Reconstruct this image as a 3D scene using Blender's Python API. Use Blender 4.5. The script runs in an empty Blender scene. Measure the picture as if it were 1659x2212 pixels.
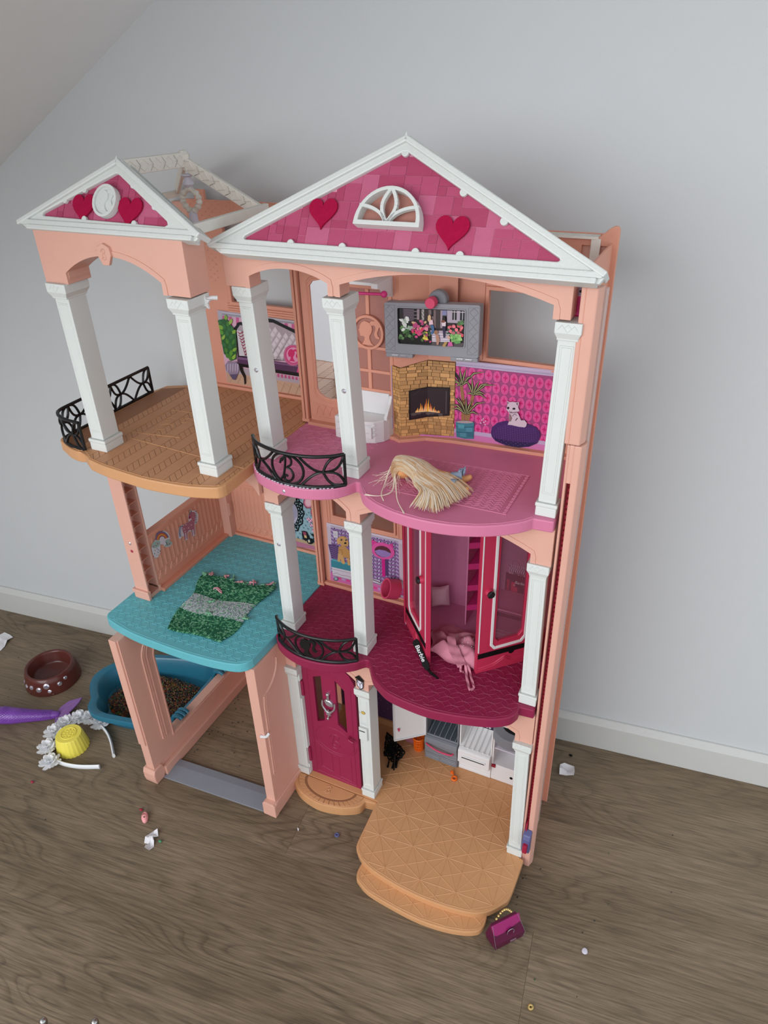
import bpy, bmesh, math, random
from mathutils import Vector, Matrix
from mathutils.geometry import tessellate_polygon
random.seed(7)
PI = math.pi
S = bpy.context.scene
COL = S.collection

# ------------------------------------------------------------------ camera
cam = bpy.data.cameras.new('camera'); camo = bpy.data.objects.new('camera', cam); COL.objects.link(camo)
camo.location = (0.5085, -0.6877, 1.0622)
camo.rotation_euler = (1.02237, 0.02743, 0.44232)
cam.sensor_fit = 'VERTICAL'; cam.sensor_height = 36.0; cam.lens = 1566.67 / 2212 * 36.0
cam.clip_start = 0.02; cam.clip_end = 40
S.camera = camo
# ------------------------------------------------------------------ world, lights, exposure
w = bpy.data.worlds.new('world'); S.world = w; w.use_nodes = True
bg = w.node_tree.nodes['Background']; bg.inputs[0].default_value = (0.86, 0.93, 1.0, 1); bg.inputs[1].default_value = 1.6
def area(name, loc, target, sx, sy, power, col):
    l = bpy.data.lights.new(name, 'AREA'); l.shape = 'RECTANGLE'; l.size = sx; l.size_y = sy; l.energy = power; l.color = col
    o = bpy.data.objects.new(name, l); COL.objects.link(o); o.location = loc
    o.rotation_euler = (Vector(target) - Vector(loc)).to_track_quat('-Z', 'Y').to_euler()
    return o
area('window_light', (-0.60, -2.6, 1.30), (0.1, 0.1, 0.55), 2.6, 1.5, 70, (0.96, 0.98, 1.0))
S.view_settings.view_transform = 'Standard'; S.view_settings.look = 'None'
S.view_settings.exposure = -0.3; S.view_settings.gamma = 1.0; S.view_settings.use_curve_mapping = False

# ------------------------------------------------------------------ materials
def lin(c):
    c = c / 255.0
    return c / 12.92 if c <= 0.04045 else ((c + 0.055) / 1.055) ** 2.4
def rgb(r, g, b): return (lin(r), lin(g), lin(b), 1.0)
def nodes(name):
    m = bpy.data.materials.new(name); m.use_nodes = True
    return m, m.node_tree.nodes, m.node_tree.links, m.node_tree.nodes['Principled BSDF']
def plastic(name, c, rough=0.42, var=0.05, bump=0.0, scale=60, dust=0.0, metal=0.0, spec=0.4, sss=0.0):
    m, n, l, p = nodes(name)
    p.inputs['Roughness'].default_value = rough; p.inputs['Metallic'].default_value = metal
    p.inputs['Specular IOR Level'].default_value = spec
    tc = n.new('ShaderNodeTexCoord'); no = n.new('ShaderNodeTexNoise'); no.inputs['Scale'].default_value = scale
    no.inputs['Detail'].default_value = 4
    l.new(tc.outputs['Object'], no.inputs['Vector'])
    mx = n.new('ShaderNodeMix'); mx.data_type = 'RGBA'
    base = rgb(*c)
    mx.inputs['A'].default_value = tuple(x * (1 - var) for x in base[:3]) + (1,)
    mx.inputs['B'].default_value = tuple(min(1, x * (1 + var)) for x in base[:3]) + (1,)
    l.new(no.outputs['Fac'], mx.inputs['Factor'])
    out = mx.outputs['Result']
    if dust > 0:
        ge = n.new('ShaderNodeNewGeometry'); sp = n.new('ShaderNodeSeparateXYZ'); l.new(ge.outputs['Normal'], sp.inputs[0])
        n2 = n.new('ShaderNodeTexNoise'); n2.inputs['Scale'].default_value = 420; n2.inputs['Detail'].default_value = 3
        l.new(tc.outputs['Object'], n2.inputs['Vector'])
        r = n.new('ShaderNodeMapRange'); r.inputs[1].default_value = 0.30; r.inputs[2].default_value = 0.9
        r.inputs[3].default_value = 0; r.inputs[4].default_value = dust; l.new(sp.outputs['Z'], r.inputs[0])
        mu = n.new('ShaderNodeMath'); mu.operation = 'MULTIPLY'; l.new(r.outputs[0], mu.inputs[0]); l.new(n2.outputs['Fac'], mu.inputs[1])
        m2 = n.new('ShaderNodeMix'); m2.data_type = 'RGBA'; m2.inputs['B'].default_value = rgb(128, 124, 118)
        l.new(out, m2.inputs['A']); l.new(mu.outputs[0], m2.inputs['Factor']); out = m2.outputs['Result']
    l.new(out, p.inputs['Base Color'])
    if bump > 0:
        b = n.new('ShaderNodeBump'); b.inputs['Strength'].default_value = bump; b.inputs['Distance'].default_value = 0.001
        n3 = n.new('ShaderNodeTexNoise'); n3.inputs['Scale'].default_value = scale * 8; n3.inputs['Detail'].default_value = 3
        l.new(tc.outputs['Object'], n3.inputs['Vector']); l.new(n3.outputs['Fac'], b.inputs['Height']); l.new(b.outputs['Normal'], p.inputs['Normal'])
    if sss > 0: p.inputs['Subsurface Weight'].default_value = sss; p.inputs['Subsurface Radius'].default_value = (0.01, 0.006, 0.004)
    return m
M = {}
M['wall'] = plastic('wall_paint', (202, 204, 205), 0.85, 0.012, 0.12, 30, spec=0.2)
M['slope'] = plastic('slope_paint', (236, 237, 236), 0.85, 0.012, 0.12, 30, spec=0.2)
M['baseboard'] = plastic('baseboard_paint', (200, 200, 196), 0.5, 0.015)
M['salmon'] = plastic('salmon_plastic', (220, 167, 149), 0.45, 0.03, 0.05, dust=0.25)
M['salmon_deep'] = plastic('salmon_plastic_panel', (218, 152, 128), 0.5, 0.03, 0.05)
M['white'] = plastic('white_plastic', (216, 219, 215), 0.42, 0.02, 0.05, dust=0.55)
M['whiteclean'] = plastic('clean_white_plastic', (226, 224, 224), 0.35, 0.02)
M['ivory'] = plastic('dusty_ivory_plastic', (228, 223, 212), 0.6, 0.06, 0.1, 90, dust=0.6)
M['pink'] = plastic('pink_plastic', (208, 120, 152), 0.45, 0.04, 0.08)
M['maroon'] = plastic('maroon_plastic', (142, 34, 72), 0.42, 0.04, 0.08)
M['door'] = plastic('berry_plastic', (148, 34, 74), 0.4, 0.04, 0.05)
M['turq'] = plastic('turquoise_plastic', (98, 178, 188), 0.42, 0.05, 0.08)
M['tan'] = plastic('tan_plastic', (206, 152, 106), 0.45, 0.05, 0.08)
M['plank'] = plastic('tan_plank_plastic', (194, 140, 100), 0.5, 0.07, 0.15, 40)
M['black'] = plastic('black_plastic', (20, 20, 22), 0.32, 0.1)
M['blackmatt'] = plastic('black_matt_plastic', (10, 10, 11), 0.6, 0.1, spec=0.2)
M['tvgrey'] = plastic('grey_plastic', (142, 142, 148), 0.4, 0.04)
M['silver'] = plastic('silver_plastic', (190, 190, 195), 0.25, 0.05, metal=0.7)
M['darkgrey'] = plastic('dark_grey_plastic', (124, 126, 132), 0.4, 0.05)
M['slate'] = plastic('slate_plastic', (64, 70, 78), 0.45, 0.05)
M['sill'] = plastic('grey_blue_plastic', (126, 128, 136), 0.5, 0.05, 0.1)
M['tileA'] = plastic('roof_tile_pink', (178, 68, 106), 0.5, 0.08, 0.2, 90, dust=0.3)
M['tileB'] = plastic('roof_tile_rose', (190, 92, 126), 0.5, 0.08, 0.2, 90, dust=0.3)
M['tileC'] = plastic('roof_tile_deep', (168, 56, 94), 0.5, 0.08, 0.2, 90, dust=0.3)
M['tilebed'] = plastic('pale_pink_joint', (212, 140, 166), 0.6, 0.05)
M['felt'] = plastic('crimson_felt', (172, 22, 66), 0.95, 0.14, 0.8, 220, spec=0.1)
M['hotpink'] = plastic('hot_pink_plastic', (208, 68, 104), 0.4, 0.05)
M['wardrobe'] = plastic('raspberry_plastic', (190, 48, 80), 0.4, 0.05)
M['wardin'] = plastic('rose_plastic', (212, 128, 166), 0.6, 0.08, 0.2, 90)
M['magenta'] = plastic('magenta_plastic', (205, 52, 120), 0.4, 0.05)
M['pane'] = plastic('mauve_tinted_pane', (172, 118, 106), 0.3, 0.04)
M['panedark'] = plastic('brown_tinted_pane', (132, 90, 76), 0.15, 0.1, 0, 30)
M['lilac'] = plastic('lilac_plastic', (210, 206, 218), 0.3, 0.03)
M['slateblue'] = plastic('slate_blue_plastic', (92, 94, 138), 0.35, 0.05)
M['crimson'] = plastic('crimson_plastic', (160, 28, 62), 0.35, 0.05)
M['darkred'] = plastic('dark_red_plastic', (140, 24, 44), 0.4, 0.05)
M['orange'] = plastic('orange_plastic', (250, 112, 30), 0.35, 0.04)
M['skin'] = plastic('tan_vinyl_skin', (222, 160, 104), 0.45, 0.04, sss=0.1)
M['brown'] = plastic('brown_plastic', (92, 46, 40), 0.22, 0.06)
M['purple'] = plastic('metallic_purple_plastic', (122, 66, 165), 0.3, 0.1, 0.6, 60, spec=0.7)
M['fluke'] = plastic('mauve_purple_vinyl', (132, 92, 152), 0.4, 0.08)
M['band'] = plastic('white_satin_band', (228, 230, 232), 0.4, 0.02)
M['yellow'] = plastic('yellow_plastic', (238, 222, 92), 0.4, 0.03)
M['paper'] = plastic('white_paper', (228, 226, 228), 0.8, 0.02)
M['clog'] = plastic('pink_rubber', (238, 160, 160), 0.5, 0.03)
M['bag'] = plastic('plum_card', (88, 18, 54), 0.35, 0.08)
M['bagflap'] = plastic('fuchsia_card', (156, 42, 106), 0.35, 0.06)
M['gold'] = plastic('pearl_gold', (226, 196, 128), 0.25, 0.05, metal=0.8)
M['chrome'] = plastic('chrome', (180, 178, 176), 0.12, 0.04, metal=1.0)
M['blonde'] = plastic('blonde_nylon', (232, 208, 176), 0.4, 0.10, 0, 120)
M['blondeB'] = plastic('honey_nylon', (220, 180, 134), 0.4, 0.10, 0, 120)
M['blondeC'] = plastic('pale_nylon', (240, 226, 206), 0.4, 0.06, 0, 120)
M['denim'] = plastic('pale_denim', (140, 156, 176), 0.9, 0.2, 0.4, 160)
M['dress'] = plastic('pink_tulle', (216, 138, 158), 0.8, 0.10, 0.6, 150)
M['cushion'] = plastic('pale_pink_cloth', (222, 168, 184), 0.9, 0.06, 0.4, 150)
M['purplecard'] = plastic('purple_card', (86, 54, 92), 0.6, 0.15)
M['yarnA'] = plastic('green_yarn', (92, 160, 118), 0.95, 0.30, 0.9, 260, spec=0.1)
M['yarnD'] = plastic('dark_green_yarn', (52, 112, 84), 0.95, 0.30, 0.9, 260, spec=0.1)
M['yarnL'] = plastic('mint_yarn', (132, 190, 152), 0.95, 0.2, 0.9, 260, spec=0.1)
M['yarnW'] = plastic('grey_white_yarn', (200, 210, 210), 0.95, 0.14, 0.9, 260, spec=0.1)
M['yarnG'] = plastic('grey_yarn', (160, 174, 176), 0.95, 0.14, 0.9, 260, spec=0.1)
M['groove'] = plastic('shaded_grimy_tan', (150, 104, 72), 0.6, 0.1)  # darker tan: groove shade put into the colour, along with dirt
M['yarnP'] = plastic('pink_yarn', (232, 170, 180), 0.95, 0.1, 0.9, 260, spec=0.1)
def mk_print():
    m, n, l, p = nodes('printed_card'); a = n.new('ShaderNodeAttribute'); a.attribute_name = 'Col'
    l.new(a.outputs['Color'], p.inputs['Base Color']); p.inputs['Roughness'].default_value = 0.35; return m
M['print'] = mk_print()
def mk_mirror():
    m, n, l, p = nodes('mirror_foil'); p.inputs['Metallic'].default_value = 1; p.inputs['Roughness'].default_value = 0.02
    p.inputs['Base Color'].default_value = (0.92, 0.92, 0.93, 1); return m
M['mirror'] = mk_mirror()
def mk_petal():
    m, n, l, p = nodes('white_organza'); p.inputs['Base Color'].default_value = rgb(250, 250, 252); p.inputs['Roughness'].default_value = 0.7
    t = n.new('ShaderNodeBsdfTranslucent'); t.inputs[0].default_value = rgb(244, 246, 250); x = n.new('ShaderNodeMixShader'); x.inputs[0].default_value = 0.25
    l.new(p.outputs[0], x.inputs[1]); l.new(t.outputs[0], x.inputs[2]); l.new(x.outputs[0], n['Material Output'].inputs[0]); return m
M['petal'] = mk_petal()
def mk_clear(name, c, alpha, rough=0.08):
    m, n, l, p = nodes(name); p.inputs['Base Color'].default_value = rgb(*c); p.inputs['Roughness'].default_value = rough
    p.inputs['Alpha'].default_value = alpha; return m
M['clear'] = mk_clear('clear_pink_film', (150, 84, 104), 0.36)
M['gem'] = mk_clear('clear_gem', (230, 225, 235), 0.85, 0.03); M['gem'].node_tree.nodes['Principled BSDF'].inputs['Metallic'].default_value = 0.75
M['tub'] = mk_clear('translucent_blue_plastic', (42, 114, 140), 0.88, 0.25)
M['strip'] = mk_clear('clear_strip', (224, 206, 200), 0.6, 0.2)
M['pinkclear'] = mk_clear('translucent_pink_plastic', (232, 150, 170), 0.55, 0.2)
def mk_wood():
    m, n, l, p = nodes('oak_laminate')
    tc = n.new('ShaderNodeTexCoord'); oi = n.new('ShaderNodeObjectInfo')
    sc = n.new('ShaderNodeVectorMath'); sc.operation = 'SCALE'; sc.inputs['Scale'].default_value = 9
    cb = n.new('ShaderNodeCombineXYZ'); l.new(oi.outputs['Random'], cb.inputs[0]); l.new(oi.outputs['Random'], cb.inputs[1]); l.new(oi.outputs['Random'], cb.inputs[2])
    l.new(cb.outputs[0], sc.inputs[0])
    ad = n.new('ShaderNodeVectorMath'); l.new(tc.outputs['Object'], ad.inputs[0]); l.new(sc.outputs[0], ad.inputs[1])
    def mapped(x, y):
        mp = n.new('ShaderNodeMapping'); mp.inputs['Scale'].default_value = (x, y, 1); l.new(ad.outputs[0], mp.inputs[0]); return mp.outputs[0]
    # cathedral figure: contour lines of a slow stretched noise
    nf = n.new('ShaderNodeTexNoise'); nf.inputs['Scale'].default_value = 1; nf.inputs['Detail'].default_value = 2; nf.inputs['Distortion'].default_value = 0.35
    l.new(mapped(1.7, 7.5), nf.inputs['Vector'])
    mm = n.new('ShaderNodeMath'); mm.operation = 'MULTIPLY'; mm.inputs[1].default_value = 26; l.new(nf.outputs['Fac'], mm.inputs[0])
    fr = n.new('ShaderNodeMath'); fr.operation = 'FRACT'; l.new(mm.outputs[0], fr.inputs[0])
    r1 = n.new('ShaderNodeValToRGB'); e = r1.color_ramp.elements; e[0].position = 0; e[0].color = (0.62, 0.62, 0.62, 1); e[1].position = 0.35; e[1].color = (1, 1, 1, 1)
    e2 = r1.color_ramp.elements.new(0.9); e2.color = (0.9, 0.9, 0.9, 1); e3 = r1.color_ramp.elements.new(1.0); e3.color = (0.62, 0.62, 0.62, 1)
    l.new(fr.outputs[0], r1.inputs[0])
    # fine pores
    nb = n.new('ShaderNodeTexNoise'); nb.inputs['Scale'].default_value = 1; nb.inputs['Detail'].default_value = 6; nb.inputs['Roughness'].default_value = 0.65
    l.new(mapped(16, 420), nb.inputs['Vector'])
    nc = n.new('ShaderNodeTexNoise'); nc.inputs['Scale'].default_value = 1; nc.inputs['Detail'].default_value = 3; l.new(mapped(2.2, 9), nc.inputs['Vector'])
    rc = n.new('ShaderNodeValToRGB'); rc.color_ramp.elements[0].color = rgb(118, 101, 81); rc.color_ramp.elements[0].position = 0.3
    rc.color_ramp.elements[1].color = rgb(146, 128, 106); rc.color_ramp.elements[1].position = 0.72; l.new(nc.outputs['Fac'], rc.inputs[0])
    rb = n.new('ShaderNodeMapRange'); rb.inputs[1].default_value = 0.35; rb.inputs[2].default_value = 0.65; rb.inputs[3].default_value = 0.60; rb.inputs[4].default_value = 1.14; l.new(nb.outputs['Fac'], rb.inputs[0])
    # where the figure shows strongly
    nm = n.new('ShaderNodeTexNoise'); nm.inputs['Scale'].default_value = 1; nm.inputs['Detail'].default_value = 1; l.new(mapped(1.3, 5), nm.inputs['Vector'])
    rm = n.new('ShaderNodeMapRange'); rm.inputs[1].default_value = 0.35; rm.inputs[2].default_value = 0.62; rm.inputs[3].default_value = 0.2; rm.inputs[4].default_value = 0.95; l.new(nm.outputs['Fac'], rm.inputs[0])
    mf = n.new('ShaderNodeMix'); mf.data_type = 'RGBA'; mf.inputs['A'].default_value = (1, 1, 1, 1); l.new(rm.outputs[0], mf.inputs['Factor']); l.new(r1.outputs[0], mf.inputs['B'])
    m1 = n.new('ShaderNodeMix'); m1.data_type = 'RGBA'; m1.blend_type = 'MULTIPLY'; m1.inputs['Factor'].default_value = 1
    l.new(rc.outputs[0], m1.inputs['A']); l.new(mf.outputs['Result'], m1.inputs['B'])
    m2 = n.new('ShaderNodeMix'); m2.data_type = 'RGBA'; m2.blend_type = 'MULTIPLY'; m2.inputs['Factor'].default_value = 1
    l.new(m1.outputs['Result'], m2.inputs['A']); l.new(rb.outputs[0], m2.inputs['B'])
    l.new(m2.outputs['Result'], p.inputs['Base Color']); p.inputs['Roughness'].default_value = 0.5; p.inputs['Specular IOR Level'].default_value = 0.35
    b = n.new('ShaderNodeBump'); b.inputs['Strength'].default_value = 0.15; b.inputs['Distance'].default_value = 0.001; l.new(nb.outputs['Fac'], b.inputs['Height']); l.new(b.outputs['Normal'], p.inputs['Normal'])
    return m
M['wood'] = mk_wood()
def mk_granules():
    m, n, l, p = nodes('coloured_granules'); oi = n.new('ShaderNodeTexCoord'); v = n.new('ShaderNodeTexVoronoi'); v.inputs['Scale'].default_value = 160
    l.new(oi.outputs['Object'], v.inputs['Vector']); r = n.new('ShaderNodeValToRGB'); r.color_ramp.interpolation = 'CONSTANT'
    cs = [(30, 24, 20), (150, 50, 24), (90, 100, 30), (40, 34, 30), (180, 80, 30), (26, 70, 36), (160, 130, 60), (22, 20, 22)]
    r.color_ramp.elements[0].color = rgb(*cs[0]); r.color_ramp.elements[1].color = rgb(*cs[1]); r.color_ramp.elements[1].position = 0.14
    for i in range(2, 8): r.color_ramp.elements.new(0.13 * i).color = rgb(*cs[i])
    s = n.new('ShaderNodeSeparateColor'); l.new(v.outputs['Color'], s.inputs[0]); l.new(s.outputs[0], r.inputs[0])
    l.new(r.outputs[0], p.inputs['Base Color']); p.inputs['Roughness'].default_value = 0.5; return m
M['granules'] = mk_granules()

# ------------------------------------------------------------------ mesh builder
ORG = {}
class MB:
    def __init__(s): s.v = []; s.f = []; s.c = []; s.mi = []; s.cur = (1, 1, 1, 1); s.m = 0
    def add(s, vs, fs):
        o = len(s.v); s.v += [tuple(x) for x in vs]
        for f in fs: s.f.append([i + o for i in f]); s.c.append(s.cur); s.mi.append(s.m)
        return s
    def box(s, x0, x1, y0, y1, z0, z1, fn=None):
        vs = [(x, y, z) for z in (z0, z1) for y in (y0, y1) for x in (x0, x1)]
        if fn: vs = [fn(*v) for v in vs]
        return s.add(vs, [(0, 1, 3, 2), (4, 6, 7, 5), (0, 4, 5, 1), (2, 3, 7, 6), (0, 2, 6, 4), (1, 5, 7, 3)])
    def prism(s, loops, fn, w0, w1):
        # loops: outer polygon and holes in (u, v); fn(u, v, w) gives the point in space
        if not isinstance(loops[0][0], (tuple, list)): loops = [loops]
        flat = [p for lp in loops for p in lp]; n = len(flat)
        if len(loops) == 1 and convex(loops[0]): tris = [tuple(range(n))]
        else: tris = tessellate_polygon([[Vector((p[0], p[1], 0)) for p in lp] for lp in loops])
        vs = [fn(p[0], p[1], w0) for p in flat] + [fn(p[0], p[1], w1) for p in flat]
        fs = [tuple(t) for t in tris] + [tuple(i + n for i in reversed(t)) for t in tris]
        o = 0
        for lp in loops:
            k = len(lp)
            for i in range(k): a, b = o + i, o + (i + 1) % k; fs.append((a, b, b + n, a + n))
            o += k
        return s.add(vs, fs)
    def flat(s, poly, fn, w):
        tris = [tuple(range(len(poly)))] if convex(poly) else tessellate_polygon([[Vector((p[0], p[1], 0)) for p in poly]])
        return s.add([fn(p[0], p[1], w) for p in poly], [tuple(t) for t in tris])
    def tube(s, pts, r, n=8, closed=False, cap=True, flat=None):
        pts = [Vector(p) for p in pts]; k = len(pts); rs = r if isinstance(r, (list, tuple)) else [r] * k
        vs = []; up = None
        for i, p in enumerate(pts):
            a = pts[(i - 1) % k] if (i or closed) else p; b = pts[(i + 1) % k] if (i < k - 1 or closed) else p
            t = (b - a).normalized() if (b - a).length > 1e-9 else Vector((0, 0, 1))
            if up is None: up = Vector((0, 0, 1)) if abs(t.z) < 0.9 else Vector((1, 0, 0))
            u = (up - t * up.dot(t)); u = u.normalized() if u.length > 1e-6 else t.orthogonal().normalized()
            up = u; v = t.cross(u)
            fu, fv = flat if flat else (1, 1)
            for j in range(n):
                an = 2 * PI * j / n; vs.append(p + u * (math.cos(an) * rs[i] * fu) + v * (math.sin(an) * rs[i] * fv))
        fs = []
        for i in range(k if closed else k - 1):
            for j in range(n):
                a = i * n + j; b = i * n + (j + 1) % n; c = ((i + 1) % k) * n + (j + 1) % n; d = ((i + 1) % k) * n + j
                fs.append((a, b, c, d))
        if cap and not closed: fs.append(tuple(range(n - 1, -1, -1))); fs.append(tuple((k - 1) * n + j for j in range(n)))
        return s.add(vs, fs)
    def lathe(s, prof, c, n=24, axis=None, fn=None):
        vs = []; fs = []
        for (r, z) in prof:
            for j in range(n):
                a = 2 * PI * j / n; q = (r * math.cos(a), r * math.sin(a), z)
                if fn: q = fn(*q)
                vs.append((c[0] + q[0], c[1] + q[1], c[2] + q[2]) if not axis else tuple(Vector(c) + axis[0] * q[0] + axis[1] * q[1] + axis[2] * q[2]))
        for i in range(len(prof) - 1):
            for j in range(n): fs.append((i * n + j, i * n + (j + 1) % n, (i + 1) * n + (j + 1) % n, (i + 1) * n + j))
        if prof[0][0] > 1e-6: fs.append(tuple(range(n - 1, -1, -1)))
        if prof[-1][0] > 1e-6: fs.append(tuple((len(prof) - 1) * n + j for j in range(n)))
        return s.add(vs, fs)
    def ball(s, c, r, n=10, rings=6, sx=1, sy=1, sz=1):
        prof = [(max(1e-7, r * math.sin(PI * i / rings)), -r * math.cos(PI * i / rings)) for i in range(rings + 1)]
        return s.lathe(prof, c, n, fn=lambda x, y, z: (x * sx, y * sy, z * sz))
    def grid(s, fn, nu, nv):
        vs = [fn(i / nu, j / nv) for j in range(nv + 1) for i in range(nu + 1)]
        return s.add(vs, [(j * (nu + 1) + i, j * (nu + 1) + i + 1, (j + 1) * (nu + 1) + i + 1, (j + 1) * (nu + 1) + i) for j in range(nv) for i in range(nu)])
    def ridge(s, pts, wd, h, fn):
        # low triangular ridge along a 2-D polyline; fn(u, v, w) -> point
        k = len(pts)
        for i in range(k - 1):
            (x0, y0), (x1, y1) = pts[i], pts[i + 1]; dx, dy = x1 - x0, y1 - y0; L = math.hypot(dx, dy)
            if L < 1e-7: continue
            nx, ny = -dy / L * wd / 2, dx / L * wd / 2
            s.add([fn(x0 + nx, y0 + ny, 0), fn(x0, y0, h), fn(x0 - nx, y0 - ny, 0), fn(x1 + nx, y1 + ny, 0), fn(x1, y1, h), fn(x1 - nx, y1 - ny, 0)],
                  [(0, 1, 4, 3), (1, 2, 5, 4)])
        return s
def convex(p):
    n = len(p); sg = 0
    for i in range(n):
        a, b, c = p[i], p[(i + 1) % n], p[(i + 2) % n]
        cr = (b[0] - a[0]) * (c[1] - b[1]) - (b[1] - a[1]) * (c[0] - b[0])
        if abs(cr) < 1e-12: continue
        if sg == 0: sg = 1 if cr > 0 else -1
        elif cr * sg < 0: return False
    return True
def worg(p):
    return ORG[p.name] if p is not None else Vector((0, 0, 0))
def part(name, mb, mat, parent=None, label=None, bevel=0, smooth=None, subsurf=0, recalc=True, kind=None, seg=2, origin=None):
    xs = [v[0] for v in mb.v]; ys = [v[1] for v in mb.v]; zs = [v[2] for v in mb.v]
    c = Vector(origin) if origin else Vector(((min(xs) + max(xs)) / 2, (min(ys) + max(ys)) / 2, min(zs) if parent is None else (min(zs) + max(zs)) / 2))
    me = bpy.data.meshes.new(name); me.from_pydata([(v[0] - c.x, v[1] - c.y, v[2] - c.z) for v in mb.v], [], mb.f)
    mats = mat if isinstance(mat, (list, tuple)) else [mat]
    for q in mats: me.materials.append(M[q] if isinstance(q, str) else q)
    if any(mb.mi): me.polygons.foreach_set('material_index', mb.mi)
    if mats[0] == 'print':
        at = me.color_attributes.new('Col', 'FLOAT_COLOR', 'CORNER'); data = []
        for pl, cc in zip(me.polygons, mb.c): data += list(cc) * pl.loop_total
        at.data.foreach_set('color', data)
    if recalc:
        bm = bmesh.new(); bm.from_mesh(me); bmesh.ops.recalc_face_normals(bm, faces=bm.faces)
        if bevel: bmesh.ops.remove_doubles(bm, verts=bm.verts, dist=1e-6); bmesh.ops.dissolve_limit(bm, angle_limit=0.01, verts=bm.verts, edges=bm.edges)
        bm.to_mesh(me); bm.free()
    if smooth is not None:
        me.polygons.foreach_set('use_smooth', [True] * len(me.polygons)); me.set_sharp_from_angle(angle=math.radians(smooth))
    o = bpy.data.objects.new(name, me); COL.objects.link(o)
    if bevel:
        b = o.modifiers.new('bevel', 'BEVEL'); b.width = bevel; b.segments = seg; b.limit_method = 'ANGLE'; b.angle_limit = math.radians(35); b.use_clamp_overlap = True
    if subsurf: q = o.modifiers.new('sub', 'SUBSURF'); q.levels = subsurf; q.render_levels = subsurf
    o.location = c - worg(parent); o.parent = parent; ORG[o.name] = c
    if label: o['label'] = label
    if kind: o['kind'] = kind
    return o
def tag(o, label, cat, group=None, kind=None):
    o['label'] = label; o['category'] = cat
    if group: o['group'] = group
    if kind: o['kind'] = kind
    return o
def thing(name, label, cat, loc, group=None):
    o = bpy.data.objects.new(name, None); COL.objects.link(o); o.location = loc; o.empty_display_size = 0.02; ORG[o.name] = Vector(loc)
    return tag(o, label, cat, group)
def copyat(src, world, parent, rot=None):
    o = src.copy(); COL.objects.link(o); o.parent = parent; o.location = Vector(world) - worg(parent); ORG[o.name] = Vector(world)
    if rot: o.rotation_euler = rot
    return o
def arc(cx, cy, rx, ry, a0, a1, n=16):
    return [(cx + rx * math.cos(math.radians(a0 + (a1 - a0) * i / n)), cy + ry * math.sin(math.radians(a0 + (a1 - a0) * i / n))) for i in range(n + 1)]
def smoothpath(pts, n=6, closed=False):
    out = []; k = len(pts); d = len(pts[0])
    for i in range(k if closed else k - 1):
        g = lambda j: pts[j % k] if closed else pts[max(0, min(k - 1, j))]
        p0, p1, p2, p3 = g(i - 1), g(i), g(i + 1), g(i + 2)
        for s in range(n):
            t = s / n
            out.append(tuple(0.5 * (2 * p1[c] + (p2[c] - p0[c]) * t + (2 * p0[c] - 5 * p1[c] + 4 * p2[c] - p3[c]) * t * t + (3 * p1[c] - p0[c] - 3 * p2[c] + p3[c]) * t ** 3) for c in range(d)))
    if not closed: out.append(tuple(pts[-1]))
    return out
def inside(p, poly):
    x, y = p; r = False; n = len(poly)
    for i in range(n):
        (x0, y0), (x1, y1) = poly[i], poly[(i + 1) % n]
        if (y0 > y) != (y1 > y) and x < (x1 - x0) * (y - y0) / (y1 - y0) + x0: r = not r
    return r
def clip(poly, tri):
    out = poly; n = len(tri)
    ar = sum(tri[i][0] * tri[(i + 1) % n][1] - tri[(i + 1) % n][0] * tri[i][1] for i in range(n)); sg = 1 if ar > 0 else -1
    for i in range(n):
        a, b = tri[i], tri[(i + 1) % n]; inp = out; out = []
        sd = lambda p: sg * ((b[0] - a[0]) * (p[1] - a[1]) - (b[1] - a[1]) * (p[0] - a[0]))
        for j in range(len(inp)):
            p, q = inp[j], inp[(j + 1) % len(inp)]; sp, sq = sd(p), sd(q)
            if sp >= 0: out.append(p)
            if (sp >= 0) != (sq >= 0): t = sp / (sp - sq); out.append((p[0] + (q[0] - p[0]) * t, p[1] + (q[1] - p[1]) * t))
        if not out: return []
    return out
def plane_y(y, s=1):   return lambda u, v, w: (u, y - s * w, v)        # faces the viewer (-y)
def plane_x(x, s=1):   return lambda u, v, w: (x + s * w, u, v)
def plane_z(z):        return lambda u, v, w: (u, v, z + w)
class Print(MB):
    """flat print: coloured polygons stacked a hair apart"""
    def __init__(s, fn, base=0.0003): super().__init__(); s.fn = fn; s.k = base
    def poly(s, pts, c):
        s.cur = rgb(*c); s.k += 0.000012; return s.flat(pts, s.fn, s.k)
    def rect(s, x0, x1, y0, y1, c): return s.poly([(x0, y0), (x1, y0), (x1, y1), (x0, y1)], c)
    def many(s, polys, c):
        s.cur = rgb(*c); s.k += 0.000012
        for p in polys: s.flat(p, s.fn, s.k)
    def ell(s, cx, cy, rx, ry, c, n=20): return s.poly(arc(cx, cy, rx, ry, 0, 360 - 360 / n, n - 1), c)
    def line(s, pts, wd, c):
        s.cur = rgb(*c); s.k += 0.000012
        for i in range(len(pts) - 1):
            (x0, y0), (x1, y1) = pts[i], pts[i + 1]; L = math.hypot(x1 - x0, y1 - y0)
            if L < 1e-7: continue
            nx, ny = -(y1 - y0) / L * wd / 2, (x1 - x0) / L * wd / 2; ex, ey = (x1 - x0) / L * wd * 0.3, (y1 - y0) / L * wd * 0.3
            s.flat([(x0 + nx - ex, y0 + ny - ey), (x0 - nx - ex, y0 - ny - ey), (x1 - nx + ex, y1 - ny + ey), (x1 + nx + ex, y1 + ny + ey)], s.fn, s.k)
    def card(s, pts, c, th=0.0003):
        s.cur = rgb(*c); return s.prism(pts, s.fn, 0, th)
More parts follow.
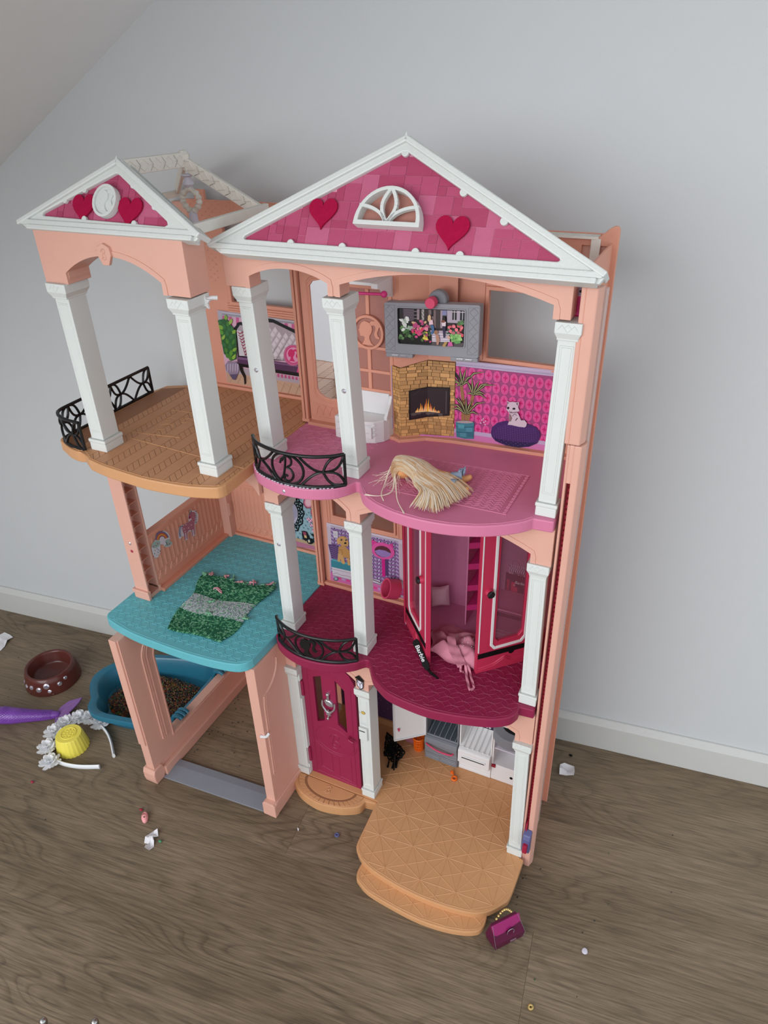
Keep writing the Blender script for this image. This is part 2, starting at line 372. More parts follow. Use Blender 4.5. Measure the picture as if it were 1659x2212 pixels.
HEAD = [(.52, .95), (.40, .97), (.27, .90), (.19, .78), (.17, .66), (.12, .58), (.17, .55), (.16, .49), (.19, .46), (.18, .40), (.23, .36), (.33, .37), (.38, .33), (.37, .22), (.31, .10), (.22, .03), (.78, .03), (.66, .12), (.59, .28), (.60, .40), (.68, .52), (.72, .66), (.70, .80), (.62, .91)]
TAIL = [(.62, .92), (.72, 1.0), (.86, 1.0), (.98, .92), (1.03, .8), (.98, .66), (.93, .55), (.96, .42), (1.05, .36), (.98, .30), (.86, .34), (.80, .45), (.82, .58), (.87, .70), (.86, .80), (.78, .84), (.70, .80)]
def place(poly, cx, cy, sx, sy=None, ox=0.55, oy=0.5):
    sy = sy or sx; return [(cx + (x - ox) * sx, cy + (y - oy) * sy) for x, y in poly]
BPATH = [(.30, .80), (.42, .97), (.60, 1.0), (.74, .90), (.70, .70), (.52, .56), (.68, .50), (.78, .30), (.66, .08), (.46, .02), (.34, .10), (.40, .24), (.52, .22)]
BSTEM = [(.20, .70), (.28, .86), (.46, .92), (.42, .60), (.32, .25), (.16, .04)]
HEART = [(x * .5, y * .5) for x, y in [(16 * math.sin(t) ** 3 / 16, (13 * math.cos(t) - 5 * math.cos(2 * t) - 2 * math.cos(3 * t) - math.cos(4 * t) + 2.5) / 15) for t in [2 * PI * i / 32 for i in range(32)]]]

# ================================================================== the room
WB = Vector((-0.9221, 0.1331, 0)); WT = Vector((0.99344, 0.11439, 0)); WN = Vector((0.11439, -0.99344, 0))
def W(s, d, z): p = WB + WT * s + WN * d; return (p.x, p.y, z)
def struct(name, mb, mat, **k): o = part(name, mb, mat, **k); o['kind'] = 'structure'; return o
mb = MB(); mb.box(-2.6, 3.4, -0.06, 0, -0.05, 2.3, fn=W); struct('wall_back', mb, 'wall')
mb = MB(); prof = [(0, 0), (0.012, 0), (0.012, 0.056), (0.006, 0.0615), (0.004, 0.066), (0, 0.066)]
mb.prism(prof, lambda u, v, w: W(w, u, v), -2.6, 3.4); struct('baseboard_back', mb, 'baseboard', bevel=0.0008)
# sloped ceiling on the left: passes through the kink line seen on the wall
s0, z0 = 0.8033, 1.1454 - 0.0; sl = 0.1960 / 0.3247
def SL(s): return 1.1454 + (s - 0.6875) * sl
mb = MB(); mb.prism([(-1.0, SL(-1.0)), (2.15, SL(2.15)), (2.15, SL(2.15) + 0.06), (-1.0, SL(-1.0) + 0.06)], lambda u, v, w: W(u, w, v), -0.02, 0.85)
struct('ceiling_slope', mb, 'slope')
mb = MB(); mb.box(-1.2, 3.4, 0, 2.2, 2.25, 2.30, fn=W); struct('ceiling', mb, 'slope')
# floor boards run along the wall; thin bevelled joints
fl = MB(); fl.box(-2.6, 3.4, -0.05, 4.3, -0.03, -0.006, fn=W); floor = struct('floor', fl, 'wood')
rows = [(-0.03, 0.185), (0.185, 0.375), (0.375, 0.565), (0.565, 0.755), (0.755, 0.945), (0.945, 1.135), (1.135, 1.325)]
cuts = [[-1.5, 0.30, 1.75], [-0.95, 0.925, 2.4], [-1.6, 1.318, 2.65], [-1.1, 1.118, 2.2], [-1.8, 0.5, 1.9], [-1.2, 0.9, 2.5], [-1.6, 0.4, 2.0]]
for (d0, d1), cs in zip(rows, cuts):
    e = [-2.6] + cs + [3.4]
    for a, b in zip(e[:-1], e[1:]):
        mb = MB(); mb.box(a + 0.00012, b - 0.00012, d0 + 0.00012, d1 - 0.00012, -0.006, 0.0, fn=lambda x, y, z: (x, -y, z))
        o = part('plank', mb, 'wood', floor, bevel=0.00012, seg=1, origin=((a + b) / 2, -(d0 + d1) / 2, -0.003))
        o.location = Vector(W((a + b) / 2, (d0 + d1) / 2, -0.003)) - worg(floor); o.rotation_euler = (0, 0, math.atan2(WT.y, WT.x)); ORG[o.name] = Vector(W((a + b) / 2, (d0 + d1) / 2, -0.003))
mb = MB(); mb.box(-2.6, 3.4, 1.325, 4.3, -0.006, 0.0, fn=W); o = part('plank', mb, 'wood', floor, kind='stuff')
# low side wall under the slope, outside the view: it shows in the mirror of the dollhouse
mb = MB(); mb.box(-.21, -.15, -.02, 3.6, 0, .66, fn=W); struct('wall_left', mb, 'paper')
mb = MB(); mb.box(-.15, -.138, 0.012, 3.6, 0, .066, fn=W); struct('baseboard_left', mb, 'baseboard')
# the far side of the room, seen only in the mirror of the dollhouse
mb = MB(); mb.box(-2.6, 1.0, 3.6, 3.66, 0, 2.3, fn=W); struct('wall_front', mb, 'paper')
mb = MB(); mb.box(-2.6, 1.0, 3.588, 3.6, 0, 0.30, fn=W); struct('baseboard_front', mb, 'baseboard')
PR = {}
PR['unicorn'] = '''p214,206,212:705 4131 38 77 60 30 63 -26 129 -13 8 49 1 53 72 38 -8 70 55 -63 87 -49 47 -100 -32 -104 -51 -38 -39 9 -47 -198 -77 19 -6 113 -47 28 -38 -24 -26 -100 -72 14 5 87 -45 28 -58 -22 -32 43
p176,104,120:810 4135 12 59 60 12 111 -12 81 0 -10 32 -51 9 -1 47 41 37 56 8 71 -40 4 -69 -50 -106 -55 -227 -21 6 11 110 -25 8 -14 -121 -17 3 0 123 -50 30 -41 -17 -33 -109 -21 6 18 118 -20 6 -25 -127 -20 9 8 113
p150,24,70:1012 4282 30 10 26 -35 -21 -28 -34 6
p52,60,92:1182 4294 24 -11 35 -41 -39 25
p52,60,92:1172 4259 25 -11 35 -41 -39 25
p52,60,92:1164 4227 24 -11 35 -41 -39 25
p52,60,92:1156 4198 25 -11 35 -42 -39 25
p52,60,92:1148 4166 24 -11 35 -42 -39 25
p52,60,92:1140 4134 24 -12 35 -42 -39 26
p52,60,92:1132 4104 24 -11 35 -42 -39 25
p20,20,30:1072 4406 42 -75 -21 2
l60,50,100,0.0014:1101 4332 -38 -12 -32 -18
l72,80,120,0.0016:838 4208 -50 6 -38 -30 -23 -66 1 -61
l90,98,140,0.0012:802 4186 -29 -29 -20 -55 3 -55
p236,200,206:978 4082 -9 -6 -12 8 -4 12 9 6 12 -7
p236,200,206:1054 4098 -9 -6 -12 8 -4 12 9 6 12 -7
p236,200,206:931 4173 -8 -5 -13 7 -3 13 8 5 12 -7
p236,200,206:866 4128 -8 -5 -12 7 -4 12 8 6 12 -7
p236,200,206:878 4074 -8 -5 -13 7 -3 12 8 6 12 -7
p150,40,70:881 4166 -6 -5 -9 6 -3 9 7 5 9 -6
p150,40,70:930 4150 -6 -4 -9 5 -3 10 6 4 10 -5
p150,40,70:918 4070 -7 -4 -9 6 -2 9 6 5 9 -6
p150,40,70:1130 4141 -7 -4 -9 6 -3 9 6 5 10 -6
p150,40,70:1094 4279 -7 -4 -9 5 -3 10 7 4 9 -5
p150,40,70:1105 4253 -7 -4 -9 5 -3 10 7 4 9 -5
'''
PR['rainbow'] = '''p214,206,212:187 4322 64 57 69 16 82 -24 77 -78 27 -82 -3 -70 -23 -25 56 -41 -11 -40 -70 -10 -87 48 -38 43 8 28 -69 43 -26 -121 -59 -61 -87 4 -23 86 -1 137 44 69
p106,98,140:485 4191 -9 43 -18 42 -24 40 -29 34 -33 28 -36 19 -35 10 -33 0 -29 -10 -24 -20 -17 -27 -10 -34 23 -13 8 28 15 23 20 16 25 9 28 0 29 -8 30 -16 28 -24 24 -29 21 -33 14 -35 7 -36
p188,84,52:460 4198 -7 36 -14 35 -21 33 -24 29 -28 24 -30 16 -29 8 -28 0 -25 -9 -20 -16 -15 -23 -8 -28 23 -14 7 23 12 19 16 13 20 7 23 0 24 -7 24 -13 22 -19 20 -23 17 -27 11 -29 6 -29
p214,146,60:436 4204 -6 29 -11 29 -17 27 -20 23 -22 19 -24 13 -24 7 -23 0 -20 -7 -16 -13 -12 -19 -7 -23 24 -13 5 18 9 14 12 10 16 5 17 0 18 -5 19 -10 17 -15 15 -18 13 -20 8 -22 5 -22
p150,56,80:412 4211 -5 22 -8 22 -13 20 -15 18 -17 15 -19 10 -18 5 -17 0 -16 -5 -12 -10 -9 -14 -5 -18 17 -10 4 13 7 11 10 8 12 4 13 0 14 -4 14 -8 14 -11 11 -14 10 -16 6 -17 4 -17
p160,178,170:279 4241 -1 -41 -37 -26 -59 0 -58 25 -35 41 1 40 36 25 58 1 59 -24
p160,178,170:399 4185 79 -16 24 -34 -45 -12 72 -44 -11 -40 -76 1 -93 55 -1 24 55 -9
p224,222,224:377 4166 19 -51 -55 8
p170,60,66:136 4227 -6 -6 -10 4 -5 11 2 9 9 1 9 -7
p170,60,66:231 4223 -6 -6 -10 4 -6 10 3 10 9 1 9 -8
p170,60,66:478 4067 -7 -6 -10 4 -6 11 3 10 9 1 9 -8
l30,40,40,0.0006:158 4236 18 -20 29 1
l30,40,40,0.0006:402 4105 18 -25 24 -2
l20,20,26,0.0012:395 4155 19 -51
p60,40,60:139 4152 -7 -7 -7 4 -1 12 6 7 8 -4
p60,40,60:194 4149 -6 -7 -8 5 -1 12 7 7 7 -5
p60,40,60:217 4115 -7 -7 -7 5 -1 12 6 7 8 -5
p60,60,80:195 4080 -7 -7 -7 5 -1 12 6 7 8 -5
p50,50,70:241 4074 -6 -8 -8 5 -1 12 7 7 7 -4
p30,30,40:113 4103 -7 -7 -7 5 -1 12 6 7 8 -5
p180,150,150:147 4055 -6 -7 -8 5 -1 12 7 7 7 -5
p200,150,60:191 4027 -6 -8 -8 5 -1 12 7 7 7 -4
p170,60,60:90 4066 -7 -8 -7 5 -1 12 6 7 8 -5
p120,110,60:119 4014 -6 -7 -8 5 -1 12 7 7 7 -5
'''
PR['sofa'] = '''p214,170,190:-2006 7560 1426 -27 -16 -1151 -1422 19
p196,92,140:-1927 7513 58 1 -63 -481 -59 -7
p196,92,140:-1798 7511 57 2 -56 -464 -59 -7
p196,92,140:-1670 7510 56 1 -51 -447 -58 -7
p196,92,140:-1544 7508 56 1 -45 -429 -58 -7
p196,92,140:-1418 7506 55 2 -40 -413 -57 -7
p196,92,140:-1294 7505 55 1 -35 -396 -57 -6
p196,92,140:-1171 7503 54 1 -30 -379 -56 -6
p196,92,140:-1048 7501 53 2 -26 -363 -55 -6
p196,92,140:-927 7500 53 1 -22 -346 -55 -7
p196,92,140:-807 7498 53 2 -18 -331 -55 -6
p196,92,140:-688 7497 52 1 -14 -314 -54 -6
p196,92,140:-570 7495 52 2 -11 -299 -53 -6
p168,164,176:-2002 7557 1423 -20 -1 -49 -1430 -5
l120,118,130,0.0008:-1927 7509 1344 -9
l200,198,208,0.0008:-1923 7535 1342 -11
p176,170,182:-2002 7557 82 -5 -11 -151 -79 -8
p178,162,172:-2017 6696 1393 -56 2 -81 -1384 8
p196,160,136:-2005 6572 1384 -4 30 -190 -1422 24
l160,124,100,0.0006:-1958 6405 98 136
l176,140,114,0.0005:-2000 6540 128 -76
l160,124,100,0.0006:-1818 6402 97 139
l176,140,114,0.0005:-1860 6541 127 -76
l160,124,100,0.0006:-1679 6398 96 144
l176,140,114,0.0005:-1721 6541 126 -75
l160,124,100,0.0006:-1542 6395 95 148
l176,140,114,0.0005:-1583 6542 125 -75
l160,124,100,0.0006:-1405 6391 93 152
l176,140,114,0.0005:-1447 6543 125 -75
l160,124,100,0.0006:-1270 6387 92 157
l176,140,114,0.0005:-1312 6543 125 -74
l160,124,100,0.0006:-1136 6384 91 160
l176,140,114,0.0005:-1178 6544 124 -74
l160,124,100,0.0006:-1003 6381 90 164
l176,140,114,0.0005:-1045 6544 123 -73
l160,124,100,0.0006:-872 6377 89 168
l176,140,114,0.0005:-913 6545 122 -73
l160,124,100,0.0006:-741 6374 88 172
l176,140,114,0.0005:-783 6545 122 -73
p190,84,130:-1099 6682 39 -1 -3 -58 -39 2
p190,84,130:-1033 6680 38 0 -3 -57 -38 2
p190,84,130:-968 6678 38 0 -2 -55 -38 2
p190,84,130:-903 6676 38 0 -2 -52 -38 1
p190,84,130:-838 6674 38 0 -2 -50 -38 2
p190,84,130:-774 6672 38 0 -1 -48 -38 2
p190,84,130:-710 6670 38 0 -1 -46 -37 2
p190,84,130:-646 6669 38 0 -1 -45 -37 2
p190,84,130:-582 6667 37 0 0 -43 -37 2
p12,12,14:-1732 7318 47 40 28 46 65 19 149 -14 111 71 194 49 136 -3 195 -66 194 -62 48 -87 -9 -375 -1166 -113 32 324
p172,158,166:-1679 7298 69 76 120 -12 150 66 194 37 138 7 195 -63 167 -57 69 -67 -3 -358 -551 -27 -578 -19
p196,184,192:-1325 7420 44 -72 -64 -70 -44 74
p214,204,210:-1328 7416 32 -57 -43 -39 -35 35
p196,184,192:-1208 7419 44 -72 -63 -69 -44 73
p214,204,210:-1210 7415 31 -57 -43 -39 -35 35
p196,184,192:-1092 7418 44 -71 -62 -70 -44 73
p214,204,210:-1094 7414 32 -57 -43 -39 -35 36
p196,184,192:-976 7417 43 -71 -61 -70 -44 73
p214,204,210:-979 7413 32 -57 -42 -38 -35 35
p196,184,192:-1499 7354 44 -73 -66 -71 -43 75
p214,204,210:-1501 7350 31 -58 -44 -39 -35 35
p196,184,192:-1380 7353 44 -72 -65 -71 -43 74
p214,204,210:-1382 7349 31 -58 -44 -39 -35 36
p196,184,192:-1262 7352 44 -72 -64 -70 -43 74
p214,204,210:-1264 7348 32 -57 -44 -39 -35 35
p196,184,192:-1145 7351 44 -71 -63 -71 -44 74
p214,204,210:-1147 7348 32 -58 -43 -39 -35 36
p196,184,192:-1029 7350 44 -71 -62 -70 -44 74
p214,204,210:-1031 7347 32 -58 -42 -38 -35 35
p196,184,192:-914 7350 44 -71 -61 -70 -44 73
p214,204,210:-916 7346 32 -57 -42 -39 -34 35
p196,184,192:-799 7349 44 -71 -61 -69 -44 72
p214,204,210:-802 7345 32 -57 -41 -38 -35 35
p196,184,192:-686 7348 44 -70 -59 -70 -44 73
p214,204,210:-688 7344 32 -56 -41 -39 -35 35
p196,184,192:-1557 7272 44 -73 -66 -72 -44 75
p214,204,210:-1560 7268 32 -59 -45 -39 -35 36
p196,184,192:-1437 7271 44 -72 -66 -72 -43 75
p214,204,210:-1440 7268 32 -59 -44 -40 -36 36
p196,184,192:-1318 7271 44 -72 -65 -72 -44 75
p214,204,210:-1321 7267 32 -58 -44 -40 -35 36
p196,184,192:-1200 7270 44 -72 -64 -71 -44 74
p214,204,210:-1203 7267 32 -58 -43 -40 -35 36
p196,184,192:-1083 7270 44 -72 -63 -71 -44 74
p214,204,210:-1086 7266 32 -58 -42 -39 -36 36
p196,184,192:-967 7269 44 -71 -62 -71 -44 74
p214,204,210:-970 7266 32 -58 -42 -39 -35 35
p196,184,192:-852 7269 44 -71 -61 -71 -44 74
p214,204,210:-855 7265 33 -57 -42 -39 -35 35
p196,184,192:-738 7268 44 -71 -60 -70 -44 73
p214,204,210:-740 7265 32 -57 -41 -39 -35 35
p196,184,192:-625 7268 44 -71 -59 -70 -44 73
p214,204,210:-627 7264 32 -57 -40 -38 -35 35
p196,184,192:-1493 7203 44 -73 -66 -73 -44 76
p214,204,210:-1496 7199 32 -59 -45 -40 -35 36
p196,184,192:-1373 7203 44 -73 -65 -72 -44 75
p214,204,210:-1376 7199 32 -59 -44 -40 -36 36
p196,184,192:-1255 7202 45 -72 -65 -72 -44 75
p214,204,210:-1257 7199 32 -59 -44 -39 -35 35
p196,184,192:-1137 7202 44 -72 -63 -72 -44 75
p214,204,210:-1139 7199 32 -59 -43 -39 -36 35
p196,184,192:-1020 7202 44 -72 -62 -71 -44 74
p214,204,210:-1022 7198 32 -58 -43 -39 -35 35
p196,184,192:-904 7202 44 -72 -61 -71 -44 74
p214,204,210:-907 7198 33 -58 -42 -39 -35 35
p196,184,192:-789 7201 44 -71 -60 -71 -45 74
p214,204,210:-792 7198 33 -58 -42 -39 -35 35
p196,184,192:-675 7201 44 -71 -59 -70 -45 73
p214,204,210:-677 7198 32 -58 -41 -39 -35 35
p196,184,192:-1552 7120 44 -74 -66 -74 -44 77
p214,204,210:-1554 7116 32 -60 -46 -40 -35 36
p196,184,192:-1431 7120 44 -74 -66 -73 -44 76
p214,204,210:-1434 7116 32 -59 -44 -41 -36 36
p196,184,192:-1311 7120 44 -73 -65 -73 -44 75
p214,204,210:-1314 7116 32 -59 -44 -40 -35 36
p196,184,192:-1193 7120 45 -73 -64 -73 -45 76
p214,204,210:-1195 7116 32 -59 -43 -40 -36 36
p196,184,192:-1075 7120 44 -73 -63 -72 -44 75
p214,204,210:-1077 7116 32 -58 -43 -40 -35 36
p196,184,192:-958 7120 44 -72 -62 -72 -44 74
p214,204,210:-961 7116 33 -58 -43 -40 -35 36
p196,184,192:-842 7120 44 -72 -61 -71 -44 74
p214,204,210:-845 7116 33 -58 -42 -39 -35 35
p196,184,192:-727 7120 44 -71 -60 -72 -45 74
p214,204,210:-730 7116 33 -57 -42 -40 -35 36
p196,184,192:-613 7120 44 -71 -59 -71 -45 73
p214,204,210:-616 7117 33 -58 -41 -39 -35 35
p196,184,192:-1487 7050 44 -74 -66 -74 -45 76
p214,204,210:-1490 7046 32 -59 -45 -41 -36 36
p196,184,192:-1367 7050 45 -73 -66 -74 -44 76
p214,204,210:-1369 7047 32 -60 -45 -41 -35 37
p196,184,192:-1247 7051 44 -74 -64 -73 -45 76
p214,204,210:-1250 7047 33 -59 -44 -41 -36 36
p196,184,192:-1129 7051 45 -73 -64 -73 -44 75
p214,204,210:-1131 7047 32 -58 -43 -41 -36 36
p196,184,192:-1011 7052 45 -73 -63 -73 -45 75
p214,204,210:-1014 7048 33 -59 -43 -40 -35 36
p196,184,192:-894 7052 44 -73 -62 -72 -44 75
p214,204,210:-897 7048 33 -58 -43 -40 -35 35
p196,184,192:-779 7052 45 -72 -61 -72 -45 74
p214,204,210:-781 7048 32 -58 -41 -40 -35 36
p196,184,192:-664 7053 45 -72 -60 -72 -45 74
p214,204,210:-666 7049 32 -58 -41 -40 -35 36
p206,200,206:-1680 7290 87 0 32 -391 -127 -16
l160,64,88,0.0016:-1664 7265 37 -26 62 37
l160,64,88,0.0016:-1652 7219 32 -27 58 37
l160,64,88,0.0016:-1641 7172 28 -27 54 37
l160,64,88,0.0016:-1630 7125 24 -27 50 36
l160,64,88,0.0016:-1619 7078 20 -28 46 36
l160,64,88,0.0016:-1608 7031 17 -29 41 36
l160,64,88,0.0016:-1596 6984 12 -30 37 36
l160,64,88,0.0016:-1585 6936 8 -30 33 36
p84,50,84:-1732 6869 188 6 430 5 553 -3 -4 -141 -567 4 -620 9
p120,84,122:-1723 6861 608 6 553 1 -3 -26 -554 -2 -610 -16
p10,10,12:-1729 6761 598 -12 567 1 -6 -58 -568 2 -588 17
p14,12,14:-1728 6734 66 -19 5 -73 35 -78 -18 -132 -28 -14 4 113 -49 95
p14,12,14:-609 6695 44 -3 -40 -157 17 -124 -25 -4 -27 123
p196,96,140:-545 7059 -2 -46 -15 -47 -27 -43 -36 -35 -44 -26 -46 -13 -47 0 -41 14 -34 26 -24 37 -10 43 3 47 16 47 27 43 37 35 43 24 47 13 45 -1 41 -14 33 -26 23 -35
p206,60,120:-566 7057 -2 -39 -12 -38 -23 -36 -30 -30 -37 -21 -39 -11 -38 0 -35 12 -28 21 -20 31 -9 36 3 39 13 39 23 35 31 29 36 21 39 10 37 0 35 -12 27 -21 20 -30
p222,150,184:-580 7053 -1 -34 -12 -35 -19 -31 -27 -26 -32 -19 -35 -10 -34 0 -31 10 -25 20 -17 26 -8 32 2 35 12 34 20 32 28 26 32 18 34 9 33 0 31 -11 24 -18 17 -27
p206,40,104:-705 7105 -24 4 -29 -15 -20 -24 -7 -24 -12 -16 10 -6 -3 -12 5 -6 -3 -13 9 -7 22 2 9 -8 -4 -22 -16 -25 -20 -14 118 2 -23 18 -12 32 5 24 19 25 12 28 -1 28 -15 21
p206,40,104:-685 7099 23 17 29 0 23 -15 8 -24 -13 -28 -13 -22 4 -26 17 -12 -16 -12 -24 7 -10 22 7 26 13 24 0 20 -16 8 -17 -8
p206,64,128:-669 6758 37 92 83 55 -16 -164
p40,92,44:-2002 7411 158 42 112 -135 38 -82 -37 -295 -30 -121 -91 -39 -132 102 -13 231
p128,170,60:-1845 7427 31 35 -6 25 -29 25 -26 -38 -4 -28
p146,180,72:-1797 7361 48 28 15 34 -1 44 -46 -34 -24 -32
p54,112,60:-1934 7365 -9 31 -28 7 -44 -5 15 -30 23 -14
p54,112,60:-1782 7256 39 28 6 29 -12 34 -35 -32 -15 -29
p54,112,60:-1898 7277 25 40 -13 27 -36 21 -19 -43 3 -30
p70,128,48:-1835 7323 34 35 1 32 -18 33 -30 -39 -10 -32
p92,150,52:-1945 7184 15 44 -20 25 -44 18 -8 -46 11 -30
p146,180,72:-1984 7102 46 22 22 32 9 43 -47 -28 -28 -29
p128,170,60:-1766 7225 47 7 21 25 7 40 -47 -13 -27 -20
p54,112,60:-1862 7175 34 38 -6 29 -31 26 -29 -41 -3 -31
p54,112,60:-1833 7128 54 19 20 33 3 45 -53 -25 -28 -30
p70,128,48:-1873 7048 25 44 -13 28 -38 23 -18 -45 3 -33
p70,128,48:-1797 7047 45 29 16 36 1 43 -44 -35 -23 -34
p54,112,60:-1922 7005 -3 39 -29 14 -48 1 9 -38 23 -20
p54,112,60:-1853 6967 42 39 0 34 -24 35 -37 -43 -11 -35
p128,170,60:-1814 6938 49 6 29 27 23 42 -51 -12 -34 -21
p70,128,48:-1920 6902 24 42 -13 27 -36 22 -17 -44 3 -31
p92,150,52:-1850 6858 40 40 1 35 -22 38 -37 -45 -11 -36
p70,128,48:-1892 6815 20 48 -21 26 -48 15 -13 -50 11 -31
p146,180,72:-1834 6806 49 22 22 34 7 44 -49 -28 -28 -30
p70,128,48:-1864 6775 32 44 -6 34 -31 32 -27 -48 -3 -36
p128,170,60:-1934 7271 11 45 -25 19 -51 5 -4 -45 16 -25
p54,112,60:-1822 7251 29 33 -2 28 -21 29 -26 -37 -6 -29
p146,128,152:-1923 6772 68 -9 77 19 56 -48 -1 -73 -45 -80 -60 -110 -54 1 -52 77 -53 68 -2 82
p92,80,110:-1934 6549 165 28 -59 -106 -54 1
p186,172,190:-1942 6724 20 3 -22 -105 -17 -48 -3 46
p186,172,190:-1893 6730 20 3 -22 -104 -16 -49 -3 46
p186,172,190:-1844 6737 20 2 -21 -103 -17 -49 -3 46
p186,172,190:-1795 6743 20 3 -21 -104 -17 -48 -3 45
p186,172,190:-1752 6749 20 2 -21 -103 -16 -48 -3 45
'''
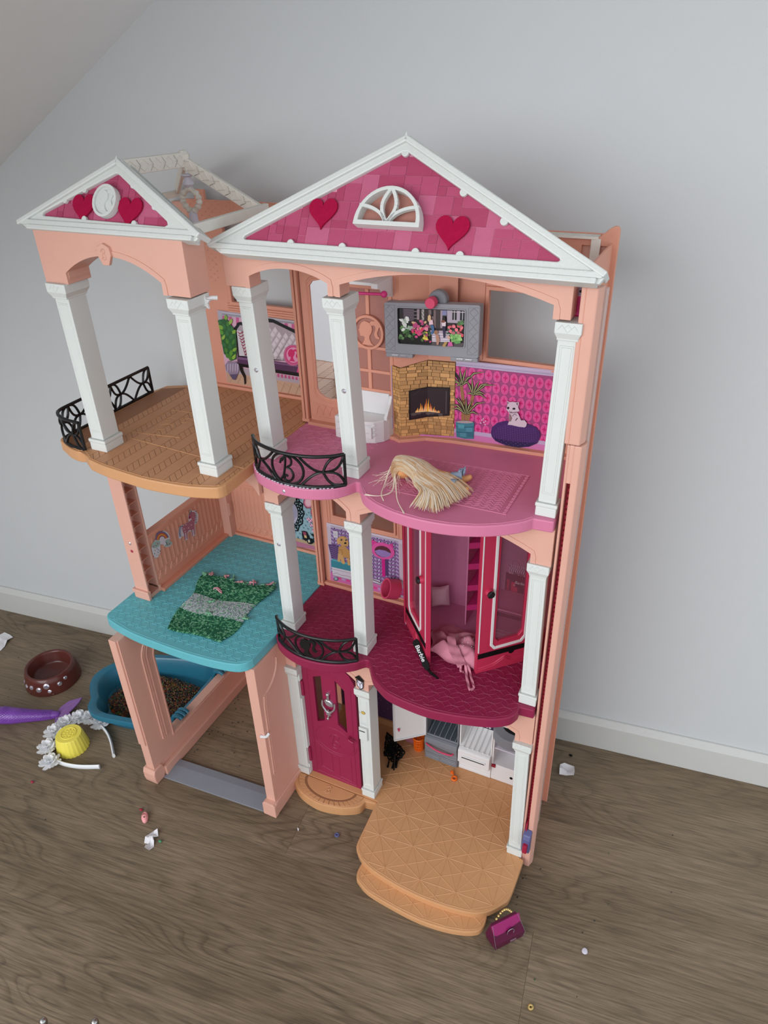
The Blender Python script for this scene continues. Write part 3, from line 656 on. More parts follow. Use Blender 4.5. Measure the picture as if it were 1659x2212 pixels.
PR['dogboard'] = '''p190,176,196:17 4600 1303 9 13 -1107 -1324 -22
p134,94,146:87 4524 1165 13 11 -799 -1234 -115
l176,160,196,0.0027:94 4554 61 -34 66 34 61 -33 65 34 60 -34 64 35 60 -34 64 34 59 -33 63 34 60 -34 62 34 59 -33 61 34 59 -33 61 33 58 -33 60 34 53 -34
l176,160,196,0.0027:89 4485 61 -34 66 35 61 -34 65 35 61 -34 64 35 61 -34 63 35 60 -34 63 34 60 -33 62 34 59 -33 62 34 59 -33 61 34 59 -33 60 34 53 -34
l176,160,196,0.0027:84 4416 61 -34 66 36 62 -34 65 35 61 -34 64 35 61 -34 64 35 60 -34 63 35 60 -33 62 34 60 -33 62 34 59 -33 61 34 59 -33 60 34 54 -34
l176,160,196,0.0027:79 4347 61 -34 67 35 61 -34 66 36 61 -34 65 35 60 -33 64 35 61 -34 63 35 60 -33 63 34 60 -33 62 35 59 -33 61 34 59 -33 61 34 54 -34
l176,160,196,0.0027:73 4277 62 -34 67 36 61 -34 66 36 62 -34 65 35 61 -33 64 35 60 -34 64 36 60 -34 63 35 60 -33 62 35 60 -33 61 35 60 -33 60 34 54 -34
l176,160,196,0.0027:68 4207 62 -35 67 37 62 -34 66 36 61 -34 66 36 61 -34 64 36 61 -34 64 36 60 -34 64 36 60 -34 62 36 60 -34 62 36 59 -33 61 35 54 -35
l176,160,196,0.0027:63 4136 62 -34 67 36 62 -34 67 37 61 -34 66 36 61 -34 65 36 61 -34 64 36 61 -33 63 36 60 -34 63 36 60 -33 62 35 59 -33 62 35 54 -34
l176,160,196,0.0027:57 4065 63 -35 67 37 63 -34 66 37 62 -34 66 37 61 -34 65 36 62 -34 64 37 61 -34 63 36 61 -33 63 36 60 -34 62 36 60 -33 61 36 55 -35
l176,160,196,0.0027:52 3993 63 -35 67 38 63 -35 67 38 62 -34 66 37 61 -34 66 37 61 -34 65 37 61 -34 63 36 61 -33 63 36 61 -33 62 36 60 -33 62 36 54 -35
l176,160,196,0.0027:47 3920 63 -34 67 38 63 -35 67 38 62 -34 67 37 62 -34 65 38 62 -34 64 37 62 -34 64 37 61 -34 63 37 61 -33 62 36 60 -33 62 36 55 -34
l176,160,196,0.0027:41 3848 63 -35 69 38 62 -34 68 38 62 -34 67 38 62 -35 66 38 61 -34 65 38 62 -34 64 37 61 -34 64 38 60 -34 63 37 61 -33 62 36 55 -34
l176,160,196,0.0027:36 3774 63 -34 68 38 64 -34 67 38 63 -34 67 38 62 -34 66 38 62 -34 65 38 62 -34 64 38 62 -34 63 38 61 -34 63 37 61 -33 62 37 55 -35
l176,160,196,0.0027:30 3701 64 -35 68 39 64 -35 67 39 63 -34 67 38 63 -34 66 39 62 -35 66 39 62 -34 64 38 62 -34 64 38 61 -34 63 38 61 -33 63 37 55 -35
l176,160,196,0.0027:25 3626 63 -35 69 40 64 -35 68 40 63 -35 67 39 63 -34 67 39 62 -35 66 39 62 -34 65 39 61 -34 65 38 61 -34 63 39 61 -34 63 38 56 -35
l176,160,196,0.0027:19 3551 64 -35 69 40 64 -34 68 39 64 -34 67 39 63 -34 67 39 62 -34 66 39 63 -34 65 39 62 -34 64 39 62 -34 63 38 62 -33 63 38 55 -35
p196,180,196:17 4600 1303 9 -1 -55 -1303 -19
l150,136,154,0.0008:90 4553 1163 7
l222,210,220,0.001:92 4586 1161 6
p206,192,206:17 4600 76 0 -3 -108 -68 -3
p206,192,206:1249 4604 71 5 -6 -101 -54 -1
p196,180,194:1252 4528 66 8 13 -856 -69 -1
p196,180,194:16 4535 71 -11 -6 -323 -59 3
p204,110,168:22 3652 1314 49 -3 -199 -1324 -22
p190,150,196:64 3593 65 -12 -13 -44 -64 12
p224,70,140:148 3593 64 -11 -12 -45 -64 12
p190,150,196:232 3593 64 -11 -12 -44 -64 11
p224,70,140:315 3593 63 -11 -11 -44 -64 11
p190,150,196:397 3594 64 -12 -12 -44 -63 12
p224,70,140:480 3594 63 -12 -12 -44 -63 12
p190,150,196:561 3594 63 -12 -11 -43 -63 11
p224,70,140:643 3594 62 -12 -11 -43 -62 11
p190,150,196:724 3594 62 -11 -11 -44 -62 12
p224,70,140:804 3594 62 -11 -11 -44 -62 12
p190,150,196:884 3594 62 -11 -11 -43 -61 11
p224,70,140:964 3594 61 -11 -10 -43 -62 11
p190,150,196:1043 3594 61 -11 -10 -43 -61 12
p224,70,140:1122 3595 60 -12 -9 -42 -61 11
p190,150,196:1200 3595 60 -12 -9 -42 -61 11
p224,70,140:1278 3595 60 -11 -9 -43 -60 11
p210,200,210:49 3760 359 13 -11 -184 -333 4
l150,140,152,0.0008:55 3722 350 10
l140,130,146,0.0008:76 3627 59 37 91 -24 93 17 82 -6
l140,130,146,0.0012:64 3593 333 2
p86,54,104:22 4194 106 24 89 -20 -15 -227 -141 -39
l140,110,150,0.0007:55 4155 38 25 30 -26 44 36 39 -24
l140,110,150,0.0007:56 4117 37 24 28 -26 43 35 39 -21
l140,110,150,0.0007:57 4078 36 24 25 -27 43 36 40 -19
l140,110,150,0.0007:57 4039 36 24 22 -28 44 36 39 -17
l140,110,150,0.0007:58 4000 35 24 19 -29 44 37 40 -16
l140,110,150,0.0007:59 3961 34 24 16 -30 44 37 40 -14
p60,132,146:48 3879 41 56 327 -12 -8 -150 -359 -13
p84,160,172:79 3928 337 -5 -1 -30 -347 2
p206,198,206:129 4479 85 7 -4 -123 -77 -10
p190,180,190:149 4441 36 5 -1 -57 -35 -4
p198,150,92:230 4382 65 40 70 -14 31 -77 -13 -70 -48 -46 -71 15 -32 58
p206,160,100:181 4322 49 60 16 -24 -11 -98 -34 -28
p190,140,82:207 4186 57 44 80 -17 60 -42 0 -144 -172 -18 -37 58
p204,158,100:189 4055 66 28 39 -96 17 -84 -34 -29 -35 20 -12 85 -14 -73 -42 -1
p204,158,100:345 4011 50 13 6 -135 -42 -11 -9 76
l140,96,50,0.0008:213 4139 46 13 19 -53 -25 -46
p30,24,24:288 4350 -4 -13 -10 -10 -11 -3 -8 5 -3 12 4 13 10 10 11 3 9 -5
p230,230,230:271 4352 -3 -5 -5 -2 -2 4 3 6 5 2
p30,24,24:368 4366 -4 -13 -8 -10 -9 -2 -6 6 -2 11 3 14 8 9 9 2 7 -5
p230,230,230:354 4369 -3 -6 -5 -1 -2 4 3 6 5 1
p20,16,16:359 4304 -5 -12 -11 -10 -13 -4 -11 5 -3 10 5 12 11 10 13 4 11 -4
l120,70,50,0.0008:310 4242 26 -7 28 21
p84,60,104:1025 4179 51 5 -8 -318 -48 5
p196,36,126:965 4191 56 -4 -2 -345 -57 -7
p206,60,140:793 4426 16 64 89 -23 -81 -91
p206,60,140:1075 4463 85 45 10 -103 -46 -3
p214,84,154:1184 4313 -19 -40 -30 -35 -40 -30 -48 -21 -51 -12 -52 -1 -50 9 -42 20 -33 28 -21 35 -8 40 6 40 19 40 31 35 41 29 48 21 51 11 51 1 48 -10 42 -20 32 -27 22 -35 8 -38
p90,44,52:1122 4309 -13 -31 -24 -27 -31 -22 -37 -16 -39 -7 -39 1 -35 11 -28 18 -19 25 -8 29 3 31 14 30 24 27 32 22 37 15 39 7 38 -2 34 -10 28 -18 19 -24 8 -29
p146,118,176:848 4291 79 47 103 7 96 -26 -14 -50 -60 -45 -86 -14 -77 26
p200,188,204:766 3748 158 -3 6 -97 -163 21
l40,30,44,0.0014:769 3729 154 -24
l60,50,64,0.001:767 3669 155 -4
p70,80,86:161 3542 -14 -26 -26 -18 -28 -3 -18 13 -3 24 14 27 26 17 27 3 19 -13
p150,176,176:148 3546 -10 -19 -18 -12 -19 -2 -14 9 -2 17 10 18 18 13 20 2 13 -9
p200,190,204:918 3555 411 16 0 -40 -404 -24
p90,96,80:1279 3547 -11 -24 -23 -16 -26 -3 -18 12 -4 22 12 24 22 17 26 2 18 -12
'''
PR['bathboard'] = '''p84,128,146:-1506 4521 1011 128 -99 -1157 -930 -78
p142,172,182:-954 4602 -1 -37 -12 -28 -19 -9 -18 15 -11 32 0 37 12 28 19 8 19 -14
p142,172,182:-866 4600 -1 -37 -12 -29 -18 -8 -19 14 -11 32 0 37 12 28 19 8 18 -14
p142,172,182:-779 4597 0 -37 -12 -28 -19 -9 -18 14 -12 32 1 37 11 28 19 9 19 -15
p142,172,182:-693 4594 0 -37 -11 -28 -19 -8 -18 14 -11 31 0 37 11 28 19 9 18 -15
p142,172,182:-606 4591 0 -36 -12 -28 -18 -9 -18 14 -12 32 0 36 12 28 18 9 18 -14
p142,172,182:-520 4589 0 -37 -11 -28 -19 -9 -18 15 -11 31 -1 37 12 27 18 9 18 -14
p142,172,182:-997 4547 -1 -37 -12 -28 -19 -9 -18 14 -11 32 0 38 12 28 19 9 19 -15
p142,172,182:-909 4545 0 -37 -12 -29 -19 -9 -19 15 -11 32 1 37 12 28 18 9 19 -14
p142,172,182:-821 4542 -1 -37 -11 -28 -19 -9 -19 14 -11 32 0 37 12 28 19 9 19 -14
p142,172,182:-734 4539 0 -37 -12 -28 -19 -9 -18 15 -11 32 0 37 12 28 18 8 19 -14
p142,172,182:-647 4537 0 -37 -12 -28 -18 -9 -19 14 -11 32 0 37 11 28 19 9 18 -15
p142,172,182:-561 4534 0 -37 -11 -28 -19 -8 -18 14 -12 31 0 37 12 28 18 9 18 -14
p142,172,182:-953 4467 -1 -38 -12 -28 -19 -9 -19 14 -11 32 1 38 12 28 19 9 18 -14
p142,172,182:-865 4464 -1 -37 -12 -29 -19 -9 -18 15 -11 32 0 37 12 29 19 8 18 -14
p142,172,182:-778 4462 0 -38 -12 -28 -18 -9 -19 15 -11 32 0 37 12 28 19 9 18 -14
p142,172,182:-690 4459 -1 -37 -11 -28 -19 -9 -18 14 -12 32 1 37 11 29 19 8 18 -14
p142,172,182:-604 4457 0 -37 -11 -29 -19 -8 -18 14 -11 32 0 37 11 28 18 9 19 -14
p142,172,182:-517 4454 0 -37 -11 -28 -19 -9 -18 15 -12 31 0 37 11 29 19 8 18 -14
p142,172,182:-997 4411 0 -38 -12 -29 -20 -9 -18 15 -12 32 1 38 12 29 20 8 18 -14
p142,172,182:-908 4409 0 -38 -12 -29 -20 -9 -18 15 -11 32 0 38 12 28 19 9 19 -14
p142,172,182:-820 4406 0 -37 -12 -29 -19 -9 -19 15 -11 32 0 37 12 29 19 9 19 -15
p142,172,182:-732 4404 0 -37 -12 -29 -19 -9 -18 14 -12 32 0 38 12 28 19 9 18 -14
p142,172,182:-645 4402 0 -38 -12 -28 -18 -9 -19 14 -11 32 0 38 11 28 19 9 19 -15
p142,172,182:-558 4399 0 -37 -12 -28 -18 -9 -19 14 -11 32 0 37 11 29 19 8 18 -14
p142,172,182:-953 4329 0 -37 -13 -30 -19 -9 -19 15 -11 32 1 38 12 29 19 9 19 -14
p142,172,182:-864 4327 -1 -38 -12 -29 -19 -9 -18 15 -12 32 1 38 12 29 19 9 18 -14
p142,172,182:-776 4325 0 -38 -12 -28 -19 -9 -19 14 -11 32 0 38 12 29 19 9 19 -15
p142,172,182:-688 4323 0 -38 -12 -28 -19 -9 -19 14 -11 32 0 38 12 29 19 8 18 -14
p142,172,182:-601 4321 0 -38 -11 -28 -19 -9 -19 14 -11 32 0 38 11 28 19 9 18 -14
p142,172,182:-996 4273 -1 -38 -12 -30 -19 -9 -19 15 -12 33 1 38 13 29 19 9 19 -15
p142,172,182:-907 4271 -1 -38 -12 -29 -19 -10 -19 15 -11 33 1 38 12 29 19 9 19 -15
p142,172,182:-819 4269 0 -38 -12 -29 -19 -9 -19 14 -11 33 0 38 12 29 19 9 19 -15
p142,172,182:-730 4267 -1 -38 -11 -29 -19 -9 -19 14 -11 33 0 38 12 29 19 8 18 -14
p142,172,182:-643 4265 0 -38 -11 -29 -19 -9 -19 15 -11 32 0 38 12 29 18 8 19 -14
p142,172,182:-555 4263 0 -38 -12 -29 -18 -9 -19 15 -12 32 0 38 12 29 18 8 19 -14
p142,172,182:-1042 4192 -1 -38 -12 -30 -19 -9 -19 15 -12 33 1 38 13 30 19 9 19 -15
p142,172,182:-952 4191 -1 -39 -12 -29 -19 -10 -19 15 -12 33 1 38 12 30 20 9 18 -15
p142,172,182:-863 4189 0 -39 -13 -29 -19 -9 -19 14 -11 33 1 39 12 29 19 9 19 -15
p142,172,182:-774 4187 -1 -38 -12 -29 -19 -10 -18 15 -12 33 1 38 11 29 19 9 19 -15
p142,172,182:-686 4185 0 -38 -12 -29 -19 -9 -19 14 -11 33 0 38 12 29 19 9 18 -14
p142,172,182:-598 4184 0 -38 -12 -30 -19 -9 -18 15 -12 32 0 38 12 29 18 9 19 -14
p142,172,182:-996 4133 0 -39 -13 -29 -19 -10 -19 15 -12 33 1 39 13 29 19 9 19 -14
p142,172,182:-906 4131 -1 -38 -12 -30 -19 -9 -19 15 -11 33 0 38 12 30 19 9 19 -15
p142,172,182:-817 4130 0 -39 -12 -29 -20 -9 -18 14 -12 33 1 39 12 29 19 9 18 -15
p142,172,182:-728 4128 -1 -38 -11 -30 -19 -9 -19 15 -12 33 0 38 12 29 19 9 19 -14
p142,172,182:-640 4127 0 -39 -12 -29 -19 -9 -19 14 -11 33 0 38 12 29 18 10 19 -15
p142,172,182:-553 4125 1 -38 -12 -29 -19 -10 -18 15 -12 33 0 38 12 29 18 9 19 -15
p142,172,182:-1042 4051 -1 -38 -12 -30 -20 -10 -19 15 -11 33 1 39 12 30 20 9 19 -15
p142,172,182:-952 4050 0 -39 -12 -30 -20 -9 -19 15 -11 33 0 39 13 29 19 10 19 -15
p142,172,182:-862 4049 0 -39 -12 -30 -20 -9 -19 14 -11 33 0 39 12 30 20 9 19 -15
p142,172,182:-773 4047 0 -38 -12 -30 -19 -9 -19 14 -12 33 1 39 12 29 19 10 19 -15
p142,172,182:-684 4046 0 -39 -12 -29 -19 -10 -19 15 -11 33 0 38 12 30 19 9 18 -14
p142,172,182:-596 4044 0 -38 -11 -30 -19 -9 -19 15 -12 33 0 38 12 29 19 10 19 -15
p142,172,182:-996 3992 0 -39 -13 -30 -19 -10 -19 15 -12 33 1 39 13 30 19 9 19 -14
p142,172,182:-905 3990 -1 -39 -12 -30 -19 -9 -20 15 -11 33 1 39 12 30 19 9 19 -15
p142,172,182:-816 3989 0 -39 -12 -30 -19 -9 -19 15 -12 33 1 39 12 29 19 10 19 -15
p142,172,182:-727 3988 0 -39 -12 -30 -19 -9 -19 15 -11 33 0 38 12 30 19 9 19 -14
p142,172,182:-638 3987 0 -39 -12 -30 -19 -9 -18 14 -12 33 0 39 12 30 19 9 19 -15
p142,172,182:-1042 3909 0 -40 -13 -30 -20 -10 -19 15 -11 34 1 39 12 31 20 9 19 -15
p142,172,182:-951 3908 -1 -39 -12 -31 -19 -9 -20 14 -11 34 1 39 12 30 19 10 19 -15
p142,172,182:-861 3907 0 -39 -12 -31 -20 -9 -19 15 -11 33 0 39 12 30 20 10 19 -15
p142,172,182:-771 3906 0 -39 -12 -30 -20 -10 -19 15 -11 33 0 39 12 30 19 10 19 -15
p142,172,182:-682 3905 0 -39 -12 -30 -19 -10 -19 15 -12 33 1 39 12 30 19 9 19 -14
p142,172,182:-593 3904 0 -39 -12 -30 -19 -10 -19 15 -11 33 0 39 11 30 19 9 19 -14
p142,172,182:-995 3849 -1 -40 -12 -30 -20 -10 -19 15 -12 33 1 40 13 30 19 10 19 -15
p142,172,182:-905 3848 0 -40 -12 -30 -20 -10 -19 15 -11 34 0 39 12 30 20 10 19 -15
p142,172,182:-814 3847 -1 -39 -12 -31 -19 -9 -19 14 -12 34 1 39 12 30 19 10 19 -15
p142,172,182:-725 3846 0 -39 -12 -30 -19 -10 -19 15 -12 33 1 39 12 30 19 10 19 -15
p142,172,182:-635 3845 0 -39 -12 -30 -19 -10 -19 15 -12 33 0 39 12 30 19 10 19 -15
p142,172,182:-1042 3765 0 -40 -13 -31 -20 -10 -19 15 -12 34 1 40 13 31 20 9 19 -15
p142,172,182:-950 3764 -1 -40 -12 -30 -20 -10 -19 15 -12 33 1 40 12 31 20 9 19 -14
p142,172,182:-860 3763 0 -39 -12 -31 -20 -10 -19 15 -12 34 1 40 12 30 20 10 19 -15
p142,172,182:-769 3763 -1 -40 -12 -30 -19 -10 -19 15 -12 33 0 40 13 30 19 10 19 -15
p142,172,182:-680 3762 0 -39 -12 -31 -19 -10 -19 15 -12 34 1 39 11 31 20 9 19 -15
p142,172,182:-590 3761 0 -39 -12 -30 -19 -10 -19 15 -12 33 0 40 12 30 19 9 19 -14
p142,172,182:-1087 3704 0 -40 -13 -31 -20 -10 -19 15 -12 34 1 41 13 30 20 10 19 -15
p142,172,182:-995 3704 0 -40 -13 -31 -20 -10 -19 15 -12 34 1 40 13 31 19 10 20 -15
p142,172,182:-904 3703 0 -40 -12 -30 -20 -10 -19 15 -12 34 1 40 12 30 20 10 19 -15
p142,172,182:-813 3703 0 -40 -12 -31 -20 -10 -19 15 -12 34 1 40 12 31 19 9 19 -14
p176,152,120:-1503 3583 399 68 522 -13 -6 -69 -916 -44
p176,110,136:-1511 3517 405 65 518 -13 -6 -77 -914 -44
p10,10,12:-888 4194 -8 -75 -21 -76 -31 -71 -41 -62 -47 -51 -52 -34 -52 -17 -51 2 -45 21 -38 39 -27 53 -15 66 -3 74 11 77 22 75 33 71 41 60 47 48 51 32 51 15 49 -3 44 -20 36 -37 27 -52 16 -63
l10,10,12,0.0022:-886 4210 45 -19 -52 -43
l10,10,12,0.0022:-895 4135 37 -37 -53 -26
l10,10,12,0.0022:-916 4059 27 -53 -52 -7
l10,10,12,0.0022:-947 3987 15 -67 -49 12
l10,10,12,0.0022:-988 3922 2 -76 -41 31
l10,10,12,0.0022:-1036 3869 -11 -82 -32 49
l10,10,12,0.0022:-1088 3830 -24 -81 -20 63
l10,10,12,0.0022:-1141 3810 -35 -78 -7 75
l10,10,12,0.0022:-1192 3808 -45 -68 7 80
l10,10,12,0.0022:-1165 4385 11 78 31 -47
l10,10,12,0.0022:-1114 4421 24 77 19 -60
l10,10,12,0.0022:-1062 4440 34 71 7 -69
l10,10,12,0.0022:-1013 4441 42 62 -5 -75
l10,10,12,0.0022:-969 4424 48 50 -17 -77
l10,10,12,0.0022:-933 4390 52 35 -29 -74
l10,10,12,0.0022:-906 4341 53 18 -39 -67
l10,10,12,0.0022:-890 4280 50 0 -46 -57
l10,10,12,0.0024:-809 4199 -49 -100 -4 -107 -71 -69 -38 -110 -76 -22 -66 -87 -63 32 -78 -43 -34 80 -71 11 2 109 -47 62 38 111 -12 98 65 87 23 109 76 45 54 96 69 -7 71 61 49 -55 72 14 18 -91 58 -37 -17 -107 31 -80
p150,172,180:-902 4143 -7 -16 -11 -2 -4 13 7 16 11 3
p150,172,180:-920 4074 -7 -16 -11 -3 -4 14 7 16 11 2
p150,172,180:-948 4008 -7 -17 -11 -2 -4 13 7 16 11 3
p150,172,180:-984 3948 -7 -16 -11 -3 -5 13 8 17 11 2
p150,172,180:-1027 3899 -7 -17 -11 -2 -5 13 8 16 11 3
p150,172,180:-1074 3863 -7 -17 -11 -2 -4 13 7 17 11 2
p150,172,180:-1122 3843 -7 -17 -12 -3 -4 14 8 16 11 3
p150,172,180:-1168 3839 -7 -16 -12 -3 -4 14 7 16 12 3
p150,172,180:-1106 4395 -7 -15 -11 -3 -4 13 7 16 12 2
p150,172,180:-1059 4414 -7 -16 -11 -2 -4 13 7 15 11 3
p150,172,180:-1014 4416 -7 -16 -11 -2 -4 13 7 16 11 2
p150,172,180:-973 4402 -7 -16 -11 -2 -4 13 7 16 11 2
p150,172,180:-939 4373 -7 -16 -12 -3 -4 14 7 15 12 3
p150,172,180:-914 4329 -7 -15 -11 -3 -4 13 7 16 11 2
p150,172,180:-899 4275 -7 -16 -11 -3 -4 13 7 16 11 3
p150,172,180:-895 4211 -7 -15 -11 -3 -4 13 7 16 11 3
p150,146,166:-932 4181 -8 -66 -19 -66 -29 -60 -37 -51 -42 -39 -45 -22 -44 -6 -40 13 -34 29 -25 44 -15 56 -2 64 9 67 20 65 29 60 37 49 42 37 44 21 43 5 40 -13 33 -28 25 -43 14 -54
p178,172,188:-1111 3893 90 61 61 115 12 58 -65 -98 -77 -103
p150,60,90:-602 4481 -4 -42 -16 -40 -25 -36 -32 -26 -35 -13 -34 2 -28 16 -19 28 -8 37 4 42 16 41 26 35 32 25 35 13 33 -2 28 -16 19 -28
p206,140,160:-615 4479 -4 -34 -12 -34 -21 -30 -27 -21 -28 -11 -28 2 -23 13 -16 24 -6 31 4 35 13 34 21 30 26 21 28 10 28 -2 22 -13 16 -24
p222,176,188:-638 4474 -6 -39 -21 -35 -30 -21 -30 -1 -24 19 -10 33 7 40 21 35 29 21 31 1 23 -19
p150,60,90:-494 4548 -2 -37 -9 -35 -16 -29 -20 -20 -23 -8 -21 4 -19 17 -13 27 -5 34 2 37 9 35 16 29 21 20 22 8 21 -5 18 -17 13 -26
p206,140,160:-501 4549 -1 -31 -8 -29 -13 -25 -17 -16 -18 -7 -18 4 -15 14 -10 23 -5 29 2 31 7 29 13 24 17 17 18 6 18 -4 15 -14 10 -23
p222,176,188:-516 4547 -3 -35 -13 -29 -19 -16 -19 2 -16 19 -7 31 4 35 13 29 18 16 20 -2 15 -19
p150,60,90:-522 4309 -3 -35 -11 -35 -19 -30 -25 -22 -26 -10 -26 3 -21 15 -15 25 -6 33 3 36 12 35 19 29 24 21 26 10 25 -3 22 -14 14 -25
p206,140,160:-531 4310 -2 -30 -10 -30 -15 -25 -20 -17 -22 -9 -21 3 -17 12 -12 22 -6 27 3 30 9 30 16 25 20 17 21 8 21 -2 18 -13 12 -21
p222,176,188:-549 4307 -4 -35 -15 -29 -23 -18 -23 0 -18 18 -8 30 5 34 15 29 23 17 23 0 18 -17
p226,190,208:-693 4117 -8 -10 -17 -6 -13 2 1 10 14 9 16 2
p196,110,150:-725 4071 -10 2 -6 14 3 15 10 5 8 -8 2 -17
p226,190,208:-769 4075 2 12 13 15 15 6 5 -6 -9 -15 -15 -12
p196,110,150:-764 4124 11 5 14 -5 6 -11 -6 -9 -14 0 -12 9
p226,190,208:-718 4150 5 -9 -4 -17 -11 -14 -9 1 0 15 9 17
p226,190,208:-658 4087 -9 -10 -17 -6 -12 2 0 10 14 9 17 2
p196,110,150:-690 4041 -10 2 -6 14 3 15 9 5 9 -8 2 -17
p226,190,208:-734 4045 2 12 13 15 15 6 5 -6 -9 -15 -15 -12
p196,110,150:-730 4094 12 5 14 -4 6 -12 -6 -9 -15 0 -11 9
p226,190,208:-683 4120 5 -8 -5 -18 -10 -14 -9 1 0 15 8 17
p226,190,208:-629 4116 -8 -10 -17 -6 -13 3 1 9 14 10 16 1
p196,110,150:-661 4070 -10 2 -5 14 2 15 10 6 9 -9 1 -16
p226,190,208:-705 4074 2 12 14 15 14 6 5 -6 -8 -15 -16 -12
p196,110,150:-700 4123 11 5 14 -4 6 -12 -6 -9 -14 0 -11 9
p226,190,208:-653 4149 5 -9 -5 -17 -11 -14 -9 1 0 15 9 17
p226,190,208:-566 4104 -8 -10 -17 -6 -13 3 1 9 14 10 16 1
p196,110,150:-597 4058 -10 2 -6 14 3 15 9 6 9 -9 1 -16
p226,190,208:-641 4062 2 12 13 15 14 6 5 -6 -8 -15 -16 -12
p196,110,150:-637 4111 11 5 14 -4 6 -12 -6 -9 -14 0 -11 9
p226,190,208:-590 4137 4 -9 -4 -17 -11 -14 -9 1 0 15 9 17
p226,190,208:-560 4057 -8 -11 -17 -6 -12 3 0 10 14 9 17 2
p196,110,150:-591 4010 -10 2 -6 14 3 16 9 5 9 -9 2 -16
p226,190,208:-635 4014 2 12 13 15 15 7 5 -7 -9 -15 -15 -11
p196,110,150:-631 4063 12 6 14 -5 6 -11 -6 -9 -14 -1 -12 9
p226,190,208:-584 4089 5 -8 -5 -18 -10 -13 -9 1 0 14 8 17
p226,190,208:-639 4010 -8 -11 -17 -6 -13 3 1 10 14 9 17 2
p196,110,150:-670 3963 -10 2 -6 14 3 15 9 6 9 -9 1 -16
p226,190,208:-715 3967 2 12 14 15 15 7 5 -7 -9 -15 -16 -12
p196,110,150:-710 4016 11 6 14 -5 7 -11 -7 -10 -14 0 -11 9
p226,190,208:-663 4043 5 -9 -5 -18 -11 -13 -8 0 -1 15 9 18
p226,190,208:-582 3980 -9 -11 -16 -6 -13 3 1 9 14 10 16 2
p196,110,150:-614 3933 -10 2 -6 14 3 15 9 6 9 -9 2 -17
p226,190,208:-658 3937 2 12 13 15 15 6 5 -6 -9 -15 -15 -12
p196,110,150:-654 3986 12 5 14 -4 6 -11 -6 -10 -14 0 -12 9
p226,190,208:-607 4012 5 -8 -5 -18 -10 -14 -9 1 0 15 8 17
p226,190,208:-519 4040 -8 -11 -16 -6 -13 3 1 9 13 10 17 2
p196,110,150:-550 3993 -10 2 -6 14 3 15 10 6 8 -9 2 -16
p226,190,208:-594 3997 2 12 14 15 14 6 5 -6 -8 -15 -16 -12
p196,110,150:-589 4046 11 5 14 -4 6 -12 -6 -9 -14 0 -11 9
p226,190,208:-543 4072 5 -8 -5 -18 -10 -14 -9 1 0 15 8 17
p226,190,208:-559 3936 -9 -11 -16 -6 -13 2 1 10 13 10 17 2
p196,110,150:-591 3889 -10 2 -6 14 3 15 9 5 9 -8 2 -17
p226,190,208:-635 3893 2 12 13 15 15 6 5 -6 -9 -15 -15 -12
p196,110,150:-631 3942 12 5 14 -4 6 -12 -6 -9 -14 0 -12 9
p226,190,208:-584 3969 5 -9 -5 -18 -10 -14 -9 1 0 15 8 17
p226,190,208:-604 3913 -8 -10 -17 -7 -13 3 1 10 14 9 16 2
p196,110,150:-636 3866 -10 2 -6 14 3 16 9 5 9 -9 2 -16
p226,190,208:-680 3870 2 12 13 15 15 7 5 -7 -9 -15 -15 -12
p196,110,150:-676 3920 12 5 14 -5 6 -11 -6 -9 -15 -1 -11 9
p226,190,208:-629 3946 5 -8 -4 -18 -11 -14 -9 1 0 15 8 17
p20,12,16:-883 3832 37 15 65 -6 39 -108 -32 -54 -48 -41 -53 26 -19 86
p150,60,90:-870 3824 66 6 6 -55 -56 -15
p206,170,120:-848 3762 49 1 6 -55 -50 -1
p12,14,14:-664 3660 -25 -38 -42 -24 -43 1 -26 25 -1 39 26 38 42 24 43 -1 26 -25
p180,190,180:-736 3678 -5 -12 -12 -9 -14 -4 -11 4 -3 9 5 11 12 10 14 3 11 -3
p206,180,150:-731 3651 -6 -12 -12 -10 -16 -4 -12 4 -3 9 5 11 13 10 16 4 11 -3
p14,28,20:-708 3803 35 32 53 -15 50 -43 -6 -69 -95 20 35 38
p206,204,206:-630 3711 55 9 -9 -111 -37 13
'''
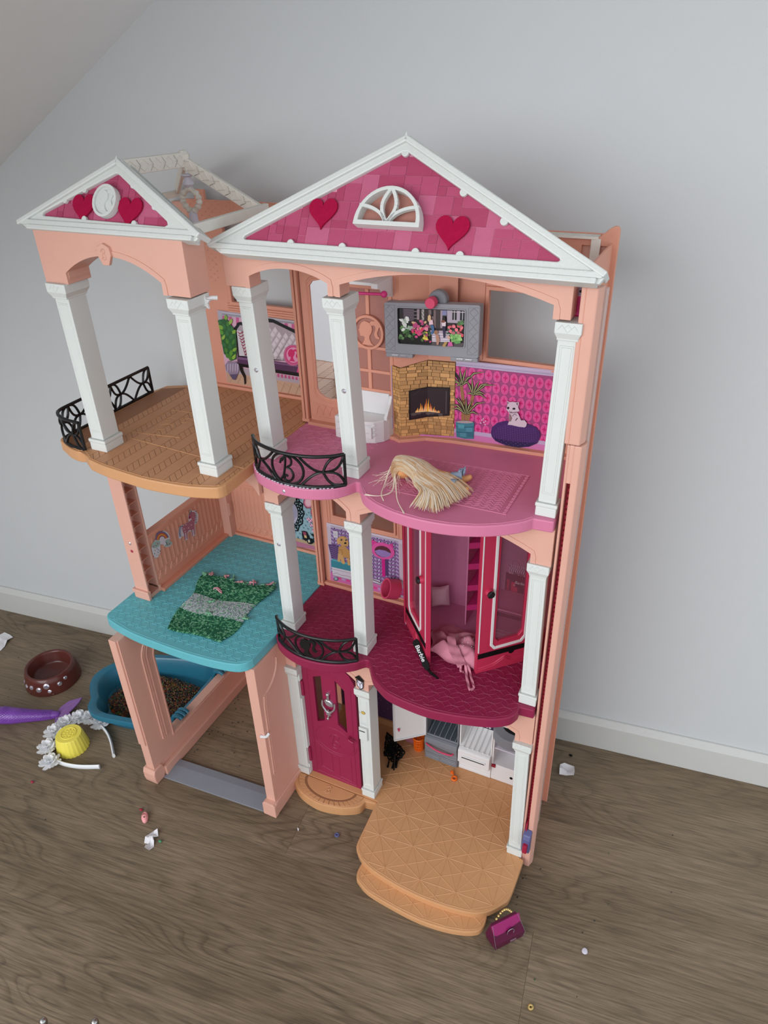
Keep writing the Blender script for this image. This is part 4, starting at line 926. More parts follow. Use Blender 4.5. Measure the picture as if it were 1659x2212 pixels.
PR['dracaena'] = '''l150,108,70,0.0042:2128 7114 31 -202 3 -272
l150,108,70,0.0042:2286 7014 -26 -154 -34 -226
l150,108,70,0.0042:2206 6733 4 -102
p30,26,22:2144 7126 -11 133 -37 110 2 -120 29 -128
p70,72,44:2141 7125 -15 132 -30 112 8 -118 26 -129
p176,168,120:2138 7124 -17 131 -25 114 14 -116 23 -130
p30,26,22:2143 7130 -79 147 -98 59 69 -83 93 -135
p70,72,44:2140 7128 -81 145 -93 63 75 -78 90 -138
p176,168,120:2138 7126 -84 143 -88 67 79 -74 88 -140
p30,26,22:2144 7123 33 137 7 112 -42 -109 -15 -138
p70,72,44:2141 7123 30 137 13 112 -35 -110 -19 -138
p176,168,120:2138 7123 27 138 19 111 -29 -110 -22 -138
p30,26,22:2139 7133 -123 93 -130 -39 118 4 129 -76
p70,72,44:2138 7129 -124 91 -128 -33 120 11 128 -80
p176,168,120:2137 7126 -125 88 -126 -27 122 17 127 -83
p30,26,22:2137 7133 -111 58 -113 -66 108 30 114 -40
p70,72,44:2136 7129 -111 55 -112 -59 109 37 113 -44
p176,168,120:2136 7126 -112 52 -111 -53 110 42 112 -46
p30,26,22:2140 7117 156 172 144 54 -162 -26 -147 -186
p70,72,44:2139 7119 154 175 147 49 -159 -31 -148 -184
p176,168,120:2137 7122 153 177 150 44 -156 -36 -150 -181
p30,26,22:2142 7118 79 103 63 53 -87 -29 -67 -115
p70,72,44:2139 7120 78 106 67 48 -82 -33 -70 -114
p176,168,120:2137 7122 76 108 71 44 -78 -37 -72 -111
p30,26,22:2134 7132 -47 14 -41 -52 48 18 44 3
p70,72,44:2134 7129 -46 11 -42 -46 47 24 44 0
p176,168,120:2135 7126 -46 8 -43 -40 46 30 44 -3
p30,26,22:2139 7116 54 38 47 17 -59 16 -48 -55
p70,72,44:2137 7119 54 42 49 10 -56 10 -50 -52
p176,168,120:2137 7121 52 45 51 5 -55 5 -50 -50
p30,26,22:2295 7016 -4 131 -30 116 -5 -124 22 -127
p70,72,44:2292 7016 -8 129 -23 118 1 -122 19 -128
p176,168,120:2289 7015 -10 129 -18 119 7 -121 16 -128
p30,26,22:2295 7012 47 125 24 92 -57 -82 -31 -130
p70,72,44:2292 7013 44 126 30 90 -50 -84 -35 -129
p176,168,120:2289 7014 42 127 35 88 -45 -85 -37 -129
p30,26,22:2290 7006 154 146 146 29 -160 2 -147 -161
p70,72,44:2289 7009 152 149 149 23 -158 -4 -148 -158
p176,168,120:2287 7012 152 151 151 18 -155 -9 -150 -155
p30,26,22:2284 7005 90 14 100 -42 -90 78 -95 -32
p70,72,44:2285 7009 91 17 98 -49 -92 71 -94 -28
p176,168,120:2286 7012 91 20 97 -55 -94 65 -93 -25
p30,26,22:2294 7019 -41 124 -63 70 31 -89 57 -114
p70,72,44:2291 7017 -44 122 -57 74 37 -85 54 -117
p176,168,120:2289 7016 -47 120 -52 77 42 -82 52 -118
p30,26,22:2292 7008 108 139 94 60 -116 -35 -97 -151
p70,72,44:2290 7010 106 142 98 55 -112 -39 -99 -150
p176,168,120:2288 7012 105 144 101 51 -108 -44 -101 -147
p30,26,22:2287 7005 83 42 85 -7 -86 43 -83 -60
p70,72,44:2287 7009 83 45 85 -14 -86 36 -83 -56
p176,168,120:2287 7012 83 47 85 -19 -86 30 -83 -53
p30,26,22:2288 7023 -45 31 -47 -37 42 1 47 -13
p70,72,44:2287 7020 -45 27 -46 -30 43 7 47 -15
p176,168,120:2287 7017 -45 24 -46 -24 44 13 46 -18
p30,26,22:2215 6735 5 128 -22 121 -14 -127 13 -125
p70,72,44:2212 6734 1 128 -15 122 -7 -126 9 -125
p176,168,120:2209 6734 -2 127 -9 123 -2 -125 7 -126
p30,26,22:2214 6740 -81 156 -100 64 70 -89 96 -144
p70,72,44:2211 6737 -84 155 -94 68 76 -84 93 -147
p176,168,120:2208 6735 -85 153 -90 72 81 -80 90 -148
p30,26,22:2211 6742 -120 119 -131 -14 113 -20 129 -102
p70,72,44:2209 6739 -121 116 -128 -8 116 -13 127 -106
p176,168,120:2207 6736 -122 113 -125 -2 119 -8 126 -108
p30,26,22:2209 6743 -117 81 -122 -52 112 14 122 -62
p70,72,44:2208 6739 -118 78 -120 -45 114 22 121 -66
p176,168,120:2207 6736 -118 75 -119 -39 116 27 119 -68
p30,26,22:2211 6726 138 162 127 56 -146 -28 -129 -175
p70,72,44:2209 6729 137 164 130 51 -142 -33 -131 -173
p176,168,120:2208 6731 135 167 133 46 -139 -38 -132 -170
p30,26,22:2206 6724 89 38 92 -16 -91 53 -89 -56
p70,72,44:2206 6728 89 41 92 -23 -91 46 -90 -53
p176,168,120:2206 6731 89 44 92 -29 -91 40 -90 -50
p30,26,22:2215 6731 45 124 21 92 -55 -83 -28 -128
p70,72,44:2211 6732 43 125 27 90 -48 -85 -32 -127
p176,168,120:2209 6733 39 125 33 89 -43 -86 -34 -127
p30,26,22:2215 6738 -29 107 -52 63 19 -81 45 -98
p70,72,44:2211 6736 -31 105 -46 67 25 -78 42 -99
p176,168,120:2209 6735 -34 104 -41 69 30 -75 40 -101
p30,26,22:2214 6739 -55 148 -76 80 44 -101 71 -138
p70,72,44:2211 6737 -58 146 -70 84 50 -97 68 -140
p176,168,120:2209 6735 -61 145 -65 87 55 -94 66 -141
p60,122,138:2067 6607 125 38 126 -13 1 -235 -118 -16 -116 10
p170,150,150:2309 6636 -22 -13 -58 -14 -72 -8 -59 0 -22 9 22 14 59 13 72 8 58 0
l36,84,100,0.0008:2074 6542 122 4 119 24
l36,84,100,0.0008:2076 6464 122 3 120 25
p82,150,164:2102 6578 84 6 -1 -58 -82 -3
p78,140,158:2213 6545 83 6 -1 -58 -81 -4
p76,140,156:2131 6461 84 6 -1 -59 -82 -3
p50,106,124:2232 6470 84 6 -1 -58 -81 -4
p226,206,214:2433 6686 -7 -10 -11 2 0 10 11 5
p226,206,214:2459 6656 -7 -9 -11 1 0 10 11 5
p226,206,214:2418 6641 -6 -10 -11 2 -1 10 11 4
p226,206,214:2477 6625 -7 -9 -11 1 0 10 10 5
p226,206,214:2448 6705 -6 -9 -11 1 -1 10 11 5
p226,206,214:2482 6677 -6 -9 -11 1 -1 10 11 5
'''
PR['poufcat'] = '''p66,34,96:2546 6521 10 74 64 72 98 45 166 6 148 -6 100 -31 51 -65 6 -69 -29 -87 -103 -66 -148 -35 -170 12 -122 36 -54 56
p36,22,74:2563 6463 103 -18 170 -9 167 12 160 19 -106 -73 -148 -35 -170 12 -122 36
p118,78,150:2737 6648 -7 -2 -9 3 1 4 10 -1
p118,78,150:2768 6649 -7 -2 -9 2 1 4 10 0
p118,78,150:2799 6649 -7 -2 -9 3 1 3 9 0
p118,78,150:2829 6649 -6 -2 -9 3 1 4 9 -1
p118,78,150:2860 6650 -7 -2 -9 2 1 4 10 0
p118,78,150:2890 6650 -6 -2 -9 3 1 3 9 0
p118,78,150:2921 6650 -7 -2 -9 3 1 4 10 -1
p118,78,150:2951 6651 -6 -2 -9 2 0 4 10 -1
p118,78,150:2981 6651 -6 -2 -9 3 1 3 9 0
p118,78,150:3011 6651 -6 -2 -9 3 1 4 9 -1
p118,78,150:3042 6652 -7 -2 -9 2 1 4 10 -1
p118,78,150:3072 6652 -7 -2 -9 3 1 3 10 0
p118,78,150:3102 6652 -7 -2 -9 3 1 4 10 -1
p118,78,150:3132 6652 -7 -2 -9 3 1 4 9 -1
p118,78,150:2678 6625 -6 -2 -9 2 1 4 9 0
p118,78,150:2709 6625 -6 -2 -9 3 1 3 9 0
p118,78,150:2740 6625 -6 -2 -9 3 1 4 9 -1
p118,78,150:2771 6626 -6 -2 -9 2 1 4 9 0
p118,78,150:2802 6626 -6 -2 -10 3 1 4 10 -1
p118,78,150:2833 6627 -7 -3 -9 3 1 4 10 -1
p118,78,150:2863 6627 -6 -2 -9 3 1 3 9 0
p118,78,150:2894 6627 -7 -2 -9 3 1 4 10 -1
p118,78,150:2924 6628 -6 -2 -9 2 1 4 9 0
p118,78,150:2955 6628 -7 -2 -9 3 1 3 10 0
p118,78,150:2985 6628 -6 -2 -9 3 0 4 10 -1
p118,78,150:3015 6629 -6 -2 -9 2 1 4 9 0
p118,78,150:3045 6629 -6 -2 -9 3 1 3 9 0
p118,78,150:3075 6629 -6 -2 -9 3 1 4 9 -1
p118,78,150:3105 6630 -6 -2 -9 2 1 4 9 0
p118,78,150:3135 6630 -6 -2 -9 3 1 3 9 0
p118,78,150:2651 6601 -7 -2 -9 3 1 4 10 -1
p118,78,150:2682 6602 -7 -2 -9 2 1 4 10 0
p118,78,150:2713 6602 -7 -2 -9 3 1 4 10 -1
p118,78,150:2744 6603 -7 -3 -9 3 1 4 10 0
p118,78,150:2775 6603 -7 -2 -9 3 1 3 10 0
p118,78,150:2806 6603 -7 -2 -9 3 1 4 9 -1
p118,78,150:2836 6604 -6 -2 -9 2 1 4 9 0
p118,78,150:2867 6604 -7 -2 -9 3 1 3 10 0
p118,78,150:2897 6604 -6 -2 -9 3 1 4 9 -1
p118,78,150:2928 6605 -6 -2 -10 3 1 3 10 0
p118,78,150:2958 6605 -6 -2 -9 3 1 4 9 -1
p118,78,150:2989 6606 -7 -2 -9 2 1 4 10 0
p118,78,150:3019 6606 -6 -2 -9 3 0 3 10 0
p118,78,150:3049 6606 -6 -2 -9 3 1 4 9 -1
p118,78,150:3079 6607 -6 -2 -9 2 1 4 9 0
p118,78,150:3109 6607 -6 -2 -9 3 1 3 9 0
p118,78,150:3139 6608 -6 -3 -9 3 1 4 9 -1
p118,78,150:2654 6578 -6 -2 -10 3 1 4 10 -1
p118,78,150:2685 6579 -6 -2 -9 2 0 4 10 0
p118,78,150:2716 6579 -6 -2 -9 3 1 4 9 -1
p118,78,150:2747 6580 -6 -2 -9 2 1 4 9 0
p118,78,150:2778 6580 -6 -2 -9 3 0 3 10 0
p118,78,150:2809 6580 -6 -2 -10 3 1 4 10 -1
p118,78,150:2840 6581 -7 -2 -9 3 1 3 10 0
p118,78,150:2870 6581 -6 -2 -9 3 1 4 9 -1
p118,78,150:2901 6582 -6 -2 -9 2 0 4 10 0
p118,78,150:2932 6582 -7 -2 -9 3 1 3 9 0
p118,78,150:2962 6583 -6 -3 -9 3 0 4 10 -1
p118,78,150:2992 6583 -6 -2 -9 3 1 3 9 0
p118,78,150:3023 6583 -7 -2 -9 3 1 4 10 -1
p118,78,150:3053 6584 -7 -2 -8 2 0 4 10 0
p118,78,150:3083 6584 -6 -2 -9 3 0 3 10 0
p118,78,150:3113 6585 -6 -2 -9 2 1 4 9 -1
p118,78,150:3143 6585 -6 -2 -9 3 1 3 9 0
p118,78,150:2626 6555 -6 -2 -10 2 1 4 10 0
p118,78,150:2657 6555 -6 -2 -9 3 1 4 9 -1
p118,78,150:2689 6556 -7 -2 -9 2 1 4 10 0
p118,78,150:2720 6556 -7 -2 -9 3 1 4 10 -1
p118,78,150:2751 6557 -7 -2 -9 2 1 4 10 0
p118,78,150:2782 6557 -7 -2 -9 3 1 3 10 0
p118,78,150:2813 6558 -7 -3 -9 3 1 4 9 0
p118,78,150:2843 6558 -6 -2 -9 3 1 3 9 0
p118,78,150:2874 6558 -6 -2 -10 3 1 4 10 -1
p118,78,150:2905 6559 -7 -2 -9 2 1 4 10 0
p118,78,150:2935 6559 -6 -2 -9 3 1 4 9 -1
p118,78,150:2966 6560 -7 -2 -9 2 1 4 10 0
p118,78,150:2996 6560 -6 -2 -9 3 0 4 10 -1
p118,78,150:3026 6561 -6 -2 -9 2 1 4 9 0
p118,78,150:3057 6561 -7 -2 -9 3 1 3 10 0
p118,78,150:3087 6561 -7 -2 -9 3 1 4 10 -1
p118,78,150:3117 6562 -6 -2 -9 3 0 3 10 0
p118,78,150:3147 6562 -6 -2 -9 3 0 4 10 -1
p118,78,150:2598 6531 -6 -2 -10 3 1 4 10 -1
p118,78,150:2630 6532 -7 -2 -9 2 1 4 9 0
p118,78,150:2661 6532 -7 -2 -9 3 1 4 10 -1
p118,78,150:2692 6533 -7 -2 -9 2 1 4 10 0
p118,78,150:2723 6533 -6 -2 -10 3 1 4 10 -1
p118,78,150:2754 6534 -6 -3 -9 3 0 4 10 0
p118,78,150:2785 6534 -6 -2 -9 3 0 3 10 0
p118,78,150:2816 6535 -6 -3 -10 3 1 4 10 0
p118,78,150:2847 6535 -7 -2 -9 3 1 3 10 0
p118,78,150:2878 6535 -7 -2 -9 3 1 4 9 -1
p118,78,150:2908 6536 -6 -2 -9 3 1 3 9 0
p118,78,150:2939 6536 -7 -2 -9 3 1 4 10 -1
p118,78,150:2969 6537 -6 -2 -9 3 1 3 9 0
p118,78,150:3000 6537 -7 -2 -9 3 1 4 10 -1
p118,78,150:3030 6538 -6 -2 -9 2 1 4 9 0
p118,78,150:3060 6538 -6 -2 -9 3 1 4 9 -1
p118,78,150:3091 6539 -7 -2 -9 2 1 4 9 0
p118,78,150:3121 6539 -7 -2 -9 3 1 4 10 -1
p118,78,150:3151 6540 -7 -2 -9 2 1 4 10 0
p118,78,150:2602 6508 -7 -2 -9 3 1 3 9 0
p118,78,150:2633 6508 -7 -2 -9 3 1 4 10 -1
p118,78,150:2664 6509 -6 -2 -10 3 1 3 10 0
p118,78,150:2695 6509 -6 -2 -9 3 1 4 9 -1
p118,78,150:2727 6510 -7 -2 -9 3 1 3 9 0
p118,78,150:2758 6510 -7 -2 -9 3 1 4 10 -1
p118,78,150:2789 6511 -7 -2 -9 3 1 3 10 0
p118,78,150:2820 6511 -7 -2 -9 3 1 4 9 -1
p118,78,150:2850 6512 -6 -2 -9 3 1 3 9 0
p118,78,150:2881 6512 -6 -2 -9 3 0 4 10 -1
p118,78,150:2912 6513 -7 -2 -9 3 1 3 10 0
p118,78,150:2942 6513 -6 -2 -9 3 1 4 9 -1
p118,78,150:2973 6514 -6 -2 -9 3 0 3 10 0
p118,78,150:3003 6514 -6 -2 -9 3 1 4 9 -1
p118,78,150:3034 6515 -7 -2 -9 3 1 3 10 0
p118,78,150:3064 6515 -6 -2 -9 3 1 4 9 -1
p118,78,150:3094 6516 -6 -2 -9 3 1 3 9 0
p118,78,150:3124 6516 -6 -2 -9 3 1 4 9 -1
p118,78,150:2605 6485 -7 -2 -9 2 1 4 10 0
p118,78,150:2636 6485 -6 -2 -10 3 1 4 10 -1
p118,78,150:2668 6486 -7 -2 -9 2 1 4 9 0
p118,78,150:2699 6486 -7 -2 -9 3 1 4 10 -1
p118,78,150:2730 6487 -6 -2 -10 2 1 4 10 0
p118,78,150:2761 6487 -6 -2 -10 3 1 4 10 -1
p118,78,150:2792 6488 -6 -2 -9 2 0 4 10 0
p118,78,150:2823 6488 -6 -2 -10 3 1 4 10 -1
p118,78,150:2854 6489 -6 -2 -10 3 1 3 10 0
p118,78,150:2885 6489 -7 -2 -9 3 1 4 10 -1
p118,78,150:2915 6490 -6 -2 -9 3 1 3 9 0
p118,78,150:2946 6491 -6 -3 -9 3 0 4 10 0
p118,78,150:2977 6491 -7 -2 -9 3 1 3 10 0
p118,78,150:3007 6492 -6 -3 -9 3 1 4 9 0
p118,78,150:3038 6492 -7 -2 -9 3 1 3 9 0
p118,78,150:3068 6493 -6 -2 -9 2 0 4 10 0
p118,78,150:3098 6493 -6 -2 -9 3 1 3 9 0
p118,78,150:2608 6461 -6 -2 -10 3 1 4 10 -1
p118,78,150:2640 6462 -7 -2 -9 2 1 4 9 0
p118,78,150:2671 6462 -7 -2 -9 3 1 4 10 -1
p118,78,150:2702 6463 -6 -2 -10 3 1 3 10 0
p118,78,150:2734 6464 -7 -3 -9 3 1 4 9 0
p118,78,150:2765 6464 -7 -2 -9 3 1 4 10 -1
p118,78,150:2796 6465 -7 -2 -9 2 1 4 10 0
p118,78,150:2827 6465 -7 -2 -9 3 1 4 10 -1
p118,78,150:2858 6466 -7 -2 -9 2 1 4 9 0
p118,78,150:2888 6466 -6 -2 -9 3 1 4 9 -1
p118,78,150:2919 6467 -6 -2 -9 3 0 3 10 0
p118,78,150:2950 6468 -7 -3 -9 3 1 4 10 -1
p118,78,150:2980 6468 -6 -2 -9 3 1 3 9 0
p118,78,150:3011 6469 -6 -2 -10 2 1 4 10 0
p118,78,150:3041 6469 -6 -2 -9 3 1 4 9 -1
p118,78,150:3072 6470 -7 -2 -9 2 1 4 10 0
p118,78,150:2612 6438 -7 -2 -9 2 0 4 10 0
p118,78,150:2674 6439 -6 -2 -9 3 0 3 10 0
p118,78,150:2737 6440 -7 -2 -9 3 1 4 10 -1
p118,78,150:2799 6441 -6 -2 -9 3 0 4 10 -1
p118,78,150:2861 6443 -6 -2 -9 2 0 4 10 0
p118,78,150:2923 6444 -7 -2 -9 2 1 4 10 0
p118,78,150:2984 6445 -6 -2 -9 3 0 3 10 0
p118,78,150:3045 6446 -6 -2 -9 3 0 4 10 -1
p118,78,150:2646 6415 -6 -2 -10 3 1 3 10 0
p118,78,150:2709 6416 -6 -2 -10 3 1 4 10 -1
p118,78,150:2772 6418 -7 -3 -9 3 1 4 10 0
p118,78,150:2834 6419 -7 -2 -9 2 1 4 10 0
p118,78,150:2896 6420 -7 -2 -9 3 1 3 10 0
p118,78,150:2957 6421 -6 -2 -9 3 0 4 10 -1
p118,78,150:3018 6423 -6 -3 -9 3 1 4 9 0
p118,78,150:2681 6392 -6 -2 -10 3 1 4 10 -1
p118,78,150:2744 6394 -7 -3 -9 3 1 4 10 0
p118,78,150:2806 6395 -6 -2 -9 2 0 4 10 0
p118,78,150:2868 6396 -6 -2 -9 3 1 4 9 -1
p118,78,150:2930 6397 -6 -2 -9 3 0 4 10 -1
p118,78,150:2779 6371 -7 -2 -9 2 1 4 10 0
p118,78,150:2841 6372 -7 -2 -9 3 1 4 10 -1
p206,186,198:2737 6997 37 -11 38 11 36 -5 39 11 5 -28 -9 -39 22 -51 -31 -22 21 -24 39 -81 45 8 32 -36 -6 -44 -19 -18 -79 -2 -87 10 -53 -2 8 30 9 26 -10 54 3 56 -18 18 -23 24 6 28 3 39
p120,96,104:2737 6987 27 -11 -15 -23
p96,74,84:2856 6980 21 17 1 -51
p14,12,14:2774 6901 -6 -10 -9 -5 -9 2 -6 8 0 12 6 10 9 5 9 -2 6 -8
p14,12,14:2853 6907 -3 -9 -10 -6 -12 -2 -11 3 -4 8 3 9 10 7 12 2 11 -4
p150,126,134:2776 6847 29 5 75 22 -9 -26 -84 -13
l110,88,96,0.0008:2822 6799 9 22 22 11 21 -14
l70,52,60,0.0011:2865 6747 21 35
p140,110,114:2774 6826 24 -3 23 -52 -17 -49 -20 1
l120,84,90,0.0008:2777 6861 19 -11 16 9
'''
